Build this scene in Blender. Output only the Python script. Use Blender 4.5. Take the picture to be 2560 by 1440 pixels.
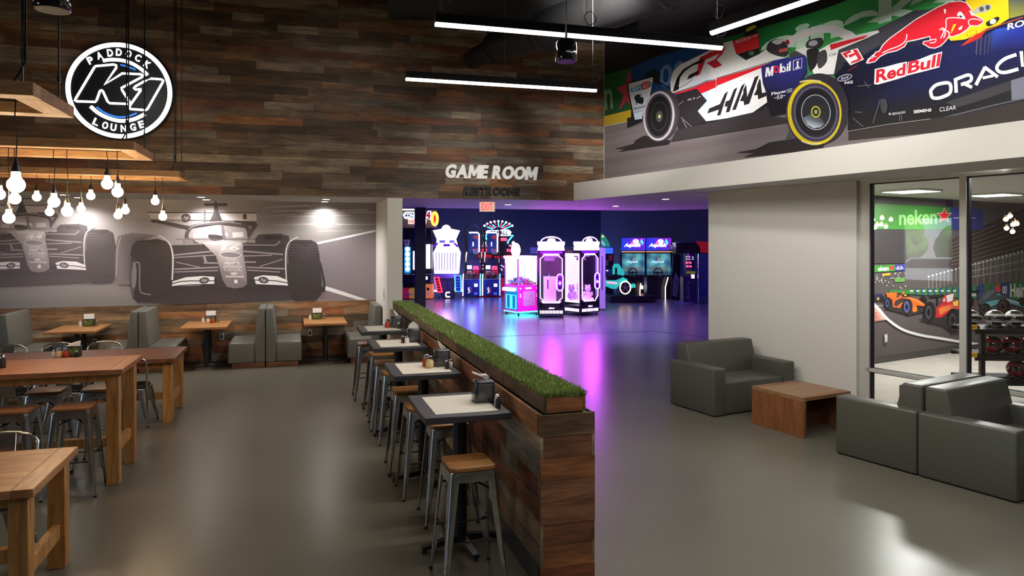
import bpy, bmesh, math, random
from math import sin, cos, pi, radians, atan2, hypot
from mathutils import Vector, Matrix

for o in list(bpy.data.objects):
    bpy.data.objects.remove(o)
SC = bpy.context.scene
COL = SC.collection

# ------------------------------------------------------------------ camera
F, HY, CAMH = 1800.0, 603.0, 2.2              # focal length and horizon row in a 2560 px wide frame, camera height
TH = atan2(1280 - 737, F)                      # heading, right of the room's long axis
cam_data = bpy.data.cameras.new('camera')
cam = bpy.data.objects.new('camera', cam_data)
COL.objects.link(cam)
cam.location = (0, 0, CAMH)
cam.rotation_euler = (pi / 2, 0, -TH)
cam_data.sensor_width = 36
cam_data.lens = F / 2560 * 36
cam_data.shift_y = -(720 - HY) / 2560
cam_data.clip_end = 300
SC.camera = cam

# ------------------------------------------------------------------ world, exposure
W = bpy.data.worlds.new('sky')
SC.world = W
W.use_nodes = True
_n = W.node_tree.nodes
_bg = _n['Background']
_sky = _n.new('ShaderNodeTexSky')
_sky.sky_type = 'HOSEK_WILKIE'
_sky.sun_direction = (0.3, 0.5, 0.8)
_sky.turbidity = 4
W.node_tree.links.new(_sky.outputs[0], _bg.inputs[0])
_bg.inputs[1].default_value = 30.0
SC.view_settings.view_transform = 'Standard'
SC.view_settings.look = 'None'
SC.view_settings.gamma = 1
SC.view_settings.use_curve_mapping = False
SC.view_settings.exposure = 0.0
SC.cycles.use_denoising = True
SC.cycles.max_bounces = 7
SC.cycles.diffuse_bounces = 4
SC.cycles.glossy_bounces = 3
SC.cycles.transmission_bounces = 4
SC.cycles.transparent_max_bounces = 10
SC.cycles.sample_clamp_indirect = 4
SC.cycles.caustics_reflective = False
SC.cycles.caustics_refractive = False


def lamp(name, kind, loc, energy, color=(1, 1, 1), **kw):
    d = bpy.data.lights.new(name, kind)
    d.energy = energy
    d.color = color
    for k, v in kw.items():
        if k not in ('rot',):
            setattr(d, k, v)
    o = bpy.data.objects.new(name, d)
    o.location = loc
    o.rotation_euler = kw.get('rot', (0, 0, 0))
    COL.objects.link(o)
    return o

# ------------------------------------------------------------------ the room's lights (LED battens, fittings built further down, and added unseen lamps)
YW_ = 12.55
ALPHA = radians(9.3)       # the mural wall's heading against the room axis
GAMMA = radians(14.0)      # the glazed white wall's heading
TUBE_Z = 4.1
#        x0    y0    x1    y1
TUBES = [(1.18, 6.27, 4.05, 6.23), (1.25, 8.49, 3.67, 8.45), (3.67, 5.81, 4.45, 2.55)]
UNSEEN_LAMPS = [(5.0, 1.2, 5.45, -1.2), (1.2, 3.2, 4.05, 3.2), (1.0, 0.2, 3.4, 0.2), (-4.4, 0.6, -1.6, 0.6), (-6.6, 6.6, -4.0, 6.6)]  # unseen lamps added beyond the frame, no fittings built
TW = [70, 54, 60]
for i, (x0, y0, x1, y1) in enumerate(TUBES + UNSEEN_LAMPS):
    L = hypot(x1 - x0, y1 - y0)
    pw = TW[i] if i < 3 else (40 if i < 5 else (26 if i < 6 else 8))
    lamp('batten_and_fill_light', 'AREA', ((x0 + x1) / 2, (y0 + y1) / 2, TUBE_Z - 0.012), pw, (1, 0.95, 0.88), shape='RECTANGLE', size=L * 0.98, size_y=0.05,
         rot=(0, 0, atan2(y1 - y0, x1 - x0)))


# unseen spots added to brighten the mural and wood wall; one lights the lettering
def aim(name, loc, tgt, e, ang, col=(1, .97, .92), blend=.9, size=.25):
    d = Vector(tgt) - Vector(loc)
    return lamp(name, 'SPOT', loc, e, col, spot_size=radians(ang), spot_blend=blend, shadow_soft_size=size, rot=d.to_track_quat('-Z', 'Y').to_euler())


aim('unseen_wall_spot', (2.9, 7.6, 5.4), (5.8, 10.6, 5.2), 1250, 68)
aim('unseen_wall_spot', (3.2, 3.6, 5.6), (6.4, 7.0, 5.35), 950, 76)
aim('unseen_wall_spot', (3.6, 1.6, 5.7), (6.8, 5.0, 5.2), 700, 80)
aim('unseen_wall_spot', (3.9, 6.6, 5.2), (6.1, 9.0, 5.5), 300, 80)
aim('unseen_wall_spot', (3.2, 9.2, 5.2), (3.0, YW_ + .0, 3.45), 190, 44)
aim('unseen_wall_spot', (0.9, 8.6, 5.0), (0.7, YW_, 3.35), 85, 80)
aim('unseen_wall_spot', (-2.6, 8.8, 4.9), (-2.4, YW_, 3.3), 30, 80)
# daylight outside the side window
lamp('sun', 'SUN', (0, 0, 20), 60, (1, .96, .9), angle=.01, rot=Vector((-.25, .6, -.75)).to_track_quat('-Z', 'Y').to_euler())


# ------------------------------------------------------------------ picture ray -> plane (used to lay out flat prints on their walls)
def ray(px):
    r = (px - 1280) / F
    return cos(TH) * r + sin(TH), -sin(TH) * r + cos(TH)


def at(px, py, Z):
    w = F * (CAMH - Z) / (py - HY)
    dx, dy = ray(px)
    return dx * w, dy * w


class Wall:
    """vertical plane through (x0, y0), running along (tx, ty), facing n"""
    def __init__(s, x0, y0, tx, ty):
        L = hypot(tx, ty)
        s.x0, s.y0, s.tx, s.ty = x0, y0, tx / L, ty / L
        s.nx, s.ny = s.ty, -s.tx          # to the right of travel
        if s.nx * (0 - x0) + s.ny * (0 - y0) < 0:
            s.nx, s.ny = -s.nx, -s.ny     # face the camera side

    def uz(s, px, py):
        dx, dy = ray(px)
        # x0 + tx*u = dx*w ; y0 + ty*u = dy*w
        det = s.tx * (-dy) + dx * s.ty
        u = (-s.x0 * (-dy) + (-dx) * s.y0) / det
        w = (s.x0 + s.tx * u) / dx if abs(dx) > abs(dy) else (s.y0 + s.ty * u) / dy
        return u, CAMH - (py - HY) * w / F

    def p(s, u, z, d=0.0):
        return (s.x0 + s.tx * u + s.nx * d, s.y0 + s.ty * u + s.ny * d, z)

    def px(s, px, py, d=0.0):
        u, z = s.uz(px, py)
        return s.p(u, z, d)


# ------------------------------------------------------------------ mesh builder
class MB:
    def __init__(s):
        s.v, s.f, s.m, s.c = [], [], [], []

    def add(s, vs, fs, mi=0, M=None, col=None):
        b = len(s.v)
        if M is not None:
            vs = [tuple(M @ Vector(v)) for v in vs]
        s.v += [tuple(v) for v in vs]
        for f in fs:
            s.f.append(tuple(i + b for i in f))
            s.m.append(mi)
            s.c.append(col)
        return s

    def bm(s, bm, mi=0, M=None, col=None):
        bm.verts.index_update()
        vs = [v.co.copy() for v in bm.verts]
        fs = [[v.index for v in f.verts] for f in bm.faces]
        bm.free()
        return s.add(vs, fs, mi, M, col)

    def box(s, x0, x1, y0, y1, z0, z1, mi=0, M=None, col=None):
        vs = [(x0, y0, z0), (x1, y0, z0), (x1, y1, z0), (x0, y1, z0), (x0, y0, z1), (x1, y0, z1), (x1, y1, z1), (x0, y1, z1)]
        fs = [(3, 2, 1, 0), (4, 5, 6, 7), (0, 1, 5, 4), (1, 2, 6, 5), (2, 3, 7, 6), (3, 0, 4, 7)]
        return s.add(vs, fs, mi, M, col)

    def rbox(s, x0, x1, y0, y1, z0, z1, r=0.01, seg=2, mi=0, M=None, col=None, taper=None):
        """box with rounded edges; taper = (dx0, dx1, dy0, dy1) moves the top edges"""
        bm = bmesh.new()
        bmesh.ops.create_cube(bm, size=1)
        t = taper or (0, 0, 0, 0)
        for v in bm.verts:
            top = v.co.z > 0
            v.co = Vector(((x1 + (t[1] if top else 0)) if v.co.x > 0 else (x0 + (t[0] if top else 0)),
                           (y1 + (t[3] if top else 0)) if v.co.y > 0 else (y0 + (t[2] if top else 0)), z1 if top else z0))
        bmesh.ops.bevel(bm, geom=list(bm.edges), offset=r, segments=seg, profile=0.5, affect='EDGES', clamp_overlap=True)
        return s.bm(bm, mi, M, col)

    def tube(s, pts, r, n=8, mi=0, M=None, cap=True, closed=False):
        pts = [Vector(p) for p in pts]
        rs = r if isinstance(r, (list, tuple)) else [r] * len(pts)
        rings = []
        up = None
        k = len(pts)
        for i, p in enumerate(pts):
            if closed:
                d = (pts[(i + 1) % k] - pts[i - 1])
            else:
                d = (pts[min(i + 1, k - 1)] - pts[max(i - 1, 0)])
            d.normalize()
            if up is None:
                up = Vector((0, 0, 1)) if abs(d.z) < 0.9 else Vector((1, 0, 0))
            a = d.cross(up)
            if a.length < 1e-5:
                a = d.cross(Vector((0, 1, 0)))
            a.normalize()
            b = a.cross(d).normalized()
            up = b
            rings.append([p + (a * cos(2 * pi * j / n) + b * sin(2 * pi * j / n)) * rs[i] for j in range(n)])
        vs = [q for R_ in rings for q in R_]
        fs = []
        for i in range(k if closed else k - 1):
            i2 = (i + 1) % k
            for j in range(n):
                fs.append((i * n + j, i * n + (j + 1) % n, i2 * n + (j + 1) % n, i2 * n + j))
        if cap and not closed:
            fs.append(tuple(range(n - 1, -1, -1)))
            fs.append(tuple((k - 1) * n + j for j in range(n)))
        return s.add(vs, fs, mi, M)

    def lathe(s, prof, n=16, mi=0, M=None, c=(0, 0, 0)):
        """prof: list of (r, z) from bottom to top"""
        vs, fs = [], []
        for (r, z) in prof:
            for j in range(n):
                vs.append((c[0] + r * cos(2 * pi * j / n), c[1] + r * sin(2 * pi * j / n), c[2] + z))
        for i in range(len(prof) - 1):
            for j in range(n):
                fs.append((i * n + j, i * n + (j + 1) % n, (i + 1) * n + (j + 1) % n, (i + 1) * n + j))
        fs.append(tuple(range(n - 1, -1, -1)))
        fs.append(tuple((len(prof) - 1) * n + j for j in range(n)))
        return s.add(vs, fs, mi, M)

    def prism(s, poly, h0, h1, axis='y', mi=0, M=None, col=None):
        """poly: 2-D outline (counter-clockwise), extruded along axis"""
        k = len(poly)

        def P(a, b, h):
            return (a, h, b) if axis == 'y' else ((h, a, b) if axis == 'x' else (a, b, h))
        vs = [P(a, b, h0) for a, b in poly] + [P(a, b, h1) for a, b in poly]
        fs = [tuple(range(k)), tuple(range(2 * k - 1, k - 1, -1))]
        for i in range(k):
            j = (i + 1) % k
            fs.append((j, i, i + k, j + k))
        return s.add(vs, fs, mi, M, col)

    def sphere(s, c, r, n=12, m=8, mi=0, M=None, sq=(1, 1, 1)):
        prof = [(max(1e-4, r * sin(pi * i / m)), -r * cos(pi * i / m)) for i in range(m + 1)]
        T = Matrix.Translation(c) @ Matrix.Diagonal((sq[0], sq[1], sq[2], 1))
        return s.lathe(prof, n, mi, (M @ T) if M is not None else T)

    def build(s, name, mats, parent=None, smooth=True, ang=40, attr=False, loc=None, rot=None):
        me = bpy.data.meshes.new(name)
        me.from_pydata(s.v, [], s.f)
        mats = mats if isinstance(mats, (list, tuple)) else [mats]
        for m in mats:
            me.materials.append(m)
        me.polygons.foreach_set('material_index', [min(i, len(mats) - 1) for i in s.m])
        bm = bmesh.new()
        bm.from_mesh(me)
        if attr != 'flat':
            bmesh.ops.recalc_face_normals(bm, faces=bm.faces)
        bm.to_mesh(me)
        bm.free()
        if attr:
            ca = me.color_attributes.new('col', 'FLOAT_COLOR', 'CORNER')
            buf = []
            for p in me.polygons:
                c = s.c[p.index] or (0.5, 0.5, 0.5)
                if isinstance(c[0], (tuple, list)):      # one colour per corner, keyed by vertex order
                    order = {vi: k for k, vi in enumerate(s.f[p.index])}
                    for li in p.loop_indices:
                        q = c[order[me.loops[li].vertex_index]]
                        buf += [q[0], q[1], q[2], 1]
                else:
                    for li in p.loop_indices:
                        buf += [c[0], c[1], c[2], 1]
            ca.data.foreach_set('color', buf)
        if smooth:
            me.polygons.foreach_set('use_smooth', [True] * len(me.polygons))
            me.set_sharp_from_angle(angle=radians(ang))
        me.update()
        o = bpy.data.objects.new(name, me)
        COL.objects.link(o)
        if parent is not None:
            o.parent = parent
        if loc is not None:
            o.location = loc
        if rot is not None:
            o.rotation_euler = rot
        return o


def tag(o, label, cat, group=None, kind=None):
    o['label'] = label
    o['category'] = cat
    if group:
        o['group'] = group
    if kind:
        o['kind'] = kind
    return o


def thing(name, label, cat, loc=(0, 0, 0), rz=0.0, group=None):
    o = bpy.data.objects.new(name, None)
    o.empty_display_size = 0.1
    COL.objects.link(o)
    o.location = loc
    o.rotation_euler = (0, 0, rz)
    return tag(o, label, cat, group)


def struct(o):
    o['kind'] = 'structure'
    return o


def kids(o):
    return [c for c in bpy.data.objects if c.parent == o]


def dup(root, loc, rz=None, label=None, group=None):
    r = root.copy()
    COL.objects.link(r)
    r.location = loc
    if rz is not None:
        r.rotation_euler = (0, 0, rz)
    if label:
        r['label'] = label
    if group:
        r['group'] = group
    for ch in kids(root):
        c = ch.copy()
        COL.objects.link(c)
        c.parent = r
        for g in kids(ch):
            d = g.copy()
            COL.objects.link(d)
            d.parent = c
    return r


# ------------------------------------------------------------------ colours and materials
def S(r, g, b):
    f = lambda c: (c / 255 / 12.92) if c / 255 <= 0.04045 else ((c / 255 + 0.055) / 1.055) ** 2.4
    return (f(r), f(g), f(b))


def rgba(c):
    return (c[0], c[1], c[2], 1)


def mat(name, base=(0.5, 0.5, 0.5), rough=0.5, metal=0.0, emit=None, es=0.0, noise=0.0, nscale=20, bump=0.0, spec=0.5, coat=0.0, alpha=None):
    m = bpy.data.materials.new(name)
    m.use_nodes = True
    nt = m.node_tree
    b = nt.nodes['Principled BSDF']
    b.inputs['Base Color'].default_value = rgba(base)
    b.inputs['Roughness'].default_value = rough
    b.inputs['Metallic'].default_value = metal
    b.inputs['Specular IOR Level'].default_value = spec
    b.inputs['Coat Weight'].default_value = coat
    if emit is not None:
        b.inputs['Emission Color'].default_value = rgba(emit)
        b.inputs['Emission Strength'].default_value = es
    if noise or bump:
        tc = nt.nodes.new('ShaderNodeTexCoord')
        no = nt.nodes.new('ShaderNodeTexNoise')
        no.inputs['Scale'].default_value = nscale
        no.inputs['Detail'].default_value = 5
        nt.links.new(tc.outputs['Object'], no.inputs['Vector'])
        if noise:
            mx = nt.nodes.new('ShaderNodeMix')
            mx.data_type = 'RGBA'
            mx.blend_type = 'MULTIPLY'
            mx.inputs['Factor'].default_value = 1
            mx.inputs['A'].default_value = rgba(base)
            rp = nt.nodes.new('ShaderNodeMapRange')
            rp.inputs['From Min'].default_value = 0.3
            rp.inputs['From Max'].default_value = 0.7
            rp.inputs['To Min'].default_value = 1 - noise
            rp.inputs['To Max'].default_value = 1 + noise
            nt.links.new(no.outputs['Fac'], rp.inputs['Value'])
            nt.links.new(rp.outputs[0], mx.inputs['B'])
            nt.links.new(mx.outputs['Result'], b.inputs['Base Color'])
        if bump:
            bp = nt.nodes.new('ShaderNodeBump')
            bp.inputs['Strength'].default_value = bump
            bp.inputs['Distance'].default_value = 0.01
            nt.links.new(no.outputs['Fac'], bp.inputs['Height'])
            nt.links.new(bp.outputs[0], b.inputs['Normal'])
    return m


def emis(name, col, es, base=None):
    return mat(name, base or tuple(c * 0.6 for c in col), 0.4, emit=col, es=es)


def wood_mat(name, c1, c2, axis='x', scale=1.0, rough=0.45, bump=0.05, attr=False, stretch=14.0):
    """long streaky grain along one axis of the object; attr multiplies a per-board colour"""
    m = bpy.data.materials.new(name)
    m.use_nodes = True
    nt = m.node_tree
    N, Lk = nt.nodes, nt.links
    b = N['Principled BSDF']
    b.inputs['Roughness'].default_value = rough
    tc = N.new('ShaderNodeTexCoord')
    mp = N.new('ShaderNodeMapping')
    k = stretch * scale
    sc_ = {'x': (k / 9, k, k), 'y': (k, k / 9, k), 'z': (k, k, k / 9)}[axis]
    mp.inputs['Scale'].default_value = sc_
    Lk.new(tc.outputs['Object'], mp.inputs['Vector'])
    n1 = N.new('ShaderNodeTexNoise')
    n1.inputs['Scale'].default_value = 1.0
    n1.inputs['Detail'].default_value = 7
    n1.inputs['Roughness'].default_value = 0.65
    n1.inputs['Distortion'].default_value = 0.6
    Lk.new(mp.outputs[0], n1.inputs['Vector'])
    mp2 = N.new('ShaderNodeMapping')
    mp2.inputs['Scale'].default_value = tuple(4.5 * q for q in sc_)
    Lk.new(tc.outputs['Object'], mp2.inputs['Vector'])
    n2 = N.new('ShaderNodeTexNoise')
    n2.inputs['Scale'].default_value = 1.0
    n2.inputs['Detail'].default_value = 4
    Lk.new(mp2.outputs[0], n2.inputs['Vector'])
    ad = N.new('ShaderNodeMath')
    ad.operation = 'MULTIPLY_ADD'
    ad.inputs[1].default_value = 0.45
    Lk.new(n2.outputs['Fac'], ad.inputs[0])
    ml = N.new('ShaderNodeMath')
    ml.operation = 'MULTIPLY'
    ml.inputs[1].default_value = 0.62
    Lk.new(n1.outputs['Fac'], ml.inputs[0])
    Lk.new(ml.outputs[0], ad.inputs[2])
    cr = N.new('ShaderNodeValToRGB')
    cr.color_ramp.elements[0].position = 0.36
    cr.color_ramp.elements[0].color = rgba(c1)
    cr.color_ramp.elements[1].position = 0.68
    cr.color_ramp.elements[1].color = rgba(c2)
    Lk.new(ad.outputs[0], cr.inputs[0])
    out = cr.outputs[0]
    if attr:
        at_ = N.new('ShaderNodeAttribute')
        at_.attribute_name = 'col'
        mx = N.new('ShaderNodeMix')
        mx.data_type = 'RGBA'
        mx.blend_type = 'MULTIPLY'
        mx.inputs['Factor'].default_value = 1
        Lk.new(at_.outputs['Color'], mx.inputs['A'])
        Lk.new(out, mx.inputs['B'])
        out = mx.outputs['Result']
        n3 = N.new('ShaderNodeTexNoise')          # weathering patches
        n3.inputs['Scale'].default_value = 3.2
        n3.inputs['Detail'].default_value = 5
        mp3 = N.new('ShaderNodeMapping')
        mp3.inputs['Scale'].default_value = {'x': (.5, 1, 2.4), 'y': (1, .5, 2.4), 'z': (1, 1, .6)}[axis]
        Lk.new(tc.outputs['Object'], mp3.inputs['Vector'])
        Lk.new(mp3.outputs[0], n3.inputs['Vector'])
        r3 = N.new('ShaderNodeMapRange')
        r3.inputs['From Min'].default_value = 0.34
        r3.inputs['From Max'].default_value = 0.66
        r3.inputs['To Min'].default_value = 0.5
        r3.inputs['To Max'].default_value = 1.2
        Lk.new(n3.outputs['Fac'], r3.inputs['Value'])
        vo = N.new('ShaderNodeTexVoronoi')        # knots
        vo.inputs['Scale'].default_value = 2.6
        Lk.new(mp3.outputs[0], vo.inputs['Vector'])
        rk_ = N.new('ShaderNodeMapRange')
        rk_.inputs['From Min'].default_value = 0.02
        rk_.inputs['From Max'].default_value = 0.07
        rk_.inputs['To Min'].default_value = 0.25
        rk_.inputs['To Max'].default_value = 1.0
        Lk.new(vo.outputs['Distance'], rk_.inputs['Value'])
        mk = N.new('ShaderNodeMath')
        mk.operation = 'MULTIPLY'
        Lk.new(r3.outputs[0], mk.inputs[0])
        Lk.new(rk_.outputs[0], mk.inputs[1])
        m3_ = N.new('ShaderNodeMix')
        m3_.data_type = 'RGBA'
        m3_.blend_type = 'MULTIPLY'
        m3_.inputs['Factor'].default_value = 1
        Lk.new(out, m3_.inputs['A'])
        Lk.new(mk.outputs[0], m3_.inputs['B'])
        out = m3_.outputs['Result']
    Lk.new(out, b.inputs['Base Color'])
    if bump:
        bp = N.new('ShaderNodeBump')
        bp.inputs['Strength'].default_value = bump * 4
        bp.inputs['Distance'].default_value = 0.004
        Lk.new(ad.outputs[0], bp.inputs['Height'])
        Lk.new(bp.outputs[0], b.inputs['Normal'])
    return m


def print_mat(name, rough=0.45, emit=0.0, noise=0.0, nsc=(3, 3, 40)):
    """printed vinyl / backlit print: colour carried by the print's own colour attribute"""
    m = bpy.data.materials.new(name)
    m.use_nodes = True
    nt = m.node_tree
    b = nt.nodes['Principled BSDF']
    a = nt.nodes.new('ShaderNodeAttribute')
    a.attribute_name = 'col'
    src = a.outputs['Color']
    nt.links.new(src, b.inputs['Base Color'])
    b.inputs['Roughness'].default_value = rough
    if emit:
        nt.links.new(src, b.inputs['Emission Color'])
        b.inputs['Emission Strength'].default_value = emit
    return m


# ------------------------------------------------------------------ lettering
def text_polys(body, bold=0.0, spacing=1.0, shear=0.0):
    """outline of a line of text as a triangulated flat mesh, normalised to x 0..1, y 0..1"""
    cu = bpy.data.curves.new('lettering', 'FONT')
    cu.body = body
    cu.size = 1
    cu.offset = bold
    cu.space_character = spacing
    cu.shear = shear
    cu.fill_mode = 'FRONT'
    cu.resolution_u = 4
    o = bpy.data.objects.new('lettering', cu)
    COL.objects.link(o)
    dg = bpy.context.evaluated_depsgraph_get()
    dg.update()
    e = o.evaluated_get(dg)
    me = e.to_mesh()
    vs = [(v.co.x, v.co.y) for v in me.vertices]
    fs = [tuple(p.vertices) for p in me.polygons]
    e.to_mesh_clear()
    bpy.data.objects.remove(o)
    bpy.data.curves.remove(cu)
    xs = [v[0] for v in vs]
    ys = [v[1] for v in vs]
    x0, x1, y0, y1 = min(xs), max(xs), min(ys), max(ys)
    return [((x - x0) / (x1 - x0), (y - y0) / (y1 - y0)) for x, y in vs], fs, (x1 - x0) / (y1 - y0)


def solid_text(mb, body, M, w, h, depth, mi=0, bold=0.0, shear=0.0, spacing=1.0):
    """raised letters: x 0..w, z 0..h, from y = 0 back to y = -depth (towards the viewer)"""
    vs, fs, _ = text_polys(body, bold, spacing, shear)
    n = len(vs)
    front = [(x * w, -depth, y * h) for x, y in vs]
    back = [(x * w, 0.0, y * h) for x, y in vs]
    ed = {}
    for f in fs:
        for i in range(len(f)):
            a, b = f[i], f[(i + 1) % len(f)]
            ed.setdefault((min(a, b), max(a, b)), []).append((a, b))
    sides = [(b, a, a + n, b + n) for k, l in ed.items() if len(l) == 1 for a, b in l]
    mb.add(front + back, list(fs) + sides, mi, M)
    return mb
# ================================================================== materials
WHITE = mat('white_paint', S(226, 224, 216), 0.6)
WHITE2 = mat('soffit_paint', S(222, 221, 216), 0.65)
DARK = mat('dark_roof_deck', S(20, 20, 20), 0.8)
DUCTM = mat('dark_duct_paint', S(23, 23, 24), 0.6, noise=0.12, nscale=4)
NAVY = mat('navy_wall_paint', S(52, 54, 112), 0.55)
BLACK = mat('black_powder_coat', S(28, 28, 30), 0.4)
BLACKP = mat('black_plastic', S(20, 20, 22), 0.35)
SATIN = mat('aluminium_frame', S(205, 205, 200), 0.4, metal=0.15)
GASKET = mat('black_gasket', S(22, 20, 34), 0.5)
STEEL = mat('galvanised_steel', S(196, 198, 194), 0.24, metal=1.0, noise=0.16, nscale=14)
STEELD = mat('dark_steel', S(70, 72, 72), 0.35, metal=0.9)
CHROME = mat('chrome', S(225, 225, 225), 0.12, metal=1.0)
VINYL = mat('grey_vinyl', S(80, 80, 74), 0.38, bump=0.05, nscale=220)
VINYLB = mat('grey_booth_vinyl', S(104, 104, 98), 0.4, bump=0.04, nscale=220)
CREAM = mat('cream_laminate', S(222, 214, 200), 0.35)
CHAR = mat('charcoal_laminate', S(60, 60, 64), 0.4, noise=0.08, nscale=30)
PLANK = wood_mat('reclaimed_plank', (0.42, 0.40, 0.38), (1.25, 1.2, 1.15), 'x', 0.9, 0.6, 0.08, attr=True)
PLANKY = wood_mat('reclaimed_plank_side', (0.42, 0.40, 0.38), (1.25, 1.2, 1.15), 'y', 0.9, 0.6, 0.08, attr=True)
TABLEW = wood_mat('table_oak', S(140, 90, 54), S(202, 146, 98), 'x', 0.8, 0.32, 0.02)
TABLEB = wood_mat('table_wood_reddish', S(134, 82, 54), S(188, 128, 90), 'x', 0.8, 0.3, 0.02)
TABLEC = wood_mat('table_wood_dark', S(92, 60, 46), S(138, 92, 70), 'x', 0.8, 0.3, 0.02)
TABLEWY = wood_mat('leg_oak', S(138, 94, 48), S(200, 144, 82), 'z', 0.8, 0.4, 0.02)
SEATW = wood_mat('seat_wood', S(116, 78, 36), S(164, 112, 56), 'x', 1.6, 0.38, 0.02)
SEATD = wood_mat('seat_wood_dark', S(104, 68, 42), S(150, 100, 62), 'x', 1.6, 0.38, 0.02)
COFFEE = wood_mat('coffee_table_wood', S(114, 82, 54), S(166, 124, 84), 'x', 1.0, 0.35, 0.02)
COFFEEZ = wood_mat('coffee_table_side', S(100, 60, 34), S(146, 94, 58), 'z', 1.0, 0.4, 0.02)
FRAMEW = wood_mat('pendant_wood', S(146, 108, 74), S(206, 162, 114), 'x', 1.2, 0.5, 0.03)
BOOTHT = wood_mat('booth_table_wood', S(142, 94, 52), S(192, 138, 86), 'x', 1.1, 0.28, 0.02)
PRINT = print_mat('printed_vinyl', 0.42)
PRINTB = print_mat('backlit_print', 0.3, emit=1.6)
CONC = mat('polished_concrete', S(176, 170, 160), 0.35, noise=0.1, nscale=2.5)

# floor: resin floor, faint mottling, satin
FLOOR = bpy.data.materials.new('resin_floor')
FLOOR.use_nodes = True
nt = FLOOR.node_tree
b = nt.nodes['Principled BSDF']
tc = nt.nodes.new('ShaderNodeTexCoord')
n1 = nt.nodes.new('ShaderNodeTexNoise')
n1.inputs['Scale'].default_value = 0.7
n1.inputs['Detail'].default_value = 6
n2 = nt.nodes.new('ShaderNodeTexNoise')
n2.inputs['Scale'].default_value = 160
n2.inputs['Detail'].default_value = 2
nt.links.new(tc.outputs['Object'], n1.inputs['Vector'])
nt.links.new(tc.outputs['Object'], n2.inputs['Vector'])
cr = nt.nodes.new('ShaderNodeValToRGB')
cr.color_ramp.elements[0].position = 0.3
cr.color_ramp.elements[0].color = rgba(S(92, 89, 79))
cr.color_ramp.elements[1].position = 0.7
cr.color_ramp.elements[1].color = rgba(S(103, 100, 89))
nt.links.new(n1.outputs['Fac'], cr.inputs[0])
nt.links.new(cr.outputs[0], b.inputs['Base Color'])
mr = nt.nodes.new('ShaderNodeMapRange')
mr.inputs['To Min'].default_value = 0.27
mr.inputs['To Max'].default_value = 0.29
nt.links.new(n1.outputs['Fac'], mr.inputs['Value'])
nt.links.new(mr.outputs[0], b.inputs['Roughness'])
bp = nt.nodes.new('ShaderNodeBump')
bp.inputs['Strength'].default_value = 0.05
bp.inputs['Distance'].default_value = 0.002
nt.links.new(n2.outputs['Fac'], bp.inputs['Height'])
nt.links.new(bp.outputs[0], b.inputs['Normal'])

# ================================================================== plank cladding
RND = random.Random(11)
BROWNS = [S(128, 104, 80), S(112, 90, 70), S(144, 118, 92), S(96, 78, 62), S(134, 120, 102), S(120, 106, 90), S(152, 136, 114), S(104, 92, 78),
          S(138, 104, 74), S(116, 92, 70), S(92, 76, 60), S(130, 110, 88), S(84, 70, 58)]
RUSTS = [S(148, 100, 66), S(128, 84, 60), S(152, 110, 74), S(124, 88, 66)]
GREYS = [S(150, 142, 128), S(138, 130, 118), S(124, 118, 108), S(162, 152, 136)]


def planks(mb, plane, u0, u1, z0, z1, row=0.128, d0=0.0, lmin=0.45, lmax=1.6, rust=0.16, grey=0.2, redmix=0.0, rnd=RND, thick=0.018, gain=1.0):
    """staggered boards on a vertical plane; plane(u, z, d) -> xyz"""
    n = max(1, round((z1 - z0) / row))
    h = (z1 - z0) / n
    for k in range(n):
        u = u0 - rnd.uniform(0, lmax * 0.7)
        za, zb = z0 + k * h + 0.0012, z0 + (k + 1) * h - 0.0012
        while u < u1:
            L = rnd.uniform(lmin, lmax)
            a, c = max(u, u0) + 0.001, min(u + L, u1) - 0.001
            u += L
            if c - a < 0.02:
                continue
            q = rnd.random()
            if q < redmix:
                col = rnd.choice([S(118, 66, 50), S(106, 60, 46), S(132, 78, 58)])
            elif q < redmix + rust:
                col = rnd.choice(RUSTS)
            elif q < redmix + rust + grey:
                col = rnd.choice(GREYS)
            else:
                col = rnd.choice(BROWNS)
            f = rnd.uniform(0.7, 1.12) * gain
            col = (col[0] * f * .98, col[1] * f * .9, col[2] * f * .8)
            d = d0 + thick + rnd.uniform(-0.004, 0.003)
            P = [plane(a, za, d), plane(c, za, d), plane(c, zb, d), plane(a, zb, d)]
            Q = [plane(a, za, d0), plane(c, za, d0), plane(c, zb, d0), plane(a, zb, d0)]
            mb.add(P + Q, [(0, 1, 2, 3), (1, 0, 4, 5), (2, 1, 5, 6), (3, 2, 6, 7), (0, 3, 7, 4)], 0, None, col)
    return mb


# ================================================================== the setting
YW, YM, ZS = 12.55, 14.35, 2.955      # wood wall, niche back wall, soffit height
CEIL = 6.7
bdx, bdy = sin(ALPHA), -cos(ALPHA)    # mural wall direction, towards the viewer
gdx, gdy = sin(GAMMA), -cos(GAMMA)    # glazed wall direction
B0 = (4.98, YW)                       # bulkhead face start
M0 = (5.597, YW)                      # printed wall start
G0 = (6.078, 9.71)                     # glazed wall, far end
MW = Wall(M0[0], M0[1], bdx, bdy)
BW = Wall(B0[0], B0[1], bdx, bdy)
GW = Wall(G0[0], G0[1], gdx, gdy)
WW = Wall(-9.5, YW, 1, 0)
NW = Wall(-9.5, YM, 1, 0)

mb = MB()
mb.box(-9.6, 19, -6.1, 31, -0.12, 0.0)
struct(mb.build('floor', FLOOR, smooth=False))

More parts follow.
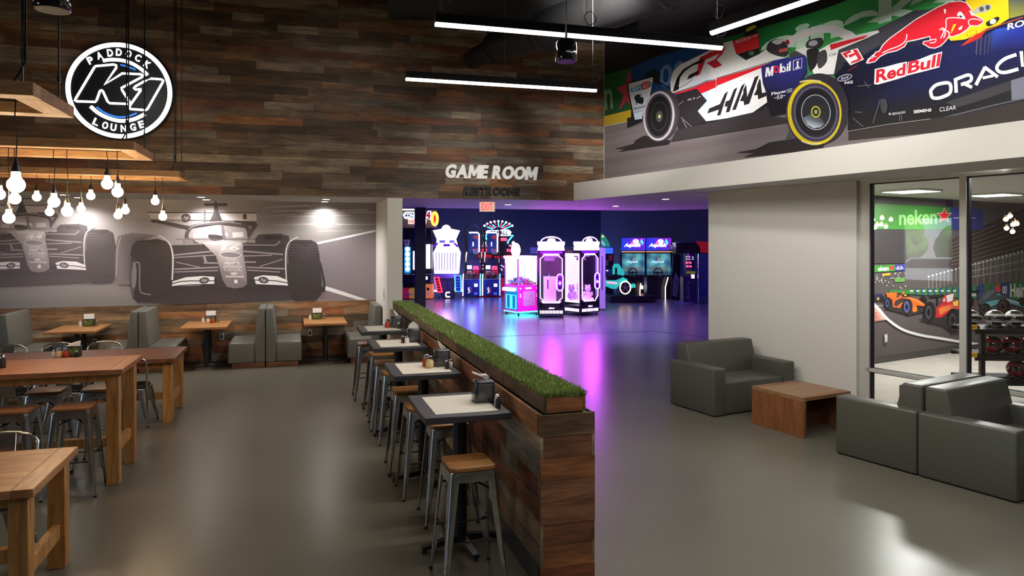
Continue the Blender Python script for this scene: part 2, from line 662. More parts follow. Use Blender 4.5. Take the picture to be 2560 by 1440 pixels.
# plank floor strip under the booths
mb = MB()
rr = random.Random(5)
for j in range(8):
    y0 = 13.28 + j * 0.13
    x = -9.5
    while x < 1.5:
        L = rr.uniform(0.5, 1.4)
        x1 = min(x + L, 1.5)
        c = rr.choice([S(60, 50, 42), S(76, 64, 54), S(50, 43, 38), S(88, 76, 64), S(68, 60, 54)])
        mb.box(x + .001, x1 - .001, y0 + .001, min(y0 + 0.129, YM - .01), 0.0, 0.004, col=c)
        x = x1
struct(mb.build('floor_booth_planks', PLANK, smooth=False, attr=True))

# dark threshold seam across the passage
mb = MB()
seam = [(4.2, 16.05), (8.41, 15.85), (9.25, 13.8)]
for (xa, ya), (xb, yb) in zip(seam, seam[1:]):
    dx, dy = xb - xa, yb - ya
    L = hypot(dx, dy)
    nx, ny = -dy / L * 0.022, dx / L * 0.022
    mb.add([(xa - nx, ya - ny, 0.003), (xb - nx, yb - ny, 0.003), (xb + nx, yb + ny, 0.003), (xa + nx, ya + ny, 0.003)], [(0, 1, 2, 3)])
struct(mb.build('floor_seam', mat('seam_strip', S(30, 28, 40), 0.5), smooth=False))

mb = MB()
mb.box(-9.6, 12, -6.1, 13.4, CEIL, CEIL + 0.1)
struct(mb.build('ceiling', DARK, smooth=False))

# wood-clad wall above the soffit line
mb = MB()
mb.box(-9.5, M0[0] + 0.2, YW, YW + 0.2, ZS + 0.02, CEIL, col=S(30, 24, 20))
planks(mb, WW.p, 0.0, M0[0] + 9.5, ZS, CEIL, row=0.128, rust=0.11, grey=0.26)
struct(mb.build('wall_back', PLANK, smooth=False, attr=True))

# niche: back wall, ceiling, column
mb = MB()
mb.box(-9.5, 1.6, YM, YM + 0.1, 0, ZS + 0.1)
struct(mb.build('wall_niche', WHITE, smooth=False))
mb = MB()
planks(mb, NW.p, 0.0, 11.03, 0.0, 1.045, row=0.128, rust=0.34, grey=0.14, rnd=random.Random(4), gain=1.4)
struct(mb.build('wall_niche_wainscot', PLANK, smooth=False, attr=True))
mb = MB()
mb.box(-9.5, 1.54, YW + 0.001, YM, ZS, ZS + 0.1)
struct(mb.build('ceiling_niche', WHITE2, smooth=False))
mb = MB()
mb.rbox(1.53, 1.795, YW - 0.01, YM + 0.3, 0, ZS, 0.006, 1)
struct(mb.build('wall_column', WHITE))

# lower ceiling over the passage and the rooms beside it
mb = MB()


def slab(mb, poly, z0, z1):
    k = len(poly)
    mb.add([(x, y, z0) for x, y in poly] + [(x, y, z1) for x, y in poly],
           [tuple(range(k - 1, -1, -1)), tuple(range(k, 2 * k))] + [(i, (i + 1) % k, (i + 1) % k + k, i + k) for i in range(k)])


U = 18.6
gend = (G0[0] + gdx * 16, G0[1] + gdy * 16)
slab(mb, [(1.795, YW + 0.001), (B0[0] + bdx * 0.01, B0[1]), (B0[0] + bdx * U, B0[1] + bdy * U), (gend[0] - gdy * 0.0 + 0.02, gend[1]), (G0[0] + 0.02, G0[1]),
          (10.2, 13.6), (8.45, 16.0), (1.795, 16.2)], ZS, ZS + 0.12)
struct(mb.build('ceiling_passage', WHITE2, smooth=False))

# bulkhead band under the printed wall
mb = MB()
mb.add([BW.p(0, ZS + .004, 0), BW.p(U, ZS + .004, 0), BW.p(U, 3.283, 0), BW.p(0, 3.283, 0), BW.p(-.1, ZS + .004, -0.75), BW.p(U, ZS + .004, -0.75), BW.p(U, 3.283, -0.75), BW.p(-.1, 3.283, -0.75)],
       [(0, 1, 2, 3), (3, 2, 6, 7), (4, 5, 1, 0), (5, 4, 7, 6), (0, 3, 7, 4), (1, 5, 6, 2)])
struct(mb.build('trim_bulkhead', WHITE, smooth=False))
# wall behind the big print
mb = MB()
mb.add([MW.p(-.1, 3.2, 0), MW.p(U, 3.2, 0), MW.p(U, CEIL, 0), MW.p(-.1, CEIL, 0), MW.p(-.1, 3.2, -.15), MW.p(U, 3.2, -.15), MW.p(U, CEIL, -.15), MW.p(-.1, CEIL, -.15)],
       [(0, 1, 2, 3), (3, 2, 6, 7), (4, 5, 1, 0), (5, 4, 7, 6), (0, 3, 7, 4), (1, 5, 6, 2)])
struct(mb.build('wall_right_upper', WHITE, smooth=False))

# white wall left of the glazing
uj = GW.uz(2141, 600)[0]
uf = GW.uz(2160, 600)[0]
um0, um1 = GW.uz(2392, 600)[0], GW.uz(2409, 600)[0]


def wallbox(mb, Wl, u0, u1, z0, z1, d0, d1, mi=0, col=None):
    mb.add([Wl.p(u0, z0, d1), Wl.p(u1, z0, d1), Wl.p(u1, z1, d1), Wl.p(u0, z1, d1), Wl.p(u0, z0, d0), Wl.p(u1, z0, d0), Wl.p(u1, z1, d0), Wl.p(u0, z1, d0)],
           [(0, 1, 2, 3), (3, 2, 6, 7), (4, 5, 1, 0), (5, 4, 7, 6), (0, 3, 7, 4), (1, 5, 6, 2)], mi, None, col)


mb = MB()
wallbox(mb, GW, 0, uj, 0, ZS, -0.16, 0)
struct(mb.build('wall_right_lower', WHITE, smooth=False))

# glazed screen: frame members, panes
zhead = GW.uz(2165, 458.5)[1]
zr0, zr1 = GW.uz(2160, 928.6)[1], GW.uz(2160, 920)[1]
umend = 15.2
fr = MB()
wallbox(fr, GW, uj, umend, zhead, ZS, -0.16, -0.05)                 # head
wallbox(fr, GW, uj, uf + 0.035, 0, zhead, -0.16, -0.05)             # jamb
wallbox(fr, GW, um0, um1, 0, zhead, -0.16, -0.05)                   # mullion
u2 = um1 + (um1 - uf)
while u2 < umend:
    wallbox(fr, GW, u2, u2 + 0.06, 0, zhead, -0.16, -0.05)
    u2 += 1.6
wallbox(fr, GW, uf, umend, zr0, zr1, -0.16, -0.05)                  # transom rail
wallbox(fr, GW, uf, umend, 0, 0.06, -0.16, -0.05)
gk = MB()
for (a, c) in ((uf + 0.035, um0), (um1, um1 + 1.4)):
    for (za, zb) in ((zr1, zhead), (0.06, zr0)):
        wallbox(gk, GW, a, a + 0.018, za, zb, -0.13, -0.075)
        wallbox(gk, GW, a, c, zb - 0.012, zb, -0.13, -0.075)
        wallbox(gk, GW, a, c, za, za + 0.008, -0.13, -0.075)
win = struct(fr.build('window_1', SATIN, smooth=False))
g_ = gk.build('gasket', GASKET, win, smooth=False)
GLASS = bpy.data.materials.new('clear_glass')
GLASS.use_nodes = True
nt = GLASS.node_tree
nt.nodes.remove(nt.nodes['Principled BSDF'])
tr = nt.nodes.new('ShaderNodeBsdfTransparent')
tr.inputs[0].default_value = (0.94, 0.96, 0.95, 1)
gl = nt.nodes.new('ShaderNodeBsdfGlossy')
gl.inputs['Roughness'].default_value = 0.0
lw = nt.nodes.new('ShaderNodeLayerWeight')
lw.inputs['Blend'].default_value = 0.5
pw_ = nt.nodes.new('ShaderNodeMath')
pw_.operation = 'POWER'
pw_.inputs[1].default_value = 5
nt.links.new(lw.outputs['Facing'], pw_.inputs[0])
fz = nt.nodes.new('ShaderNodeMath')
fz.operation = 'MULTIPLY_ADD'
fz.inputs[1].default_value = 0.9
fz.inputs[2].default_value = 0.043
nt.links.new(pw_.outputs[0], fz.inputs[0])
mx = nt.nodes.new('ShaderNodeMixShader')
fm = nt.nodes.new('ShaderNodeMath')
fm.operation = 'MULTIPLY'
fm.inputs[1].default_value = 1.9        # two faces of a pane
nt.links.new(fz.outputs[0], fm.inputs[0])
nt.links.new(fm.outputs[0], mx.inputs[0])
nt.links.new(tr.outputs[0], mx.inputs[1])
nt.links.new(gl.outputs[0], mx.inputs[2])
nt.links.new(mx.outputs[0], nt.nodes['Material Output'].inputs[0])
for (a, c) in ((uf + 0.035, um0), (um1, um1 + 1.4)):
    for (za, zb) in ((zr1, zhead), (0.06, zr0)):
        pm = MB()
        pm.add([GW.p(a, za, -0.1), GW.p(c, za, -0.1), GW.p(c, zb, -0.1), GW.p(a, zb, -0.1)], [(0, 1, 2, 3)])
        pm.build('glass_pane', GLASS, win, smooth=False)

# room behind the glazing
R0 = at(2175.6, 912, 0)
gpx, gpy = -gdy, gdx                 # perpendicular, into the room
RW = Wall(R0[0] - gpx * 3.0, R0[1] - gpy * 3.0, gpx, gpy)
mb = MB()
wallbox(mb, RW, 0, 20, 0, 3.02, -0.12, 0)
struct(mb.build('wall_briefing_far', WHITE, smooth=False))
mb = MB()
wallbox(mb, RW, 2.0, 20, 0, 0.11, 0, 0.012)
struct(mb.build('baseboard_briefing', mat('rubber_base', S(62, 60, 60), 0.5), smooth=False))
mb = MB()
slab(mb, [GW.p(-1.2, 0, -0.15)[:2], GW.p(15.5, 0, -0.15)[:2], GW.p(15.5, 0, -16)[:2], GW.p(-5, 0, -16)[:2]], 3.02, 3.1)
struct(mb.build('ceiling_briefing', mat('ceiling_tile', S(214, 211, 206), 0.8), smooth=False))
mb = MB()
slab(mb, [GW.p(0.6, 0, -0.17)[:2], GW.p(15.5, 0, -0.17)[:2], GW.p(15.5, 0, -15)[:2], GW.p(-2, 0, -15)[:2]], 0.0, 0.006)
struct(mb.build('floor_briefing', CONC, smooth=False))
mb = MB()
wallbox(mb, Wall(GW.p(0, 0, -15)[0], GW.p(0, 0, -15)[1], gdx, gdy), -4, 15.5, 0, 3.02, -0.1, 0)
struct(mb.build('wall_briefing_right', WHITE, smooth=False))

# game room shell
GRY = 32.0
mb = MB()
mb.box(1.5, 14.2, GRY, GRY + 0.15, 0, 5.0)
struct(mb.build('wall_game_back', NAVY, smooth=False))
mb = MB()
w_ = Wall(14.13, GRY, 5.0, -17.0)
wallbox(mb, w_, 0, 17.7, 0, 5.0, -0.15, 0)
struct(mb.build('wall_game_right', NAVY, smooth=False))
mb = MB()
mb.box(1.45, 1.6, 14.4, GRY, 0, 5.0)
struct(mb.build('wall_game_left', NAVY, smooth=False))
mb = MB()
mb.box(1.45, 19.5, 15.6, GRY + .2, 5.0, 5.1)
struct(mb.build('ceiling_game', NAVY, smooth=False))
# navy post at the edge of the game room
pc = ray(1050)
k_ = 16.1 / pc[1]
mb = MB()
mb.rbox(pc[0] * k_ - 0.11, pc[0] * k_ + 0.11, 15.98, 16.2, 0, ZS, 0.006, 1)
struct(mb.build('wall_post', mat('navy_post', S(44, 46, 76), 0.5)))

# shell behind and beside the viewer
mb = MB()
GREYP = mat('grey_paint', S(120, 114, 106), 0.7)
WY0, WY1, WZ0, WZ1 = 10.3, 11.75, 0.9, 2.98         # side window
mb.box(-9.6, -9.45, 3.0, WY0, 0, CEIL)
mb.box(-9.6, -9.45, -6.1, 0.6, 0, CEIL)
mb.box(-9.6, -9.45, 0.6, 3.0, 0, .9)
mb.box(-9.6, -9.45, 0.6, 3.0, 2.4, CEIL)
mb.box(-9.6, -9.45, WY1, YM + .1, 0, CEIL)
mb.box(-9.6, -9.45, WY0, WY1, 0, WZ0)
mb.box(-9.6, -9.45, WY0, WY1, WZ1, CEIL)
struct(mb.build('wall_left', GREYP, smooth=False))
mb = MB()
for q in ((WY0, WY0 + .05, WZ0, WZ1), (WY1 - .05, WY1, WZ0, WZ1), (WY0, WY1, WZ0, WZ0 + .05), (WY0, WY1, WZ1 - .05, WZ1)):
    mb.box(-9.58, -9.47, *q)
w2 = struct(mb.build('window_2', SATIN, smooth=False))
mb = MB()
mb.add([(-9.52, WY0 + .05, WZ0 + .05), (-9.52, WY1 - .05, WZ0 + .05), (-9.52, WY1 - .05, WZ1 - .05), (-9.52, WY0 + .05, WZ1 - .05)], [(0, 1, 2, 3)])
mb.build('glass_pane', GLASS, w2, smooth=False)
mb = MB()
mb.box(-9.6, 22, -6.2, -6.1, 0, 7)
struct(mb.build('wall_front', GREYP, smooth=False))
mb = MB()
mb.box(21.9, 22, -6.1, 33, 0, 7)
struct(mb.build('wall_far_right', GREYP, smooth=False))
mb = MB()
mb.box(-9.6, 22, 32.9, 33, 0, 7)
mb.box(-9.6, -9.5, YM + .1, 33, 0, 7)
struct(mb.build('wall_far_back', GREYP, smooth=False))
mb = MB()
mb.box(-9.6, 22, -6.2, 33, 7, 7.1)
struct(mb.build('ceiling_roof', DARK, smooth=False))
mb = MB()
mb.box(1.45, 8.5, 16.2, 16.3, ZS, 5.1)
mb.add([(8.5, 16.2, ZS), (10.3, 13.6, ZS), (10.3, 13.6, 5.1), (8.5, 16.2, 5.1)], [(0, 1, 2, 3)])
struct(mb.build('wall_game_front', NAVY, smooth=False))
# ================================================================== bar stools
def rrect(w, d, r, n=4):
    pts = []
    for (cx, cy, a0) in ((w - r, d - r, 0), (-w + r, d - r, pi / 2), (-w + r, -d + r, pi), (w - r, -d + r, 3 * pi / 2)):
        for k in range(n + 1):
            a = a0 + k * pi / 2 / n
            pts.append((cx + r * cos(a), cy + r * sin(a)))
    return pts


def pillow(mb, w, d, r, z0, z1, e=0.008, mi=0):
    """flat slab with rounded plan corners and eased edges"""
    secs = [(z0, -e), (z0 + e, 0), (z1 - e, 0), (z1 - e * .3, -e * .5), (z1, -e * 1.4)]
    vs, fs = [], []
    n = None
    for z, o in secs:
        p = rrect(w + o, d + o, max(r + o, 0.003))
        n = len(p)
        vs += [(x, y, z) for x, y in p]
    for i in range(len(secs) - 1):
        for j in range(n):
            fs.append((i * n + j, i * n + (j + 1) % n, (i + 1) * n + (j + 1) % n, (i + 1) * n + j))
    fs.append(tuple(range(n - 1, -1, -1)))
    fs.append(tuple((len(secs) - 1) * n + j for j in range(n)))
    mb.add(vs, fs, mi)


def sheet_leg(mb, sx, sy, ztop, top, bot, wt, wb, zfoot=0.13):
    """folded sheet-metal leg: a quarter-round corner tapering from the seat skirt to a short round foot"""
    secs = []
    zs = [ztop, ztop - 0.06, ztop * 0.55, zfoot + 0.05, zfoot]
    for z in zs:
        t = (ztop - z) / ztop
        cx, cy = top + (bot - top) * t, top + (bot - top) * t
        w = wt + (wb - wt) * min(1, t * 1.15)
        r = w * 0.55
        out = []
        out.append((cx - w, cy))
        for k in range(5):
            a = pi / 2 - k * pi / 8
            out.append((cx - r + r * cos(a), cy - r + r * sin(a)))
        out.append((cx, cy - w))
        th_ = 0.004
        inn = [(x - th_, y - th_) for x, y in reversed(out)]
        secs.append([(sx * x, sy * y, z) for x, y in out + inn])
    n = len(secs[0])
    vs = [v for s_ in secs for v in s_]
    fs = []
    for i in range(len(secs) - 1):
        for j in range(n):
            fs.append((i * n + j, i * n + (j + 1) % n, (i + 1) * n + (j + 1) % n, (i + 1) * n + j))
    fs += [tuple(range(n)), tuple((len(secs) - 1) * n + j for j in range(n))]
    mb.add(vs, fs)
    t0 = (ztop - zfoot - 0.04) / ztop
    c0 = top + (bot - top) * t0 - wb * 0.45
    c1 = bot - wb * 0.3
    mb.tube([(sx * c0, sy * c0, zfoot + 0.04), (sx * (c0 + (c1 - c0) * .6), sy * (c0 + (c1 - c0) * .6), 0.06), (sx * c1, sy * c1, 0.012)], [0.013, 0.0125, 0.012], 10)
    ft = MB()
    ft.lathe([(0.0135, 0.0), (0.0145, 0.004), (0.0135, 0.016)], 10, c=(sx * c1, sy * c1, 0))
    return ft


def stool_proto(label, group, seatm):
    t = thing('bar_stool', label, 'stool', group=group)
    mb = MB()
    pillow(mb, 0.15, 0.15, 0.034, 0.735, 0.764, 0.004)
    mb.build('seat', seatm, t)
    mb = MB()
    # skirt under the seat
    secs = []
    for z, w in ((0.735, 0.152), (0.70, 0.158), (0.672, 0.160)):
        secs.append([(x, y, z) for x, y in rrect(w, w, 0.045)])
    n = len(secs[0])
    vs = [v for q in secs for v in q]
    fs = [(i * n + j, i * n + (j + 1) % n, (i + 1) * n + (j + 1) % n, (i + 1) * n + j) for i in range(2) for j in range(n)]
    fs.append(tuple(range(n)))
    mb.add(vs, fs)
    mb.build('seat_skirt', STEEL, t)
    for sx, sy in ((1, 1), (-1, 1), (-1, -1), (1, -1)):
        mb = MB()
        ft = sheet_leg(mb, sx, sy, 0.73, 0.154, 0.212, 0.062, 0.03)
        lg = mb.build('leg', STEEL, t)
        ft.build('rubber_foot', BLACKP, lg)
    mb = MB()
    for z, e in ((0.30, 0.172), (0.345, 0.168)):
        r = 0.006
        if z < 0.32:
            mb.tube([(-e, -e, z), (e, -e, z)], r, 8)
            mb.tube([(-e, e, z), (e, e, z)], r, 8)
        else:
            mb.tube([(-e, -e, z), (-e, e, z)], r, 8)
            mb.tube([(e, -e, z), (e, e, z)], r, 8)
    mb.build('footrest', STEELD, t)
    mb = MB()
    for s in (1, -1):
        mb.tube([(-0.135, -0.135 * s, 0.60), (0, 0, 0.655), (0.135, 0.135 * s, 0.60)], 0.007, 8)
    mb.build('cross_brace', STEELD, t)
    return t


stool = stool_proto('steel bar stool with wooden seat standing nearest, in front of the nearest pony wall table', 'steel bar stools along the pony wall tables', SEATW)
stool.location = (1.085, 4.60, 0)
stool.rotation_euler.z = 0.03
for (x, y, r, lb) in (
        (1.17, 5.67, -.02, 'steel bar stool with wooden seat tucked behind the nearest pony wall table'),
        (1.08, 6.30, .03, 'steel bar stool tucked in front of the second pony wall table from the camera'),
        (1.06, 7.00, -.03, 'steel bar stool behind the second pony wall table, its whole wooden seat front showing'),
        (1.07, 8.03, .02, 'steel bar stool in front of the third pony wall table from the camera'),
        (1.06, 8.66, -.02, 'steel bar stool behind the third pony wall table, under the edge of it'),
        (1.07, 9.40, .03, 'steel bar stool in front of the farthest pony wall table'),
        (1.00, 10.36, 0.0, 'steel bar stool behind the farthest pony wall table, nearest the booths')):
    dup(stool, (x, y, 0), r, lb)
s2 = stool_proto('steel bar stool with brown wooden seat, right one in front of the high communal table', 'steel bar stools at the high communal table', SEATD)
s2.location = (-1.85, 7.16, 0)
s2.rotation_euler.z = 0.02
for (x, y, r, lb) in (
        (-2.31, 7.16, -.03, 'steel bar stool in front of the high communal table, cut by the left picture edge'),
        (-2.30, 7.98, .02, 'steel bar stool behind the high communal table, left of its pair'),
        (-1.83, 7.98, -.02, 'steel bar stool behind the high communal table, half hidden by the near table leg')):
    dup(s2, (x, y, 0), r, lb)

# ================================================================== cafe chairs
CUSH = mat('black_seat_pad', S(30, 30, 32), 0.6)
chair = thing('metal_chair', 'steel cafe chair with black pad, back to the camera, right of the high table legs', 'chair', group='steel cafe chairs')
mb = MB()
pillow(mb, 0.18, 0.18, 0.06, 0.43, 0.45)
mb.build('seat', STEEL, chair)
mb = MB()
pillow(mb, 0.165, 0.165, 0.08, 0.45, 0.485, 0.014)
mb.build('seat_pad', CUSH, chair)
for sx, sy in ((1, 1), (-1, 1), (-1, -1), (1, -1)):
    mb = MB()
    ft = sheet_leg(mb, sx, sy, 0.44, 0.182, 0.225, 0.095, 0.028, 0.10)
    lg = mb.build('leg', STEEL, chair)
    ft.build('rubber_foot', BLACKP, lg)
mb = MB()
hoop = [(-0.19, -0.17, 0.44), (-0.205, -0.20, 0.60), (-0.205, -0.235, 0.76)]
for k in range(9):
    a = pi - k * pi / 8
    hoop.append((0.205 * cos(a) * (1 - 0.06 * sin(a)), -0.245 - 0.02 * sin(a), 0.775 + 0.075 * sin(a)))
hoop += [(0.205, -0.235, 0.76), (0.205, -0.20, 0.60), (0.19, -0.17, 0.44)]
mb.tube(hoop, 0.0125, 10)
mb.build('back_hoop', STEEL, chair)
mb = MB()
mb.rbox(-0.075, 0.075, -0.006, 0.006, 0, 0.42, 0.004, 1, M=Matrix.Translation((0, -0.172, 0.44)) @ Matrix.Rotation(radians(11.5), 4, 'X'))
mb.rbox(-0.045, 0.045, -0.011, -0.006, 0.05, 0.36, 0.004, 1, M=Matrix.Translation((0, -0.172, 0.44)) @ Matrix.Rotation(radians(11.5), 4, 'X'))
mb.build('back_splat', STEEL, chair)
chair.location = (-1.86, 9.62, 0)
chair.rotation_euler.z = -0.08
for (x, y, r, lb) in (
        (-2.55, 9.6, 0.05, 'steel cafe chair with black pad before the far table, seen between the stools'),
        (-3.1, 9.6, 0.0, 'steel cafe chair at the near side of the far table, seen behind the left stool'),
        (-2.45, 10.62, pi, 'steel cafe chair behind the far table, hoop right of the green napkin caddy'),
        (-3.0, 10.62, pi - .05, 'steel cafe chair behind the far table, hoop left of the green napkin caddy'),
        (-3.55, 10.6, pi + .05, 'steel cafe chair behind the far table, its hoop at the left picture edge'),
        (-1.93, 5.62, pi + .1, 'steel cafe chair behind the nearest communal table, its hoop above the tabletop')):
    dup(chair, (x, y, 0), r, lb)


# ================================================================== communal tables
def communal(label, xr, y0, y1, ztop, L=2.6, thick=0.05, top=None, tc=None):
    t = thing('communal_table', label, 'table', (xr, y0, 0), group='long wooden communal tables')
    D = y1 - y0
    mb = MB()
    n = 7
    for k in range(n):
        mb.rbox(-L, -0.115, D * k / n + .0006, D * (k + 1) / n - .0006, ztop - thick, ztop, 0.002, 1)
    mb.build('tabletop', top or TABLEW, t)
    mb = MB()
    mb.rbox(-0.114, 0, 0, D, ztop - thick, ztop, 0.003, 1)
    mb.build('breadboard_end', wood_mat('table_end_oak', *(tc or (S(140, 90, 54), S(202, 146, 98))), 'y', 0.8, 0.32, 0.02), t)
    mb = MB()
    for yy in (0.07, D - 0.11):
        mb.box(-L + .1, -0.1, yy, yy + 0.04, ztop - thick - 0.07, ztop - thick)
    mb.box(-0.14, -0.1, 0.1, D - 0.1, ztop - thick - 0.07, ztop - thick)
    mb.build('apron', TABLEWY, t)
    lw = 0.105
    for x in (-0.04 - lw, -L + 0.06):
        for y in (0.05, D - 0.05 - lw):
            mb = MB()
            mb.rbox(x, x + lw, y, y + lw, 0, ztop - thick, 0.004, 1)
            mb.build('leg', TABLEWY, t)
    mb = MB()
    zz = 0.26 if ztop > 0.9 else 0.2
    for x in (-0.04 - lw * .72, -L + 0.06 + lw * .28):
        mb.rbox(x, x + lw * .45, 0.05 + lw, D - 0.05 - lw, zz, zz + 0.10, 0.003, 1)
    mb.rbox(-L + 0.1, -0.1, D / 2 - 0.03, D / 2 + 0.03, zz, zz + 0.09, 0.003, 1)
    mb.build('stretcher', TABLEWY, t)
    return t


communal('long wooden communal table nearest the camera, cut by the left picture edge', -1.44, 4.76, 5.66, 0.775)
communal('tall wooden communal table with bar stools, middle of the three', -1.48, 7.2, 8.06, 1.05, thick=0.045, top=TABLEB, tc=(S(134, 82, 54), S(188, 128, 90)))
communal('long dark-topped wooden communal table before the booths, holding a green napkin caddy', -1.385, 9.5, 10.55, 0.785, top=TABLEC, tc=(S(92, 60, 46), S(138, 92, 70)))

# ================================================================== pony wall with grass
PX0, PX1, PY0, PY1, PZ = 1.475, 1.845, 4.27, 11.75, 1.105
pony = thing('pony_wall', 'low partition clad in reclaimed boards with a planter ledge of artificial grass', 'partition', (0, 0, 0))
pr = random.Random(21)
mb = MB()
mb.box(PX0 + .02, PX1 - .02, PY0 + .02, PY1, 0.0, PZ - .012, col=S(40, 32, 26))
planks(mb, lambda u, z, d: (PX0 + 0.02 - d, u, z), PY0 + .003, PY1, 0.15, PZ, row=0.137, lmin=.35, lmax=1.3, rust=.14, grey=.24, redmix=.12, rnd=pr, gain=1.45)
planks(mb, lambda u, z, d: (PX1 - 0.02 + d, u, z), PY0 + .003, PY1, 0.0, PZ, row=0.137, rust=.14, grey=.24, redmix=.1, rnd=pr, gain=1.45)
mb.build('side_cladding', PLANKY, pony, smooth=False, attr=True)
mb = MB()
planks(mb, lambda u, z, d: (u, PY0 + 0.02 - d, z), PX0, PX1, 0.0, PZ, row=0.137, lmin=3, lmax=3.1, rust=.5, grey=.05, redmix=.2, rnd=random.Random(9), gain=1.35)
mb.build('end_cladding', PLANK, pony, smooth=False, attr=True)
mb = MB()
LX0, LX1, LY0, LZ = 1.515, 1.80, 4.315, 1.205
planks(mb, lambda u, z, d: (LX0 + 0.018 - d, u, z), LY0, PY1 - .05, PZ, LZ, row=0.2, lmin=.8, lmax=1.9, rust=.1, grey=.1, rnd=pr, gain=1.45)
planks(mb, lambda u, z, d: (LX1 - 0.018 + d, u, z), LY0, PY1 - .05, PZ, LZ, row=0.2, lmin=.8, lmax=1.9, rust=.1, grey=.1, rnd=pr, gain=1.45)
mb.box(LX0 + .017, LX1 - .017, LY0 + .017, PY1 - .06, PZ - .01, LZ - .005, col=S(60, 50, 40))
mb.build('ledge', PLANKY, pony, smooth=False, attr=True)
mb = MB()
planks(mb, lambda u, z, d: (u, LY0 + 0.018 - d, z), LX0, LX1, PZ, LZ, row=0.2, lmin=3, lmax=3.1, rust=.1, grey=.5, rnd=random.Random(2), gain=1.45)
mb.build('ledge_end', PLANK, pony, smooth=False, attr=True)
mb = MB()
mb.box(PX0 - .004, PX0 + 0.03, PY0 + .03, PY1, 0.0, 0.15)
mb.build('baseboard', mat('dark_base', S(48, 50, 54), 0.5), pony, smooth=False)

gr = random.Random(3)
mb = MB()
ys = PY1 - .06 - LY0
N = 46000
for i in range(N):
    # more blades towards the near end, where single blades show
    t = gr.random() ** 1.35
    x = LX0 + gr.random() * (LX1 - LX0)
    y = LY0 + t * ys
    h = gr.uniform(0.026, 0.046)
    a = gr.uniform(0, 2 * pi)
    w = gr.uniform(0.0016, 0.003) * (1 + 1.3 * t)
    lx, ly = gr.gauss(0, 0.013), gr.gauss(0, 0.013)
    dx, dy = cos(a) * w, sin(a) * w
    g = gr.uniform(0.75, 1.2)
    c = gr.choice([S(104, 124, 58), S(88, 112, 50), S(128, 144, 76), S(74, 96, 46), S(146, 156, 94)])
    c = tuple(k * g * 1.5 for k in c)
    mb.add([(x - dx, y - dy, LZ), (x + dx, y + dy, LZ), (x + dx * .6 + lx * .5, y + dy * .6 + ly * .5, LZ + h * .65), (x + lx, y + ly, LZ + h)], [(0, 1, 2), (0, 2, 3)], 0, None, c)
GRASSM = print_mat('grass_fibre', 0.55)
g = mb.build('artificial_grass', GRASSM, smooth=False, attr='flat')
tag(g, 'strip of green artificial grass along the top of the low partition', 'grass', kind='stuff')


# ================================================================== bar tables along the pony wall
def bar_table():
    t = thing('bar_table', 'square bar table nearest the camera, black edge and cream centre, against the pony wall', 'table', group='bar tables along the pony wall')
    w, d = 0.30, 0.375
    mb = MB()
    mb.rbox(-w, w, -d, d, 0.98, 1.025, 0.004, 1)
    tp = mb.build('tabletop', CHAR, t)
    mb = MB()
    mb.box(-w + 0.09, w - 0.07, -d + 0.09, d - 0.095, 1.0245, 1.0262)
    mb.build('inlay', CREAM, tp, smooth=False)
    mb = MB()
    mb.lathe([(0.05, 0.05), (0.05, 0.975)], 20, c=(0.02, 0, 0))
    mb.lathe([(0.11, 0.97), (0.11, 0.98)], 20, c=(0.02, 0, 0))
    mb.build('pedestal', BLACK, t)
    mb = MB()
    for k in range(4):
        M = Matrix.Translation((0.02, 0, 0)) @ Matrix.Rotation(k * pi / 2 + 0.18, 4, 'Z')
        mb.add([(0.03, -.03, .035), (0.29, -.022, .02), (0.29, .022, .02), (0.03, .03, .035), (0.03, -.03, .085), (0.29, -.022, .042), (0.29, .022, .042), (0.03, .03, .085)],
               [(3, 2, 1, 0), (4, 5, 6, 7), (0, 1, 5, 4), (1, 2, 6, 5), (2, 3, 7, 6), (3, 0, 4, 7)], 0, M)
        mb.lathe([(0.018, 0.0), (0.02, 0.006), (0.014, 0.022)], 10, c=(M @ Vector((0.275, 0, 0)))[:])
    mb.build('base', BLACK, t)
    return t


bt = bar_table()
BT = [(1.125, 5.10), (1.125, 6.65), (1.125, 8.34), (1.125, 9.82)]
bt.location = (BT[0][0], BT[0][1], 0)
for (x, y), lb in zip(BT[1:], ('square bar table second from the camera along the pony wall', 'square bar table third from the camera along the pony wall',
                              'square bar table farthest along the pony wall, next to the booths')):
    dup(bt, (x, y, 0), None, lb)

# ---- napkin dispensers, shakers
PAPER = mat('paper_napkin', S(240, 238, 234), 0.7)
SMOKE = mat('smoked_plastic', S(52, 52, 56), 0.12, spec=0.6, coat=0.3)
SALT = mat('salt', S(236, 232, 224), 0.6)
PEPPER = mat('pepper', S(46, 38, 34), 0.6)
CHEESE = mat('grated_cheese', S(232, 206, 150), 0.7)
CHILI = mat('chili_flakes', S(168, 62, 40), 0.7)


def dispenser(label):
    t = thing('napkin_dispenser', label, 'napkin dispenser', group='black napkin dispensers')
    mb = MB()
    mb.rbox(-0.08, 0.08, -0.068, 0.068, 0.0, 0.16, 0.018, 3, taper=(0.006, -0.006, 0.006, -0.006))
    mb.build('body', SMOKE, t)
    mb = MB()
    mb.rbox(-0.052, 0.052, -0.072, -0.062, 0.03, 0.135, 0.012, 2)
    mb.build('front_panel', mat('smoked_face', S(78, 78, 82), 0.16, spec=0.6), t)
    return t


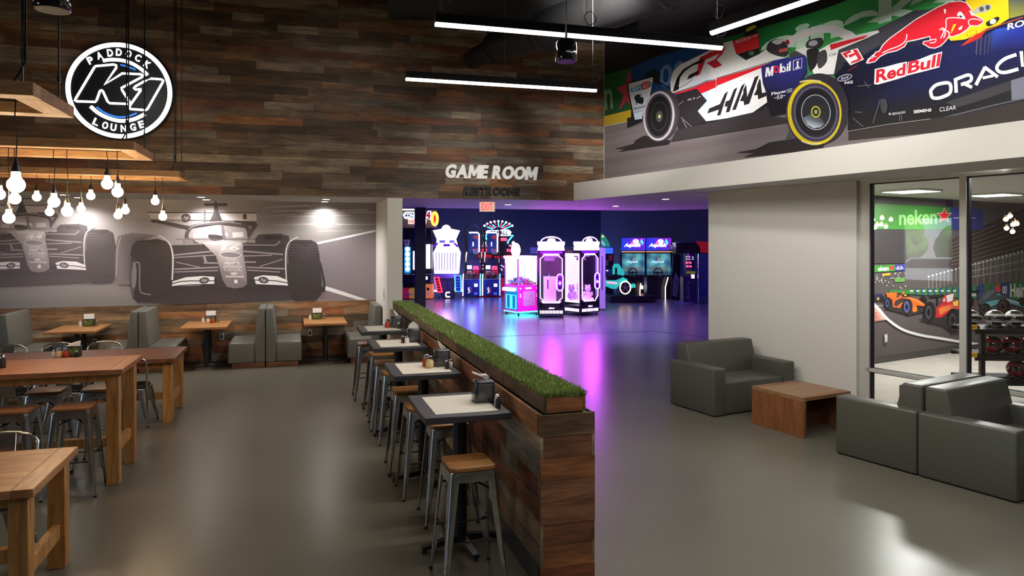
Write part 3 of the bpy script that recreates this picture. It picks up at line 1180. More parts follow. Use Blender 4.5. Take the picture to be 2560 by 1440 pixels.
def napkin(t, kind):
    mb = MB()
    kz = .01
    if kind == 0:      # pulled sheet leaning left
        pr_ = [(-0.085, 0.222), (-0.06, 0.212), (-0.02, 0.197), (0.02, 0.2), (0.038, 0.186), (0.03, 0.16), (0.02, 0.158)]
    elif kind == 1:    # full tuft
        pr_ = [(-0.06, 0.158), (-0.055, 0.19), (-0.024, 0.222), (0.0, 0.235), (0.036, 0.21), (0.06, 0.178), (0.06, 0.158)]
    else:              # upright twist
        pr_ = [(-0.004, 0.158), (-0.024, 0.19), (-0.038, 0.24), (-0.022, 0.23), (0.006, 0.2), (0.03, 0.175), (0.034, 0.158)]
    for s in (-1, 1):
        vs, fs = [], []
        for i, (x, z) in enumerate(pr_):
            vs += [(x, s * 0.004 + 0.02 * sin(i * 1.4), z), (x + 0.004, s * 0.018, z - 0.012)]
        for i in range(len(pr_) - 1):
            fs.append((2 * i, 2 * i + 2, 2 * i + 3, 2 * i + 1))
        mb.add(vs, fs)
    mb.prism(pr_[::-1] if kind else pr_, -0.012, 0.012, 'y')
    mb.build('napkin', PAPER, t)


def shaker(name, label, cat, fill, group, r=0.02, h=0.085, cap=CHROME, level=0.62):
    t = thing(name, label, cat, group=group)
    mb = MB()
    mb.lathe([(r * .95, 0), (r, 0.004), (r, h * level), (r * .92, h * (level + .06)), (r * .8, h * 0.76)], 14)
    mb.build('jar', fill, t)
    mb = MB()
    mb.lathe([(r * .84, h * 0.745), (r * .9, h * 0.76), (r * .9, h * 0.88), (r * .7, h * .97), (r * .3, h)], 14)
    mb.build('cap', cap, t)
    return t


def jarp(name, label, cat, fill, group):
    t = thing(name, label, cat, group=group)
    mb = MB()
    mb.lathe([(0.03, 0), (0.035, 0.006), (0.037, 0.03), (0.034, 0.06), (0.027, 0.078), (0.026, 0.085)], 16)
    mb.build('jar', fill, t)
    mb = MB()
    mb.lathe([(0.029, 0.083), (0.03, 0.09), (0.028, 0.108), (0.02, 0.114)], 16)
    mb.build('cap', CHROME, t)
    return t


names4 = ['nearest', 'second', 'third', 'farthest']
GS, GP = 'salt shakers on the bar tables', 'pepper shakers on the bar tables'
for i, (x, y) in enumerate(BT):
    q = dispenser('dark plastic napkin dispenser on the %s bar table along the pony wall' % names4[i])
    q.location = (x + 0.2, y + (0.02 if i == 0 else 0.04), 1.0262)
    q.rotation_euler.z = -0.05
    napkin(q, (0, 2, 1, 2)[i])
    if i == 0:
        a = shaker('salt_shaker', 'glass salt shaker right of the napkin dispenser on the nearest bar table', 'salt shaker', SALT, GS)
        a.location = (x + 0.26, y - 0.145, 1.025)
        a = shaker('pepper_shaker', 'dark pepper shaker before the napkin dispenser on the nearest bar table', 'pepper shaker', PEPPER, GP)
        a.location = (x + 0.25, y - 0.20, 1.025)
    elif i == 1:
        a = jarp('cheese_shaker', 'round shaker of grated cheese beside the napkin dispenser on the second bar table', 'shaker', CHEESE, GS)
        a.location = (x + 0.07, y - 0.045, 1.0262)
        a = jarp('chili_shaker', 'round shaker of red chili flakes on the second bar table', 'shaker', CHILI, GS)
        a.location = (x + 0.055, y + 0.05, 1.0262)
        a = shaker('pepper_shaker', 'dark pepper shaker right of the dispenser on the second bar table', 'pepper shaker', PEPPER, GP)
        a.location = (x + 0.215, y - 0.14, 1.0262)
        a = shaker('salt_shaker', 'white salt shaker right of the dispenser on the second bar table', 'salt shaker', SALT, GS)
        a.location = (x + 0.255, y - 0.1, 1.025)
    elif i == 2:
        a = shaker('pepper_shaker', 'pepper shaker left of the napkin dispenser on the third bar table', 'pepper shaker', PEPPER, GP)
        a.location = (x + 0.07, y - 0.02, 1.0262)
        a = shaker('salt_shaker', 'white salt shaker left of the napkin dispenser on the third bar table', 'salt shaker', SALT, GS, r=0.026)
        a.location = (x + 0.11, y - 0.06, 1.0262)
    else:
        a = jarp('chili_shaker', 'round shaker of chili flakes on the farthest bar table', 'shaker', CHILI, GS)
        a.location = (x + 0.08, y + 0.03, 1.0262)
        a = shaker('pepper_shaker', 'pepper shaker before the dispenser on the farthest bar table', 'pepper shaker', PEPPER, GP)
        a.location = (x + 0.21, y - 0.12, 1.0262)


# ================================================================== booths
def bench(label, x, side, group='grey vinyl booth benches'):
    """side +1: faces +x; origin at the back plane, front end, floor"""
    t = thing('booth_bench', label, 'booth bench', (x, 13.25, 0), group=group)
    L = 1.06
    s = side
    mb = MB()
    pts = [(0.0, 0.09), (0.165, 0.09), (0.175, 0.40), (0.115, 1.03), (0.0, 1.03)]
    bm = bmesh.new()
    vs = [bm.verts.new((s * a, 0, b)) for a, b in pts] + [bm.verts.new((s * a, L, b)) for a, b in pts]
    k = len(pts)
    bm.faces.new(vs[:k])
    bm.faces.new(vs[k:][::-1])
    for i in range(k):
        bm.faces.new((vs[i], vs[(i + 1) % k], vs[(i + 1) % k + k], vs[i + k]))
    bmesh.ops.recalc_face_normals(bm, faces=bm.faces)
    bmesh.ops.bevel(bm, geom=list(bm.edges), offset=0.018, segments=3, profile=.5, affect='EDGES', clamp_overlap=True)
    mb.bm(bm)
    mb.build('backrest', VINYLB, t)
    mb = MB()
    a, c = (0.17, 0.605) if s > 0 else (-0.605, -0.17)
    mb.rbox(a, c, 0, L, 0.09, 0.445, 0.028, 3)
    mb.build('seat', VINYLB, t)
    mb = MB()
    a, c = (0.005, 0.545) if s > 0 else (-0.545, -0.005)
    mb.box(a, c, 0.03, L, 0.004, 0.09, col=S(60, 45, 32))
    planks(mb, lambda u, z, d: (u, 0.03 - d, z), a, c, 0.004, 0.09, row=.086, lmin=.5, lmax=.6, rust=.9, thick=.012)
    mb.build('plinth', PLANK, t, smooth=False, attr=True)
    return t


bench('grey vinyl booth bench facing right at the left picture edge', -4.495, 1)
bench('grey booth bench facing left in the back-to-back pair behind the communal tables', -2.50, -1)
bench('grey booth bench facing right, towards the middle booth table', -2.49, 1)
bench('grey booth bench facing left in the back-to-back pair next to the rightmost booth table', -0.495, -1)
bench('grey booth bench facing right, towards the rightmost booth table', -0.485, 1)
bench('grey vinyl booth bench facing left, against the white column', 1.515, -1)


def booth_table(label, x):
    t = thing('booth_table', label, 'table', (x, 13.72, 0), group='wooden booth tables')
    mb = MB()
    mb.rbox(-0.375, 0.375, -0.50, 0.58, 0.695, 0.735, 0.006, 2)
    tp = mb.build('tabletop', BOOTHT, t)
    for y in (-0.14, 0.3):
        mb = MB()
        mb.lathe([(0.04, 0.03), (0.04, 0.695)], 16, c=(0.01, y, 0))
        mb.build('pedestal', BLACK, t)
    for y in (-0.14, 0.3):
        mb = MB()
        mb.rbox(-0.28, 0.28, y - 0.035, y + 0.035, 0.004, 0.035, 0.006, 1)
        mb.build('base', BLACK, t)
    return t


booth_table('wooden booth table with white topped napkin caddy, leftmost of three', -3.49)
booth_table('wooden booth table with napkin caddy and round shakers, middle of three', -1.49)
booth_table('small wooden booth table nearest the white column, right of three', 0.53)


def caddy(label, x, y, z, rz=0.0, jars=True, tall=0.0, tag_='', white=0.07):
    t = thing('napkin_caddy', label, 'napkin holder', (x, y, z), rz, group='green napkin caddies')
    mb = MB()
    mb.rbox(-0.085, 0.085, -0.05, 0.05, 0, 0.125, 0.006, 1)
    mb.build('body', BLACKP, t)
    mb = MB()
    n = 10
    cr_ = random.Random(8)
    for i in range(n):
        for j in range(8):
            c = cr_.choice([S(70, 96, 40), S(96, 120, 58), S(48, 70, 34), S(120, 138, 84), S(60, 84, 60)])
            mb.add([(-.078 + .156 * i / n, -.0515, .012 + .098 * j / 8), (-.078 + .156 * (i + 1) / n, -.0515, .012 + .098 * j / 8),
                    (-.078 + .156 * (i + 1) / n, -.0515, .012 + .098 * (j + 1) / 8), (-.078 + .156 * i / n, -.0515, .012 + .098 * (j + 1) / 8)], [(0, 1, 2, 3)], 0, None, c)
    mb.build('picture_front', PRINT, t, smooth=False, attr=True)
    mb = MB()
    for k in range(3):
        mb.add([(-.078, -.03 + k * .012, .125), (.078, -.03 + k * .012, .125), (.085 - .01 * k, -.02 + k * .012, .125 + white), (-.08 + .06 * tall, -.02 + k * .012, .125 + white * (1 - .6 * tall))], [(0, 1, 2, 3)])
    mb.build('napkins', PAPER, t, smooth=False)
    return t


for i, (x, lb) in enumerate(((-3.40, 'left booth table'), (-1.45, 'middle booth table'), (0.40, 'right booth table'))):
    caddy('green fronted napkin caddy with white napkins standing on the %s' % lb, x, 14.02, 0.735, 0.03, white=0.085)
    a = shaker('salt_shaker', 'white salt shaker left of the napkin caddy on the %s' % lb, 'salt shaker', SALT, 'shakers on the booth tables', r=0.022, h=0.11)
    a.location = (x - 0.125, 13.97, 0.735)
    a = shaker('pepper_shaker', 'pepper shaker right of the napkin caddy on the %s' % lb, 'pepper shaker', mat('pepper_light', S(120, 104, 84), .5), 'shakers on the booth tables', r=0.02, h=0.11)
    a.location = (x + 0.125, 13.99, 0.735)
    if i == 1:
        a = jarp('cheese_shaker', 'round cheese shaker before the caddy on the middle booth table', 'shaker', CHEESE, 'shakers on the booth tables')
        a.location = (x - 0.035, 13.9, 0.735)
        a = jarp('chili_shaker', 'round chili flake shaker before the caddy on the middle booth table', 'shaker', CHILI, 'shakers on the booth tables')
        a.location = (x + 0.045, 13.9, 0.735)
# far communal table
cx, cy = at(190, 893, 0.785)
caddy('green fronted napkin caddy on the far communal table, before the booths', cx - .06, cy + 0.13, 0.785, 0.06, white=.06, tall=.8)
for (nm, fn, fl, px, cat, lb) in (
        ('salt_shaker', shaker, SALT, 134, 'salt shaker', 'white salt shaker left of the caddy on the far communal table'),
        ('pepper_shaker', shaker, PEPPER, 192, 'pepper shaker', 'pepper shaker right of the caddy on the far communal table'),
        ('cheese_shaker', jarp, CHEESE, 147, 'shaker', 'round cheese shaker before the caddy on the far communal table'),
        ('chili_shaker', jarp, CHILI, 164, 'shaker', 'round chili flake shaker before the caddy on the far communal table')):
    a = fn(nm, lb, cat, fl, 'shakers on the communal tables')
    x, y = at(px, 893, 0.785)
    a.location = (x, y, 0.785)
a = shaker('pepper_shaker', 'tall pepper shaker on the high communal table at the left picture edge', 'pepper shaker', PEPPER, 'shakers on the communal tables', r=0.028, h=0.12)
x, y = at(6, 920, 1.05)
a.location = (x, y, 1.05)

# wall outlets under the booth tables
PLATE = mat('outlet_plate', S(206, 204, 198), 0.4)
for px, py, lb in ((238, 855, 'left'), (555, 841, 'middle'), (775, 832, 'right')):
    u, z = NW.uz(px, py)
    p = NW.p(u, z, 0.022)
    t = thing('wall_outlet', 'steel wall outlet on the boards under the %s booth table' % lb, 'outlet', p, 0, 'wall outlets under the booth tables')
    mb = MB()
    mb.rbox(-0.036, 0.036, -0.008, 0.0, -0.058, 0.058, 0.003, 1)
    mb.build('plate', PLATE, t)
    mb = MB()
    mb.box(-0.018, 0.018, -0.0105, -0.006, -0.036, 0.036)
    mb.build('socket', BLACKP, t, smooth=False)
# door pull / switch on the white column
u, z = Wall(-9.5, YW, 1, 0).uz(963, 755)
t = thing('wall_switch', 'slim white switch on the white column edge', 'switch', (1.53, 13.0, 1.25), 0)
mb = MB()
mb.rbox(-0.012, 0.0, -0.035, 0.035, -0.1, 0.1, 0.003, 1)
mb.build('plate', WHITE, t)
mb = MB()
mb.rbox(-0.018, -0.01, -0.012, 0.012, -0.03, 0.03, 0.002, 1)
mb.build('rocker', PLATE, t)


# ================================================================== lounge sofas
def loveseat(label, org, rz, L=1.32, D=0.86, hs=0.42, ha=0.60, hb=0.83):
    """origin: outer front-left floor corner of the seat as one sits; x along the back, y to the back"""
    t = thing('loveseat', label, 'sofa', (org[0], org[1], 0), rz, group='grey vinyl loveseats')
    aw = 0.20
    for x in (0, L - aw):
        mb = MB()
        mb.rbox(x, x + aw, 0, D, 0.005, ha, 0.022, 3)
        mb.build('armrest', VINYL, t)
    mb = MB()
    mb.rbox(aw + .003, L - aw - .003, 0.015, D - 0.2, 0.005, hs, 0.03, 3)
    mb.build('seat', VINYL, t)
    mb = MB()
    mb.rbox(aw * .55, L - aw * .55, D - 0.335, D - 0.006, hs - .12, hb, 0.022, 3, taper=(0, 0, 0.13, 0))
    mb.build('backrest', VINYL, t)
    return t


# sofa axes follow the glazed wall
E2 = (-gdx, -gdy)          # away from the viewer
E1 = (-gdy, gdx)           # to the right, into the room behind the glass
rz_g = atan2(E1[1], E1[0])
LV = at(1785, 1044, 0)
# loveseat by the white wall: its front faces the viewer; left front corner at px 1785
rl = rz_g
loveseat('grey vinyl loveseat against the white wall left of the coffee table', LV, radians(9.6), L=1.40)
SA = at(2292, 1190, 0)
# two loveseats back to back: backs meet at the seam; one faces away, one faces the viewer
loveseat('grey vinyl loveseat facing the viewer, nearest the right picture edge', (SA[0] + gdx * 0.845, SA[1] + gdy * 0.845), rz_g, D=0.84)
o = loveseat('grey vinyl loveseat facing the coffee table, back to back with the nearest one',
             (SA[0] + E1[0] * 1.32 + E2[0] * 0.85, SA[1] + E1[1] * 1.32 + E2[1] * 0.85), rz_g + pi, D=0.845)

# coffee table
C0 = at(1879.7, 1058.3, 0)
C1 = at(2010, 1096.7, 0)
cd = Vector((C0[0] - C1[0], C0[1] - C1[1]))
CL = cd.length
ca = atan2(cd.y, cd.x) - pi / 2
t = thing('coffee_table', 'low square wooden coffee table between the loveseats', 'table', (C1[0], C1[1], 0), ca)
ct, cz = 0.04, 0.452
mb = MB()
mb.rbox(0, 0.78, 0, CL, cz - ct, cz, 0.002, 1)
tp = mb.build('tabletop', COFFEE, t)
mb = MB()
mb.box(0.0, 0.78, 0.0, 0.09, cz - .0005, cz + .0007)
mb.box(0.0, 0.78, CL - 0.09, CL, cz - .0005, cz + .0007)
mb.build('border', wood_mat('coffee_border', S(104, 62, 34), S(152, 96, 56), 'x', 1.2, .36, .02), tp, smooth=False)
for x in (0, 0.78 - ct):
    mb = MB()
    mb.rbox(x, x + ct, 0, CL, 0, cz - ct - .0005, 0.002, 1)
    mb.build('side_panel', COFFEEZ, t)
mb = MB()
mb.box(ct, 0.78 - ct, CL * .62, CL * .62 + 0.03, 0.1, cz - ct)
mb.build('cross_panel', COFFEEZ, t)
# ================================================================== LED battens
DIFF = emis('led_diffuser', (1.0, 0.96, 0.92), 7.0)
WIRE = mat('hanger_wire', S(120, 118, 116), 0.4, metal=0.6)
for i, (x0, y0, x1, y1) in enumerate(TUBES):
    L = hypot(x1 - x0, y1 - y0)
    lb = ('long black linear LED light hanging nearest the camera over the partition',
          'black linear LED light hanging in front of the wood wall, above the game room lettering',
          'black linear LED light hanging parallel to the racing mural at the top right')[i]
    t = thing('linear_light', lb, 'ceiling light', (x0, y0, TUBE_Z), atan2(y1 - y0, x1 - x0), 'hanging linear LED lights')
    mb = MB()
    mb.rbox(0, L, -0.034, 0.034, 0.024, 0.105, 0.004, 1)
    mb.build('housing', BLACK, t)
    mb = MB()
    pr_ = [(0.03 * cos(a), 0.026 + 0.034 * sin(a)) for a in [pi + k * pi / 10 for k in range(11)]]
    mb.prism(pr_, 0.004, L - 0.004, 'x')
    mb.build('diffuser', DIFF, t)
    for k in ((0.06, L / 2, L - 0.05)):
        mb = MB()
        mb.tube([(k, 0, 0.1), (k, 0, CEIL - TUBE_Z)], 0.0022, 6)
        ring = [(k + 0.035 + 0.058 * cos(a), 0.012 * sin(3 * a), 0.19 + 0.058 * sin(a)) for a in [2 * pi * q / 18 for q in range(18)]]
        mb.tube(ring, 0.004, 6, closed=True)
        mb.build('hanger_cable', WIRE, t)

# ================================================================== hanging speakers
SPK = mat('gloss_black_shell', S(24, 23, 25), 0.1, coat=0.5)
for (px, py, w, lb) in ((1415.5, 128, 6.0, 'glossy black pendant speaker below the nearest linear light'), (131, -14, 3.9, 'dark round pendant speaker at the top left, only its underside showing')):
    dx, dy = ray(px)
    z = CAMH - (py - HY) * w / F
    t = thing('pendant_speaker', lb, 'speaker', (dx * w, dy * w, z - 0.085), 0, 'pendant speakers')
    mb = MB()
    mb.lathe([(0.086, 0.0), (0.093, 0.012), (0.09, 0.10), (0.084, 0.155), (0.068, 0.176), (0.02, 0.182)], 28)
    mb.build('shell', SPK, t)
    mb = MB()
    mb.lathe([(0.082, -0.003), (0.086, 0.001)], 28)
    mb.build('grille', mat('speaker_grille', S(60, 52, 74), 0.6), t)
    mb = MB()
    mb.lathe([(0.012, 0.18), (0.01, 0.24)], 10)
    mb.tube([(0, 0, 0.24), (0.0, 0.0, CEIL - z + 0.085)], 0.0035, 6)
    mb.build('cable', WIRE, t)

# ================================================================== ducts and roof steel
Z_D = 5.35
P = [at(px, py, Z_D) for px, py in ((1178, 150), (1232, 122), (1350, 84), (1560, 2))]
t = thing('air_duct', 'dark round air duct stepping down towards the wood wall under the roof', 'air duct', (0, 0, 0))
mb = MB()
r0, r1, r2 = 0.165, 0.235, 0.30
Q = [Vector((x, y, Z_D)) for x, y in P]
e = (Q[0] - Q[1]).normalized()
mb.tube([Q[0] + e * .05, Q[0], Q[0] - e * .04, Q[1], Q[1] - e * .12], [.09, .15, r0, r0, r0], 24)
mb.build('narrow_run', DUCTM, t)
mb = MB()
mb.tube([Q[1], Q[1] - e * .12, Q[2]], [r0 + .01, r1, r1], 24)
mb.tube([Q[1] - e * .12, Q[1] - e * .16], r1 + .012, 24)
mb.build('middle_run', DUCTM, t)
mb = MB()
e2 = (Q[3] - Q[2]).normalized()
mb.tube([Q[2] - e2 * .05, Q[2] + e2 * .15, Q[3] + e2 * 6], [r1, r2, r2], 24)
for k in range(6):
    mb.tube([Q[2] + e2 * (.15 + k * 1.2), Q[2] + e2 * (.19 + k * 1.2)], r2 + .012, 24)
mb.build('wide_run', DUCTM, t)
t = thing('main_air_duct', 'large dark main air duct crossing under the roof beside the racing mural', 'air duct', (0, 0, 0))
a_ = at(1530, 8, 6.2)
mb = MB()
mb.tube([(a_[0] - 3.6, a_[1] + 0.9, 6.22), (a_[0] + 0.3, a_[1] - 0.04, 6.22)], 0.34, 28)
mb.build('run', DUCTM, t)
for k in (0.15, .35, .55):
    mb = MB()
    mb.tube([(a_[0] - 3.6 + 6.8 * k, a_[1] + 0.9 - 1.63 * k, 6.22), (a_[0] - 3.55 + 6.8 * k, a_[1] + 0.89 - 1.63 * k, 6.22)], 0.355, 28)
    mb.build('joint_band', DUCTM, t)
jm = mat('roof_steel', S(24, 24, 24), 0.6)
for k, y in enumerate((11.4, 9.6, 7.8, 6.0)):
    mb = MB()
    mb.box(-9.4, 8.4 - k * 0.0, y - 0.05, y + 0.05, 6.58, 6.66)
    mb.box(-9.4, 8.4, y - 0.04, y + 0.04, 6.18, 6.24)
    for q in range(26):
        x = -9.3 + q * 0.68
        mb.tube([(x, y, 6.2), (x + 0.34, y, 6.6), (x + 0.68, y, 6.2)], 0.015, 6)
    o = mb.build('trim_%d' % (k + 1), jm, smooth=False)
    struct(o)

# ================================================================== pendant timber frames with bulbs
FX = -1.37
FRZ = 3.0
GRILLE = mat('wire_grille', S(70, 62, 54), 0.5, metal=0.5)
BULBG = emis('bulb_glow', (1.0, 0.70, 0.40), 105.0)
BULBN = emis('bulb_neck', (1.0, 0.66, 0.36), 9.0)
FR = []
for i, (f_, b_) in enumerate((((87, 239), (182, 295.5)), ((340, 374.5), (379, 402)), ((450, 442), (469, 453.5)))):
    fx, fy = at(f_[0], f_[1], FRZ)
    bx, by = at(b_[0], b_[1], FRZ)
    FR.append(((fx + bx) / 2, fy, by))
FLBL = ('hanging timber light frame nearest the camera, at the upper left', 'hanging timber light frame in the middle, under the round sign',
        'hanging timber light frame farthest back, before the wood wall')
for i, (xr, y0, y1) in enumerate(FR):
    D = y1 - y0
    t = thing('timber_chandelier', FLBL[i], 'hanging light frame', (xr, y0, FRZ), 0, 'timber light frames over the communal tables')
    L, wd, th = 3.0, 0.135, 0.075
    for (nm, a, c, e, g) in (('front_board', -L, 0, 0, wd), ('back_board', -L, 0, D - wd, D)):
        mb = MB()
        mb.rbox(a, c, e, g, 0, th, 0.003, 1)
        mb.build(nm, FRAMEW, t)
    for (nm, a, c) in (('end_board', -wd, 0), ('end_board', -L, -L + wd)):
        mb = MB()
        mb.rbox(a, c, wd + .001, D - wd - .001, 0, th, 0.003, 1)
        mb.build(nm, wood_mat('pendant_wood_end', S(128, 92, 62), S(190, 146, 100), 'y', 1.2, 0.5, 0.03), t)
    mb = MB()
    z = th - 0.01
    nx = int((L - 2 * wd) / 0.035)
    for k in range(nx + 1):
        x = -L + wd + (L - 2 * wd) * k / nx
        mb.box(x - .004, x + .004, wd, D - wd, z, z + .003)
    ny = int((D - 2 * wd) / 0.035)
    for k in range(ny + 1):
        y = wd + (D - 2 * wd) * k / ny
        mb.box(-L + wd, -wd, y - .004, y + .004, z, z + .003)
    mb.build('wire_grille', GRILLE, t, smooth=False)
    for (x, y) in ((-0.07, 0.06), (-0.07, D - 0.06), (-L + 0.07, 0.06), (-L + 0.07, D - 0.06)):
        mb = MB()
        mb.tube([(x, y, th), (x, y, CEIL - FRZ)], 0.006, 8)
        mb.tube([(x, y, th + 0.14), (x, y, th + 0.19)], 0.01, 8)
        mb.build('hanger_rod', STEELD, t)
    mb = MB()
    pts = [(-0.12, 0.07, th), (-0.09, 0.065, th + .05), (-0.055, 0.06, th + .12), (-0.052, 0.06, 1.2), (-0.05, 0.06, CEIL - FRZ)]
    mb.tube(pts, 0.006, 8)
    mb.build('power_cable', BLACKP, t)

BL = [  # px, py of the globe, frame, row (0 front .. 1 back)
    (40, 462, 0, .62), (-2, 486, 1, .5),
    (268, 460, 1, .32), (294, 480, 1, .45), (168, 528, 1, .6), (135, 505, 1, .38), (37, 497, 1, .35), (22, 545, 1, .55),
    (388, 503, 2, .35), (407, 542, 2, .6), (295, 538, 2, .62), (313, 526, 2, .4), (227, 490, 2, .45), (203, 522, 2, .6), (92, 493, 2, .4), (124, 530, 2, .62)]
BLAB = ('large glowing bulb hanging alone nearest the camera at the left', 'glowing bulb cut by the left picture edge',
        'glowing bulb, upper one of the close pair right of centre in the cluster', 'glowing bulb, lower one of the close pair right of centre in the cluster',
        'low glowing bulb under the middle frame, left of centre', 'glowing bulb left of the low one under the middle frame', 'glowing bulb just below the large nearest bulb',
        'lowest glowing bulb at the far left of the cluster', 'upper glowing bulb of the rightmost two', 'lower and rightmost glowing bulb of the cluster',
        'small low glowing bulb below the close pair', 'small glowing bulb right of the low one below the close pair', 'small glowing bulb hanging left of the close pair, high up',
        'small glowing bulb lower left of the close pair', 'small glowing bulb second from the left, beside the large bulb', 'small low glowing bulb half behind its brighter neighbour at left')
for (px, py, fi, row), lb in zip(BL, BLAB):
    xr, y0, y1 = FR[fi]
    y = y0 + (y1 - y0) * (0.25 + 0.5 * row)
    dx, dy = ray(px)
    w = y / dy
    x, z = dx * w, CAMH - (py - HY) * w / F
    t = thing('pendant_bulb', lb, 'light bulb', (x, y, z), 0, 'bare bulbs hanging from the timber frames')
    R_ = 0.048
    mb = MB()
    mb.sphere((0, 0, 0), R_, 18, 12)
    mb.build('globe', BULBG, t)
    mb = MB()
    mb.lathe([(R_ * .72, R_ * .62), (R_ * .55, R_ * 1.0), (R_ * .5, R_ * 1.35), (R_ * .5, R_ * 1.7)], 14)
    mb.build('neck', BULBN, t)
    mb = MB()
    mb.lathe([(R_ * .56, R_ * 1.62), (R_ * .58, R_ * 1.75), (R_ * .34, R_ * 2.5), (R_ * .14, R_ * 3.3)], 14)
    mb.build('socket', BLACKP, t)
    mb = MB()
    wob = 0.006
    zt = FRZ + 0.062 - z
    mb.tube([(0, 0, R_ * 3.2), (wob, 0, R_ * 3.2 + (zt - R_ * 3.2) * .4), (-wob, 0, R_ * 3.2 + (zt - R_ * 3.2) * .7), (0, 0, zt)], 0.0035, 6)
    mb.build('cord', BLACKP, t)

# ================================================================== round lit sign
LITW = emis('sign_white', (0.93, 0.95, 1.0), 3.2)
LITB = emis('sign_blue', (0.02, 0.16, 0.85), 1.6)
SFACE = mat('sign_black_face', S(14, 14, 18), 0.35)
uL = WW.uz(168, 231)[0]
uR = WW.uz(437, 231)[0]
uc = (uL + uR) / 2
zc = (WW.uz(303, 112)[1] + WW.uz(303, 350)[1]) / 2
rad = ((uR - uL) / 2 + (WW.uz(303, 112)[1] - WW.uz(303, 350)[1]) / 2) / 2
sg = thing('round_sign', 'round black lounge sign with white lit ring and lettering on the wood wall', 'sign', WW.p(uc, zc, 0.02))


def face(px, py, d=0.0):
    """picture position on the sign's face -> the sign's own coordinates"""
    u, z = WW.uz(px, py)
    return (u - uc, -0.12 - d, z - zc)


mb = MB()
TX = Matrix.Rotation(pi / 2, 4, 'X')
mb.lathe([(rad * 1.0, 0.0), (rad * 1.012, 0.01), (rad * 1.012, 0.11), (rad, 0.12)], 72, M=TX)
mb.build('cabinet', SFACE, sg)
mb = MB()
n = 72
vs, fs = [], []
for k in range(n):
    a = 2 * pi * k / n
    for r in (rad * .985, rad * .9):
        for d in (0.121, 0.136):
            vs.append((r * cos(a), -d, r * sin(a)))
for k in range(n):
    a, c = 4 * k, 4 * ((k + 1) % n)
    fs += [(a + 1, c + 1, c + 3, a + 3), (a, c, c + 1, a + 1), (a + 2, a + 3, c + 3, c + 2)]
mb.add(vs, fs)
mb.build('ring', LITW, sg)


def stroke(pts, r, closed=True, m=LITW, name='outline'):
    mb = MB()
    mb.tube([face(x / 3, y / 3, 0.006) for x, y in pts], r, 8, closed=closed)
    return mb.build(name, m, sg)


stroke([(583, 768), (590, 750), (727, 520), (735, 512), (868, 500), (888, 505), (888, 525), (802, 648), (933, 566), (1072, 572), (1087, 580), (1080, 592), (925, 675), (932, 690), (985, 775), (990, 795),
        (975, 792), (840, 787), (825, 775), (788, 695), (778, 690), (768, 695), (745, 760), (735, 777), (595, 773)], 0.017)
stroke([(1148, 604), (1222, 610), (1236, 618), (1232, 632), (1118, 832), (1105, 838), (992, 830), (984, 822), (992, 800), (1070, 690), (1075, 682), (1030, 686), (1018, 676), (1030, 662), (1100, 622)], 0.017)


def arc(pts, r, m, nm):
    # smooth through the points
    out = []
    for i in range(len(pts) - 1):
        p0, p1, p2, p3 = pts[max(i - 1, 0)], pts[i], pts[i + 1], pts[min(i + 2, len(pts) - 1)]
        for k in range(6):
            t_ = k / 6
            out.append(tuple(0.5 * (2 * p1[j] + (p2[j] - p0[j]) * t_ + (2 * p0[j] - 5 * p1[j] + 4 * p2[j] - p3[j]) * t_ ** 2 + (3 * p1[j] - p0[j] - 3 * p2[j] + p3[j]) * t_ ** 3) for j in (0, 1)))
    out.append(pts[-1])
    return stroke(out, r, False, m, nm)


arc([(790, 472), (850, 464), (935, 470), (1010, 495), (1080, 540), (1120, 578)], 0.026, LITW, 'upper_arc')
arc([(700, 812), (760, 862), (840, 900), (930, 918), (1020, 905), (1100, 868)], 0.028, LITW, 'lower_arc')
arc([(920, 502), (975, 517), (1030, 540)], 0.012, LITB, 'upper_blue_arc')
arc([(745, 815), (800, 855), (880, 885), (960, 887), (1040, 860)], 0.012, LITB, 'lower_blue_arc')


def arc_letters(items, name, h=0.108):
    for ch, x, y, rot in items:
        mb = MB()
        vs, fs, asp = text_polys(ch, 0.02)
        w = 0.078
        cx, _, cz = face(x / 3, y / 3)
        a = radians(rot)
        M = Matrix.Translation((cx, -0.121, cz)) @ Matrix.Rotation(a, 4, 'Y') @ Matrix.Translation((-w / 2, 0, -h / 2))
        solid_text(mb, ch, M, w, h, 0.016, 0, 0.02)
        mb.build(name, LITW, sg)


arc_letters([('P', 697, 470, -26), ('A', 765, 434, -18), ('D', 843, 414, -7), ('D', 908, 410, 2), ('O', 980, 421, 10), ('C', 1050, 452, 21), ('K', 1118, 500, 33)], 'upper_letter')
arc_letters([('L', 740, 925, 22), ('O', 807, 951, 13), ('U', 868, 966, 7), ('N', 943, 974, -2), ('G', 1013, 964, -9), ('E', 1075, 944, -17)], 'lower_letter')

# ================================================================== wall lettering
GLYPH_M = [(0, 0), (0, 1), (.26, 1), (.5, .5), (.74, 1), (1, 1), (1, 0), (.77, 0), (.77, .6), (.57, .17), (.43, .17), (.23, .6), (.23, 0)]


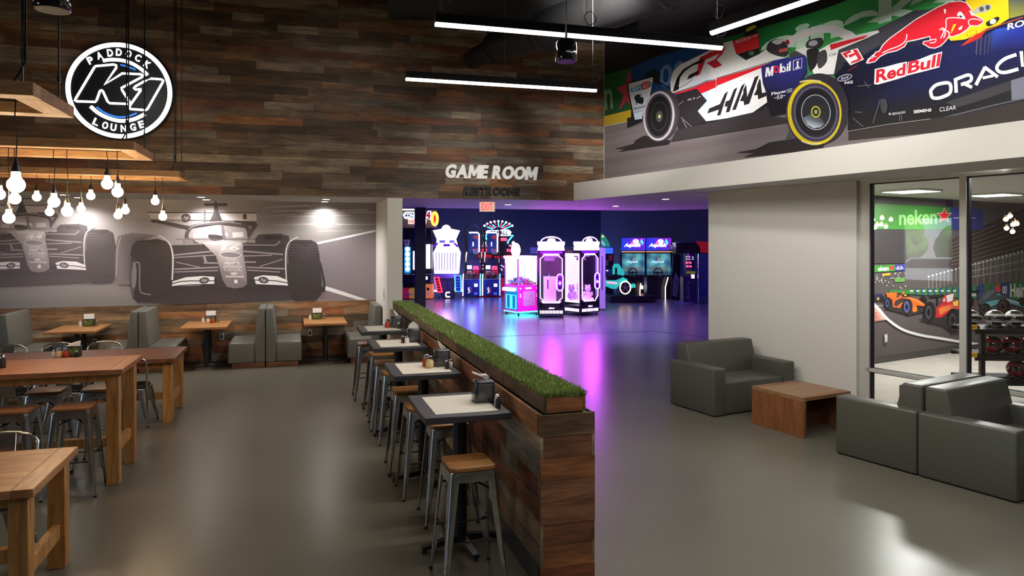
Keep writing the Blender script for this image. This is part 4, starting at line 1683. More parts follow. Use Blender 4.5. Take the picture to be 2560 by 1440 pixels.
def heavy_word(mb, body, w, h, depth, bold):
    """wide heavy slanted capitals, laid out letter by letter"""
    lay, x = [], 0.0
    for ch in body:
        if ch == ' ':
            x += .42
            continue
        if ch == 'M':
            vs, fs, asp = GLYPH_M, [tuple(range(len(GLYPH_M)))], 1.12
        else:
            vs, fs, asp = text_polys(ch, bold)
            asp *= 1.08
        lay.append((vs, fs, x, asp))
        x += asp + .055
    sl = .2
    k = w / (x - .055 + sl)
    for vs, fs, x0, asp in lay:
        P2 = [((x0 + vx * asp + sl * vy) * k, vy * h) for vx, vy in vs]
        n = len(P2)
        ed = {}
        for f in fs:
            for i in range(len(f)):
                a, b = f[i], f[(i + 1) % len(f)]
                ed.setdefault((min(a, b), max(a, b)), []).append((a, b))
        sides = [(b, a, a + n, b + n) for q, l in ed.items() if len(l) == 1 for a, b in l]
        mb.add([(x, -depth, z) for x, z in P2] + [(x, 0, z) for x, z in P2], list(fs) + sides)

GLYPH_M = [(0, 0), (0, 1), (.26, 1), (.5, .5), (.74, 1), (1, 1), (1, 0), (.77, 0), (.77, .6), (.57, .17), (.43, .17), (.23, .6), (.23, 0)]


def heavy_word(mb, body, w, h, depth, bold):
    """wide heavy slanted capitals, laid out letter by letter"""
    lay, x = [], 0.0
    for ch in body:
        if ch == ' ':
            x += .42
            continue
        if ch == 'M':
            vs, fs, asp = GLYPH_M, [tuple(range(len(GLYPH_M)))], 1.12
        else:
            vs, fs, asp = text_polys(ch, bold)
            asp *= 1.08
        lay.append((vs, fs, x, asp))
        x += asp + .055
    sl = .2
    k = w / (x - .055 + sl)
    for vs, fs, x0, asp in lay:
        P2 = [((x0 + vx * asp + sl * vy) * k, vy * h) for vx, vy in vs]
        n = len(P2)
        ed = {}
        for f in fs:
            for i in range(len(f)):
                a, b = f[i], f[(i + 1) % len(f)]
                ed.setdefault((min(a, b), max(a, b)), []).append((a, b))
        sides = [(b, a, a + n, b + n) for q, l in ed.items() if len(l) == 1 for a, b in l]
        mb.add([(x, -depth, z) for x, z in P2] + [(x, 0, z) for x, z in P2], list(fs) + sides)

for (body, x0, x1, ya, yb, m, lb, bold, dep) in (
        ('GAME ROOM', 1110, 1343, 414.5, 448, mat('white_letters', S(246, 245, 240), 0.5, emit=(1, 1, 1), es=0.2), 'white raised game room lettering on the wood wall', 0.045, 0.05),  # white letters given a faint glow; no lamp inside them
        ('RESTROOMS', 1156, 1300, 467.5, 488.5, mat('black_letters', S(34, 34, 36), 0.5), 'black raised restrooms lettering below the white lettering', 0.045, 0.04)):
    ua, ub = WW.uz(x0, 430)[0], WW.uz(x1, 430)[0]
    xm = (x0 + x1) / 2
    z1_, z0_ = WW.uz(xm, ya)[1], WW.uz(xm, yb)[1]
    t = thing('wall_lettering', lb, 'sign', WW.p(ua, z0_, 0.022), 0, None)
    mb = MB()
    heavy_word(mb, body, ub - ua, z1_ - z0_, dep, bold)
    mb.build('letters', m, t, smooth=False)

# exit sign under the passage soffit
ex, ey = at(1218, 505.5, ZS)
t = thing('exit_sign', 'white exit sign with red lit letters hanging from the passage ceiling', 'exit sign', (ex, ey, ZS), -0.28)
hw = 19.5 * hypot(ex, ey) * .98 / F
hh = (529 - 505) * hypot(ex, ey) * .98 / F
mb = MB()
mb.rbox(-hw, hw, -0.025, 0.025, -hh, -0.002, 0.008, 2)
mb.build('housing', mat('exit_face', S(236, 214, 196), 0.4, emit=S(255, 214, 186), es=0.6), t)
mb = MB()
solid_text(mb, 'EXIT', Matrix.Translation((-hw * .72, -0.0255, -hh * .86)), hw * 1.44, hh * .74, 0.004, 0, 0.02)
mb.build('letters', emis('exit_red', (1.0, 0.08, 0.1), 1.3), t, smooth=False)

# downlights in the niche ceiling and the passage
DL = emis('downlight_lens', (1, 0.98, 0.95), 9.0)
DLO = mat('downlight_off', S(90, 86, 92), 0.5)


def downlight(px, py, lb, lit=True, grp='round downlights over the booths', e=20, warm=(1, .95, .9)):
    x, y = at(px, py, ZS)
    t = thing('downlight', lb, 'ceiling light', (x, y, ZS), 0, grp)
    mb = MB()
    mb.lathe([(0.068, -0.008), (0.082, -0.004), (0.082, -0.0005)], 24)
    mb.build('trim_ring', WHITE, t)
    mb = MB()
    mb.lathe([(0.06, -0.0095), (0.064, -0.008)], 24)
    mb.build('lens', DL if lit else DLO, t)
    if lit and e:
        lamp('downlight_beam', 'SPOT', (x, y, ZS - 0.03), e, warm, spot_size=radians(150), spot_blend=1.0, shadow_soft_size=0.05)


for (px, py, lb) in ((161, 486.5, 'round lit ceiling downlight, left of the first pair over the booths'), (196, 493, 'round lit ceiling downlight, right of the first pair over the booths'),
                     (503, 492, 'round lit ceiling downlight, upper of the middle pair over the booths'), (516, 498.5, 'round lit ceiling downlight, lower of the middle pair over the booths'),
                     (815, 497.5, 'round lit ceiling downlight, upper of the right pair over the booths'), (812, 503.5, 'round lit ceiling downlight, lower of the right pair over the booths')):
    downlight(px, py, lb, True, e=105 if px > 700 else 80)
downlight(1453, 515.5, 'small dark ceiling downlight in the purple passage ceiling', False, 'downlights in the passage ceiling')
downlight(1539, 514.5, 'small bright ceiling downlight in the purple passage ceiling', True, 'downlights in the passage ceiling', e=0)
downlight(1270, 511, 'bright downlight beside the exit sign in the passage ceiling', True, 'downlights in the passage ceiling', e=0)
downlight(1664, 497, 'small bright downlight near the bulkhead in the passage ceiling', True, 'downlights in the passage ceiling', e=0)
# ================================================================== printed wall graphics
def smooth_pts(pts, n=4, closed=True):
    out = []
    k = len(pts)
    for i in range(k if closed else k - 1):
        p0, p1, p2, p3 = (pts[(i - 1) % k], pts[i], pts[(i + 1) % k], pts[(i + 2) % k]) if closed else (pts[max(i - 1, 0)], pts[i], pts[i + 1], pts[min(i + 2, k - 1)])
        for q in range(n):
            t = q / n
            out.append(tuple(0.5 * (2 * p1[j] + (p2[j] - p0[j]) * t + (2 * p0[j] - 5 * p1[j] + 4 * p2[j] - p3[j]) * t * t + (3 * p1[j] - p0[j] - 3 * p2[j] + p3[j]) * t ** 3) for j in (0, 1)))
    if not closed:
        out.append(pts[-1])
    return out


class Print:
    def __init__(s, wall, d0=0.004, gain=1.0, step=0.00012, lim=(0, 99, 0, 99)):
        s.w, s.d, s.g, s.step, s.lim = wall, d0, gain, step, lim
        s.mb = MB()
        s.T = lambda x, y: (x, y)
        s.fade = None

    def view(s, x0, y0, k):
        s.T = lambda x, y: (x0 + x / k, y0 + y / k)

    def on(s, x, y):
        u, z = s.w.uz(x, y)
        a = s.lim
        return s.w.p(min(max(u, a[0]), a[1]), min(max(z, a[2]), a[3]), s.d)

    def C(s, c):
        if isinstance(c, (int, float)):
            c = (c, c, c)
        if s.fade:
            c = tuple(a + (b - a) * s.fade[1] for a, b in zip(c, s.fade[0]))
        c = S(*c)
        return tuple(min(.92, q * s.g) for q in c)

    def poly(s, pts, col, sm=0):
        if isinstance(col, list):
            cols = [s.C(c) for c in col]
        else:
            cols = s.C(col)
            if sm:
                pts = smooth_pts(pts, sm)
        s.d += s.step
        vs = [s.on(*s.T(x, y)) for x, y in pts]
        s.mb.add(vs, [tuple(range(len(vs)))], 0, None, cols)

    def grid(s, quad, nx, ny, fn):
        """quad: 4 corners TL TR BR BL; fn(a, b) -> colour"""
        s.d += s.step

        def pt(a, b):
            t = [(quad[0][j] * (1 - a) + quad[1][j] * a) * (1 - b) + (quad[3][j] * (1 - a) + quad[2][j] * a) * b for j in (0, 1)]
            return s.on(*s.T(*t))
        for i in range(nx):
            for j in range(ny):
                ab = [(i / nx, j / ny), ((i + 1) / nx, j / ny), ((i + 1) / nx, (j + 1) / ny), (i / nx, (j + 1) / ny)]
                s.mb.add([pt(*q) for q in ab], [(0, 1, 2, 3)], 0, None, [s.C(fn(*q)) for q in ab])

    def line(s, pts, w, col, sm=0, w2=None):
        if sm:
            pts = smooth_pts(pts, sm, False)
        L, R_ = [], []
        n = len(pts)
        for i, p in enumerate(pts):
            a, b = pts[max(i - 1, 0)], pts[min(i + 1, n - 1)]
            dx, dy = b[0] - a[0], b[1] - a[1]
            l = hypot(dx, dy) or 1
            ww = w if w2 is None else w + (w2 - w) * i / (n - 1)
            L.append((p[0] - dy / l * ww / 2, p[1] + dx / l * ww / 2))
            R_.append((p[0] + dy / l * ww / 2, p[1] - dx / l * ww / 2))
        s.d += s.step
        c = s.C(col)
        for i in range(n - 1):
            q = [L[i], L[i + 1], R_[i + 1], R_[i]]
            s.mb.add([s.on(*s.T(*p)) for p in q], [(0, 1, 2, 3)], 0, None, c)

    def ell(s, cx, cy, rx, ry, col, rot=0, n=36):
        a = radians(rot)
        pts = []
        for k in range(n):
            t = 2 * pi * k / n
            x, y = rx * cos(t), ry * sin(t)
            pts.append((cx + x * cos(a) - y * sin(a), cy + x * sin(a) + y * cos(a)))
        s.poly(pts, col)

    def text(s, body, quad, col, bold=0.0, shear=0.0, sp=1.0):
        """quad BL BR TR TL"""
        vs, fs, _ = text_polys(body, bold, sp, shear)
        s.d += s.step
        out = []
        for x, y in vs:
            t = [(quad[0][j] * (1 - x) + quad[1][j] * x) * (1 - y) + (quad[3][j] * (1 - x) + quad[2][j] * x) * y for j in (0, 1)]
            out.append(s.on(*s.T(*t)))
        s.mb.add(out, fs, 0, None, s.C(col))

    def done(s, name, label, mat_=None, cat='wall mural'):
        o = s.mb.build(name, mat_ or PRINT, smooth=False, attr='flat')
        return tag(o, label, cat)


def mixc(a, b, t):
    t = max(0, min(1, t))
    return tuple(x + (y - x) * t for x, y in zip(a, b))


hr = random.Random(17)
# ------------------------------------------------------------------ the big colour mural
pm = Print(MW, 0.003, 1.15, lim=(0.03, 13.9, 3.29, 6.4))
pm.view(1500, 0, 3.13)

# asphalt and dark stands behind
zt, zb = 6.4, 3.29


def mural_rect(z0, z1, u0, u1, nx, ny, fn):
    pm.d += pm.step
    for i in range(nx):
        for j in range(ny):
            ab = [(i / nx, j / ny), ((i + 1) / nx, j / ny), ((i + 1) / nx, (j + 1) / ny), (i / nx, (j + 1) / ny)]
            pm.mb.add([MW.p(u0 + (u1 - u0) * a, z0 + (z1 - z0) * b, pm.d) for a, b in ab], [(0, 1, 2, 3)], 0, None, [pm.C(fn(*q)) for q in ab])


rows = [hr.uniform(-7, 7) for _ in range(60)]
mural_rect(zb, 4.45, 0.03, 13.9, 24, 22, lambda a, b: tuple(c + rows[int(b * 22) % 60] for c in mixc((102, 94, 96), (112, 104, 106), a * 2)))
mural_rect(4.4, zt, 0.03, 13.9, 4, 10, lambda a, b: (30, 28, 30))
# blurred advertising boards
pm.poly([(28, 590), (250, 525), (255, 880), (28, 930)], [(28, 84, 44), (34, 96, 50), (30, 88, 48), (22, 70, 36)])
pm.poly([(245, 528), (450, 440), (880, 318), (880, 760), (245, 880)], [(24, 62, 120), (26, 70, 130), (22, 62, 120), (24, 60, 110), (22, 54, 100)])
pm.poly([(870, 322), (1250, 222), (1753, 70), (2100, -60), (3400, -620), (3400, 250), (1753, 620), (870, 760)],
        [(20, 90, 44), (24, 110, 54), (40, 140, 66), (60, 160, 80), (70, 170, 90), (70, 170, 90), (60, 150, 80), (30, 110, 54)])
for k in range(26):
    a = hr.uniform(0, 1)
    y = hr.uniform(0, 440)
    x0 = hr.uniform(30, 1200)
    g = hr.uniform(20, 52)
    pm.line([(x0, 590 - x0 * .31 - y), (x0 + hr.uniform(120, 500), 590 - (x0 + 300) * .31 - y)], hr.uniform(2, 7), (g, g - 2, g))
pm.poly([(28, 912), (245, 858), (245, 945), (28, 988)], [(190, 160, 40), (196, 164, 44), (170, 140, 40), (160, 134, 44)])
pm.line([(28, 990), (245, 945)], 5, (170, 190, 150))
pm.poly([(232, 540), (256, 655), (345, 690), (268, 742), (262, 860), (215, 790), (150, 865), (185, 745), (130, 690), (200, 662)], (176, 60, 78))
pm.text('n', [(40, 862), (105, 850), (98, 690), (34, 705)], (120, 166, 130), 0.02)
pm.text('00', [(465, 690), (680, 640), (672, 465), (470, 520)], (96, 132, 176), 0.02)
# the long blurred word
pm.text('eineken', [(1262, 470), (2960, -40), (2960, -235), (1262, 275)], (196, 230, 206), 0.05)

# --- white car
pm.poly([(215, 922), (330, 905), (338, 952), (215, 1004)], (26, 25, 27))
pm.poly([(560, 690), (420, 640), (440, 560), (475, 565), (470, 640), (545, 700)], (30, 28, 34))
pm.poly([(365, 570), (440, 538), (445, 620), (362, 640)], (26, 26, 34))
pm.poly([(216, 648), (420, 594), (424, 640), (400, 760), (366, 830), (335, 936), (268, 944), (222, 735)], (24, 24, 26))
pm.poly([(226, 656), (416, 604), (416, 640), (392, 758), (356, 830), (330, 930), (276, 938), (232, 730)], [(216, 218, 222), (222, 222, 226), (214, 216, 222), (206, 208, 216), (190, 200, 214), (176, 188, 204), (170, 186, 206), (212, 214, 220)])
pm.poly([(254, 686), (395, 640), (400, 680), (254, 722)], (76, 168, 216), 3)
pm.text('PLAY n', [(258, 716), (330, 696), (330, 664), (258, 684)], (246, 248, 250), 0.02, 0.2)
pm.poly([(330, 655), (385, 636), (392, 672), (378, 690), (334, 700)], (206, 44, 48), 3)
pm.text('GO', [(338, 694), (384, 680), (384, 646), (338, 660)], (240, 200, 200), 0.03, 0.15)
pm.poly([(285, 745), (310, 738), (322, 760), (340, 762), (345, 790), (335, 812), (300, 808), (280, 790), (272, 762)], (30, 34, 44), 3)
pm.line([(310, 760), (322, 740), (332, 745)], 6, (30, 34, 44))
pm.line([(292, 800), (285, 820)], 8, (30, 34, 44))
pm.line([(330, 800), (334, 818)], 8, (30, 34, 44))
pm.text('SINGHA', [(265, 868), (362, 842), (362, 818), (265, 842)], (36, 38, 48), 0.01)
pm.line([(270, 882), (350, 862)], 5, (120, 124, 134))
pm.poly([(600, 725), (760, 690), (1340, 560), (1345, 905), (615, 1020)], (34, 31, 34))
pm.poly([(560, 730), (552, 640), (575, 560), (625, 510), (830, 410), (955, 340), (1040, 318), (1075, 425), (1145, 472), (1250, 425), (1300, 385), (1470, 330), (1480, 440), (1400, 470), (1300, 520), (1290, 620),
         (1312, 800), (1200, 880), (1000, 925), (835, 950), (768, 870), (840, 790), (760, 695), (600, 728)],
        [(226, 224, 222)] * 18 + [(206, 212, 224), (180, 194, 214), (178, 194, 216), (170, 188, 214), (196, 206, 220), (224, 222, 222), (230, 228, 226), (228, 226, 224)])
pm.view(1660, 120, 4.096)
pm.poly([(345, 235), (370, 100), (480, 40), (590, 10), (640, -18), (605, 60), (545, 120), (600, 178), (520, 210), (445, 155), (535, 112), (572, 58), (430, 120), (405, 190), (370, 275), (325, 292)], (196, 34, 46))
pm.poly([(95, 450), (110, 390), (140, 300), (200, 220), (300, 160), (418, 102), (400, 150), (300, 180), (215, 240), (170, 300), (155, 395), (162, 408), (150, 428)], (28, 26, 28))
pm.line([(158, 412), (230, 375), (300, 318)], 5, (60, 58, 60))
pm.poly([(240, 325), (262, 278), (366, 228), (350, 264), (285, 308)], (28, 26, 28))
pm.poly([(110, 465), (330, 398), (440, 345), (540, 328), (546, 316), (1000, 180), (1150, 132), (1140, 148), (1000, 204), (548, 388), (540, 402), (385, 468), (340, 420), (130, 478)], (204, 30, 42))
pm.line([(110, 460), (330, 390), (440, 338), (532, 323)], 7, (34, 28, 40))
pm.line([(546, 310), (800, 232), (1000, 172), (1150, 126)], 7, (34, 28, 40))
for p in ([(447, 672), (468, 620), (578, 574), (627, 468), (662, 442), (583, 690), (548, 692), (567, 632)], [(625, 605), (637, 548), (677, 534), (722, 425), (757, 402), (676, 655), (637, 662), (655, 598)],
          [(703, 637), (797, 392), (836, 358), (741, 632)], [(783, 545), (805, 490), (817, 470), (818, 428), (846, 372), (852, 420), (858, 500), (905, 385), (935, 302), (978, 280), (880, 570), (828, 588), (820, 545)],
          [(925, 485), (955, 425), (960, 378), (985, 315), (995, 330), (1010, 462), (1060, 452), (1050, 494), (970, 528), (966, 482)]):
    pm.poly(p, (34, 31, 33))
for x, y in ((590, 432), (745, 372), (658, 415), (795, 335), (450, 262), (670, 706), (805, 684), (958, 656), (540, 728), (1048, 614)):
    pm.ell(x, y, 5, 5, (150, 148, 150), 0, 8)
pm.view(1500, 0, 3.13)
pm.line([(912, 604), (915, 735)], 5, (170, 168, 168))
pm.poly([(610, 738), (762, 694), (842, 788), (768, 870), (834, 950), (650, 1022), (612, 1012)], (40, 36, 40))
for q in ((640, 920, 720, 990), (650, 940, 690, 1010), (620, 820, 660, 790)):
    pm.line([(q[0], q[1]), (q[2], q[3])], 5, (130, 122, 126))
pm.text('m v', [(692, 790), (750, 776), (750, 762), (692, 776)], (190, 188, 190), 0.01)
pm.line([(760, 772), (795, 752)], 4, (180, 178, 182))
pm.poly([(620, 1014), (1000, 930), (1340, 850), (1345, 905), (1000, 968), (630, 1022)], (50, 46, 50))
# intake, camera, helmet, halo
pm.poly([(1135, 245), (1225, 225), (1240, 262), (1140, 290)], (22, 22, 24))
pm.poly([(1150, 232), (1178, 208), (1222, 198), (1224, 216), (1195, 232), (1152, 250)], (214, 200, 40), 3)
pm.poly([(1040, 322), (1246, 258), (1252, 375), (1072, 426)], (214, 42, 48))
pm.text('RUCKUS', [(1066, 344), (1188, 304), (1186, 282), (1064, 320)], (240, 220, 222), 0.02, 0.2)
pm.line([(1200, 290), (1236, 272)], 9, (236, 210, 210))
pm.poly([(1082, 428), (1250, 376), (1256, 412), (1150, 472), (1110, 442)], (34, 30, 34))
pm.ell(1190, 418, 22, 16, (96, 140, 126), -18)
pm.poly([(1310, 395), (1330, 330), (1390, 305), (1450, 318), (1478, 380), (1470, 440), (1400, 440)], (60, 52, 56), 3)
pm.poly([(1350, 330), (1400, 306), (1445, 318), (1400, 350)], (206, 200, 198), 3)
pm.poly([(1405, 390), (1476, 372), (1476, 400), (1410, 412)], (196, 84, 84))
pm.poly([(1440, 318), (1470, 300), (1600, 232), (1753, 196), (1850, 200), (1980, 250), (2060, 320), (1990, 345), (1900, 300), (1820, 258), (1700, 262), (1560, 320), (1490, 352)], (226, 226, 226))
pm.ell(1474, 330, 15, 20, (190, 30, 60), -20)
pm.poly([(1640, 320), (1730, 300), (1753, 330), (1720, 375), (1640, 380)], (50, 48, 52), 3)
pm.ell(1690, 336, 34, 22, (160, 160, 164), -15)
pm.poly([(1500, 420), (1560, 392), (1640, 400), (1640, 440), (1500, 450)], (70, 68, 72), 3)
# --- shadows on the road
pm.poly([(120, 1165), (270, 1125), (280, 1100), (350, 1060), (560, 1100), (540, 1130), (330, 1160), (150, 1190), (200, 1165)], (38, 34, 36))
pm.poly([(1070, 1195), (1230, 1165), (1330, 1115), (1560, 1080), (1760, 1100), (1753, 1170), (1300, 1215), (1130, 1230), (1215, 1195)], (40, 36, 38))
pm.poly([(600, 1020), (1340, 905), (1500, 930), (1480, 960), (560, 1110)], (52, 47, 50))
# rear wheel of the white car
pm.ell(500, 895, 126, 200, (58, 52, 58), 4)
pm.ell(470, 908, 126, 200, (88, 80, 88), 4)
pm.ell(466, 908, 122, 194, (176, 170, 178), 4)
pm.ell(466, 908, 106, 176, (64, 58, 66), 4)
pm.ell(468, 908, 92, 158, (26, 25, 28), 4)
pm.ell(470, 910, 66, 118, (52, 52, 56), 4)
pm.ell(470, 910, 60, 108, (24, 24, 26), 4)
pm.ell(470, 912, 26, 44, (70, 72, 70), 4)
pm.ell(471, 912, 9, 13, (190, 196, 110), 4)

# --- dark blue car
pm.view(1960, 0, 3.4286)
pm.poly([(440, 640), (480, 435), (560, 395), (720, 290), (900, 205), (1120, 92), (1250, 84), (1370, 38), (1520, -10), (1900, -60), (3600, -420), (3600, 640), (2200, 860), (1500, 990), (560, 1135), (520, 900)],
        [(22, 25, 46), (56, 56, 64), (62, 62, 70), (68, 68, 76), (66, 66, 74), (54, 56, 64), (52, 54, 62), (48, 50, 58), (34, 34, 50), (26, 30, 76), (26, 30, 84), (20, 20, 30), (17, 17, 22), (17, 17, 22), (18, 17, 20), (18, 18, 22)])
pm.poly([(450, 650), (520, 540), (700, 470), (900, 350), (1250, 420), (1700, 330), (2100, 180), (3600, -200), (3600, 330), (2057, 620), (1600, 850), (900, 980), (560, 1000)],
        [(20, 22, 42), (22, 24, 46), (24, 26, 52), (24, 26, 52), (28, 31, 66), (33, 37, 88), (33, 42, 112), (33, 42, 112), (26, 28, 60), (23, 26, 56), (20, 21, 40), (19, 19, 24), (18, 18, 22)])
for k in range(90):
    x, y = hr.uniform(900, 1900), hr.uniform(440, 640)
    pm.d -= pm.step * (k > 0)
    pm.poly([(x, y - 8), (x + 9, y), (x, y + 8), (x - 9, y)], (18, 20, 40) if k % 3 else (30, 36, 96))
pm.poly([(1740, 300), (1830, 250), (2057, 210), (2400, 100), (2400, 330), (2057, 400), (1780, 460)], [(40, 40, 70), (48, 80, 180), (40, 60, 170), (40, 60, 170), (36, 42, 120), (36, 40, 110), (34, 34, 70)])
for k, x in enumerate((1660, 1695, 1730, 1760)):
    pm.line([(x + 8, 300), (x, 395), (x - 4, 470)], 9, (90 - 8 * k, 92 - 8 * k, 108 - 8 * k))
pm.poly([(1390, 880), (1960, 690), (1960, 770), (1730, 850), (1500, 920)], (58, 56, 62))
pm.poly([(1955, 690), (2400, 560), (2400, 800), (1960, 860)], (120, 124, 140))
pm.line([(1270, 1035), (1800, 905), (2400, 770)], 10, (96, 98, 112))
pm.line([(1270, 1030), (1500, 1000), (1600, 985), (1700, 945), (1790, 935)], 5, (170, 170, 178))
pm.poly([(560, 1135), (900, 1075), (1500, 985), (2400, 800), (2400, 1000), (1300, 1130), (560, 1200)], (44, 38, 36))
# grey engine cover edge, red back, yellow nose
pm.poly([(480, 440), (560, 392), (720, 288), (900, 204), (1120, 92), (1260, 82), (1400, 32), (1300, 90), (960, 262), (880, 330), (700, 460)], (64, 64, 72))
pm.poly([(1555, -20), (1930, -40), (1940, 160), (1850, 215), (1740, 250), (1660, 300), (1560, 340), (1440, 352), (1420, 330), (1480, 250), (1590, 80)], (236, 196, 24))
pm.poly([(1930, -60), (2500, -200), (2500, 20), (1945, 160)], [(30, 40, 90), (30, 40, 90), (60, 80, 60), (150, 150, 60)])
pm.poly([(1740, 200), (1780, 170), (1840, 145), (1856, 165), (1820, 205), (1760, 228)], (36, 34, 36), 3)
pm.ell(1800, 186, 28, 22, (220, 216, 200), -25)
pm.poly([(1610, 112), (1680, 60), (1740, 40), (1790, 50), (1770, 90), (1700, 115)], (168, 168, 160), 3)
pm.ell(1703, 80, 20, 22, (74, 74, 76))
pm.ell(1756, 66, 20, 22, (74, 74, 76))
pm.poly([(1520, 400), (1600, 330), (1680, 285), (1760, 240), (1690, 330), (1600, 370)], (188, 40, 36))
pm.line([(1545, 390), (1650, 300), (1860, 215), (2060, 150)], 7, (210, 90, 40))
pm.ell(1620, 285, 52, 24, (226, 150, 20), -18)
pm.ell(1620, 285, 40, 16, (240, 200, 40), -18)
# charging bull: white edge first, red shape over it
pm.view(2140, 0, 3.15)
bull = [(85, 500), (105, 460), (135, 455), (160, 410), (190, 400), (215, 355), (250, 320), (285, 290), (300, 280), (480, 150), (640, 60), (740, 15), (830, 5), (880, 20), (905, 50), (925, 80), (905, 88),
        (940, 115), (1018, 155), (1010, 185), (970, 210), (910, 208), (885, 240), (830, 275), (770, 295), (745, 290), (715, 330), (680, 365), (630, 385), (585, 380), (530, 345), (540, 325), (590, 318),
        (585, 268), (600, 256), (618, 285), (560, 300), (480, 320), (415, 332), (395, 370), (330, 405), (260, 420), (200, 450), (160, 490), (110, 503)]
pm.poly(bull, (240, 232, 232))


def shrink(p, k):
    out = []
    n = len(p)
    A = sum(p[i][0] * p[(i + 1) % n][1] - p[(i + 1) % n][0] * p[i][1] for i in range(n))
    sg_ = 1 if A > 0 else -1
    for i in range(n):
        a, b, c = p[i - 1], p[i], p[(i + 1) % n]
        dx, dy = c[0] - a[0], c[1] - a[1]
        l = hypot(dx, dy) or 1
        out.append((b[0] - sg_ * dy / l * k, b[1] + sg_ * dx / l * k))
    return out


pm.poly(shrink(bull, 8), (206, 32, 48))
W_ = (240, 232, 232)
pm.line([(410, 270), (400, 320), (350, 362), (270, 392), (215, 420)], 8, W_, 3)
pm.line([(675, 305), (718, 215), (722, 150), (800, 142), (870, 150)], 8, W_, 3)
pm.poly([(700, 68), (720, 80), (712, 112), (703, 100)], W_)
pm.poly([(805, 118), (830, 92), (862, 128), (866, 148), (830, 140)], W_, 3)
pm.ell(834, 132, 13, 8, (60, 40, 44), 20, 12)
pm.line([(668, 238), (690, 222), (740, 255), (745, 290)], 10, W_)
pm.line([(690, 235), (715, 262), (700, 300)], 9, W_)
pm.poly([(775, 195), (800, 188), (770, 250), (750, 270)], (236, 196, 24))
pm.line([(590, 318), (640, 310), (630, 335), (590, 340)], 7, W_, 2)
pm.line([(100, 495), (125, 450), (150, 430)], 7, W_)
pm.line([(140, 440), (170, 450)], 6, W_)
pm.poly([(815, 225), (850, 200), (840, 235), (818, 238)], W_)
pm.line([(905, 205), (895, 165), (940, 150), (1000, 165)], 7, W_, 2)
pm.poly([(905, 88), (925, 100), (935, 130), (915, 120)], W_)
# word below the bull: red letters on a white edge
pm.poly([(152, 664), (158, 545), (240, 528), (345, 500), (412, 486), (404, 602), (330, 626), (180, 668)], W_)
pm.poly([(406, 598), (420, 490), (505, 470), (600, 432), (690, 408), (666, 532), (560, 560)], W_)
pm.text('Red', [(166, 656), (396, 592), (402, 498), (170, 552)], (206, 34, 50), 0.03, 0, 1.0)
pm.text('Bull', [(416, 584), (666, 522), (682, 420), (426, 490)], (206, 34, 50), 0.03, 0, 1.0)
for q in ([(335, 560), (352, 555), (352, 530), (335, 536)], [(470, 500), (470, 520), (488, 512), (486, 496)]):
    pass
pm.view(1960, 0, 3.4286)
# race number
pm.poly([(494, 455), (640, 415), (696, 510), (580, 562)], (240, 236, 236))
for p in ([(508, 462), (575, 432), (590, 448), (525, 478)], [(600, 430), (632, 424), (682, 505), (655, 520)], [(560, 475), (618, 455), (626, 470), (575, 498)], [(578, 550), (590, 530), (655, 502), (665, 520)], [(520, 462), (545, 455), (560, 490), (540, 500)]):
    pm.poly(p, (206, 40, 52))
pm.poly([(548, 615), (648, 552), (630, 572), (560, 612)], (150, 40, 54))
# makers' names
pm.view(2140, 0, 3.15)
OW = (236, 236, 238)
pm.line([(600, 735), (602, 710), (640, 672), (705, 655), (745, 658), (758, 690), (748, 735), (700, 762), (650, 775), (612, 768), (600, 735)], 27, OW, 4)
pm.line([(800, 732), (794, 618)], 28, OW)
pm.line([(794, 628), (850, 606), (895, 592), (918, 605), (915, 635), (880, 655), (836, 668)], 26, OW, 3)
pm.line([(850, 655), (925, 690)], 26, OW)
pm.line([(955, 672), (1028, 530)], 28, OW)
pm.line([(1022, 530), (1128, 608)], 27, OW)
pm.line([(1008, 616), (1092, 598)], 22, OW)
pm.line([(1275, 432), (1190, 462), (1135, 505), (1120, 540), (1140, 566), (1190, 572), (1290, 545)], 28, OW, 3)
pm.line([(1312, 405), (1322, 520), (1400, 500)], 28, OW)
pm.line([(1560, 335), (1470, 372), (1425, 415), (1428, 460), (1470, 478), (1575, 445)], 28, OW, 3)
pm.line([(1430, 428), (1560, 392)], 22, OW)
pm.view(1960, 0, 3.4286)
pm.text('ROKT', [(1925, 262), (2210, 190), (2215, 132), (1930, 205)], (236, 236, 238), 0.03)
pm.ell(532, 668, 66, 26, (210, 210, 214), -16)
pm.ell(532, 668, 60, 21, (34, 36, 58), -16)
pm.text('Ford', [(500, 690), (568, 668), (566, 646), (498, 668)], (226, 226, 230), 0.005, 0.35)
pm.text('NG', [(532, 725), (602, 715), (602, 692), (532, 700)], (226, 226, 230), 0.03)
pm.text('HEXAGON', [(936, 990), (1052, 972), (1052, 952), (936, 968)], (196, 196, 200), 0.02)
pm.ell(918, 978, 9, 10, (180, 180, 186))
pm.text('SIEMENS', [(1124, 974), (1276, 956), (1276, 930), (1124, 946)], (236, 236, 238), 0.03)
pm.text('CLEAR', [(1346, 960), (1488, 938), (1488, 904), (1346, 922)], (230, 230, 232), 0.0)
# suspension and vents behind the wheel
for q in ((640, 740, 760, 730), (700, 700, 745, 760), (835, 860, 775, 1060), (840, 870, 900, 930), (560, 1000, 555, 1120), (600, 1010, 690, 1085), (620, 960, 680, 965), (1005, 985, 1005, 1040), (1022, 985, 1022, 1040)):
    pm.line([(q[0], q[1]), (q[2], q[3])], 5, (112, 110, 116))
pm.poly([(840, 860), (880, 850), (900, 900), (890, 965), (850, 960)], (60, 60, 64), 3)
pm.line([(555, 1128), (900, 1068), (1270, 1020)], 5, (150, 146, 148))
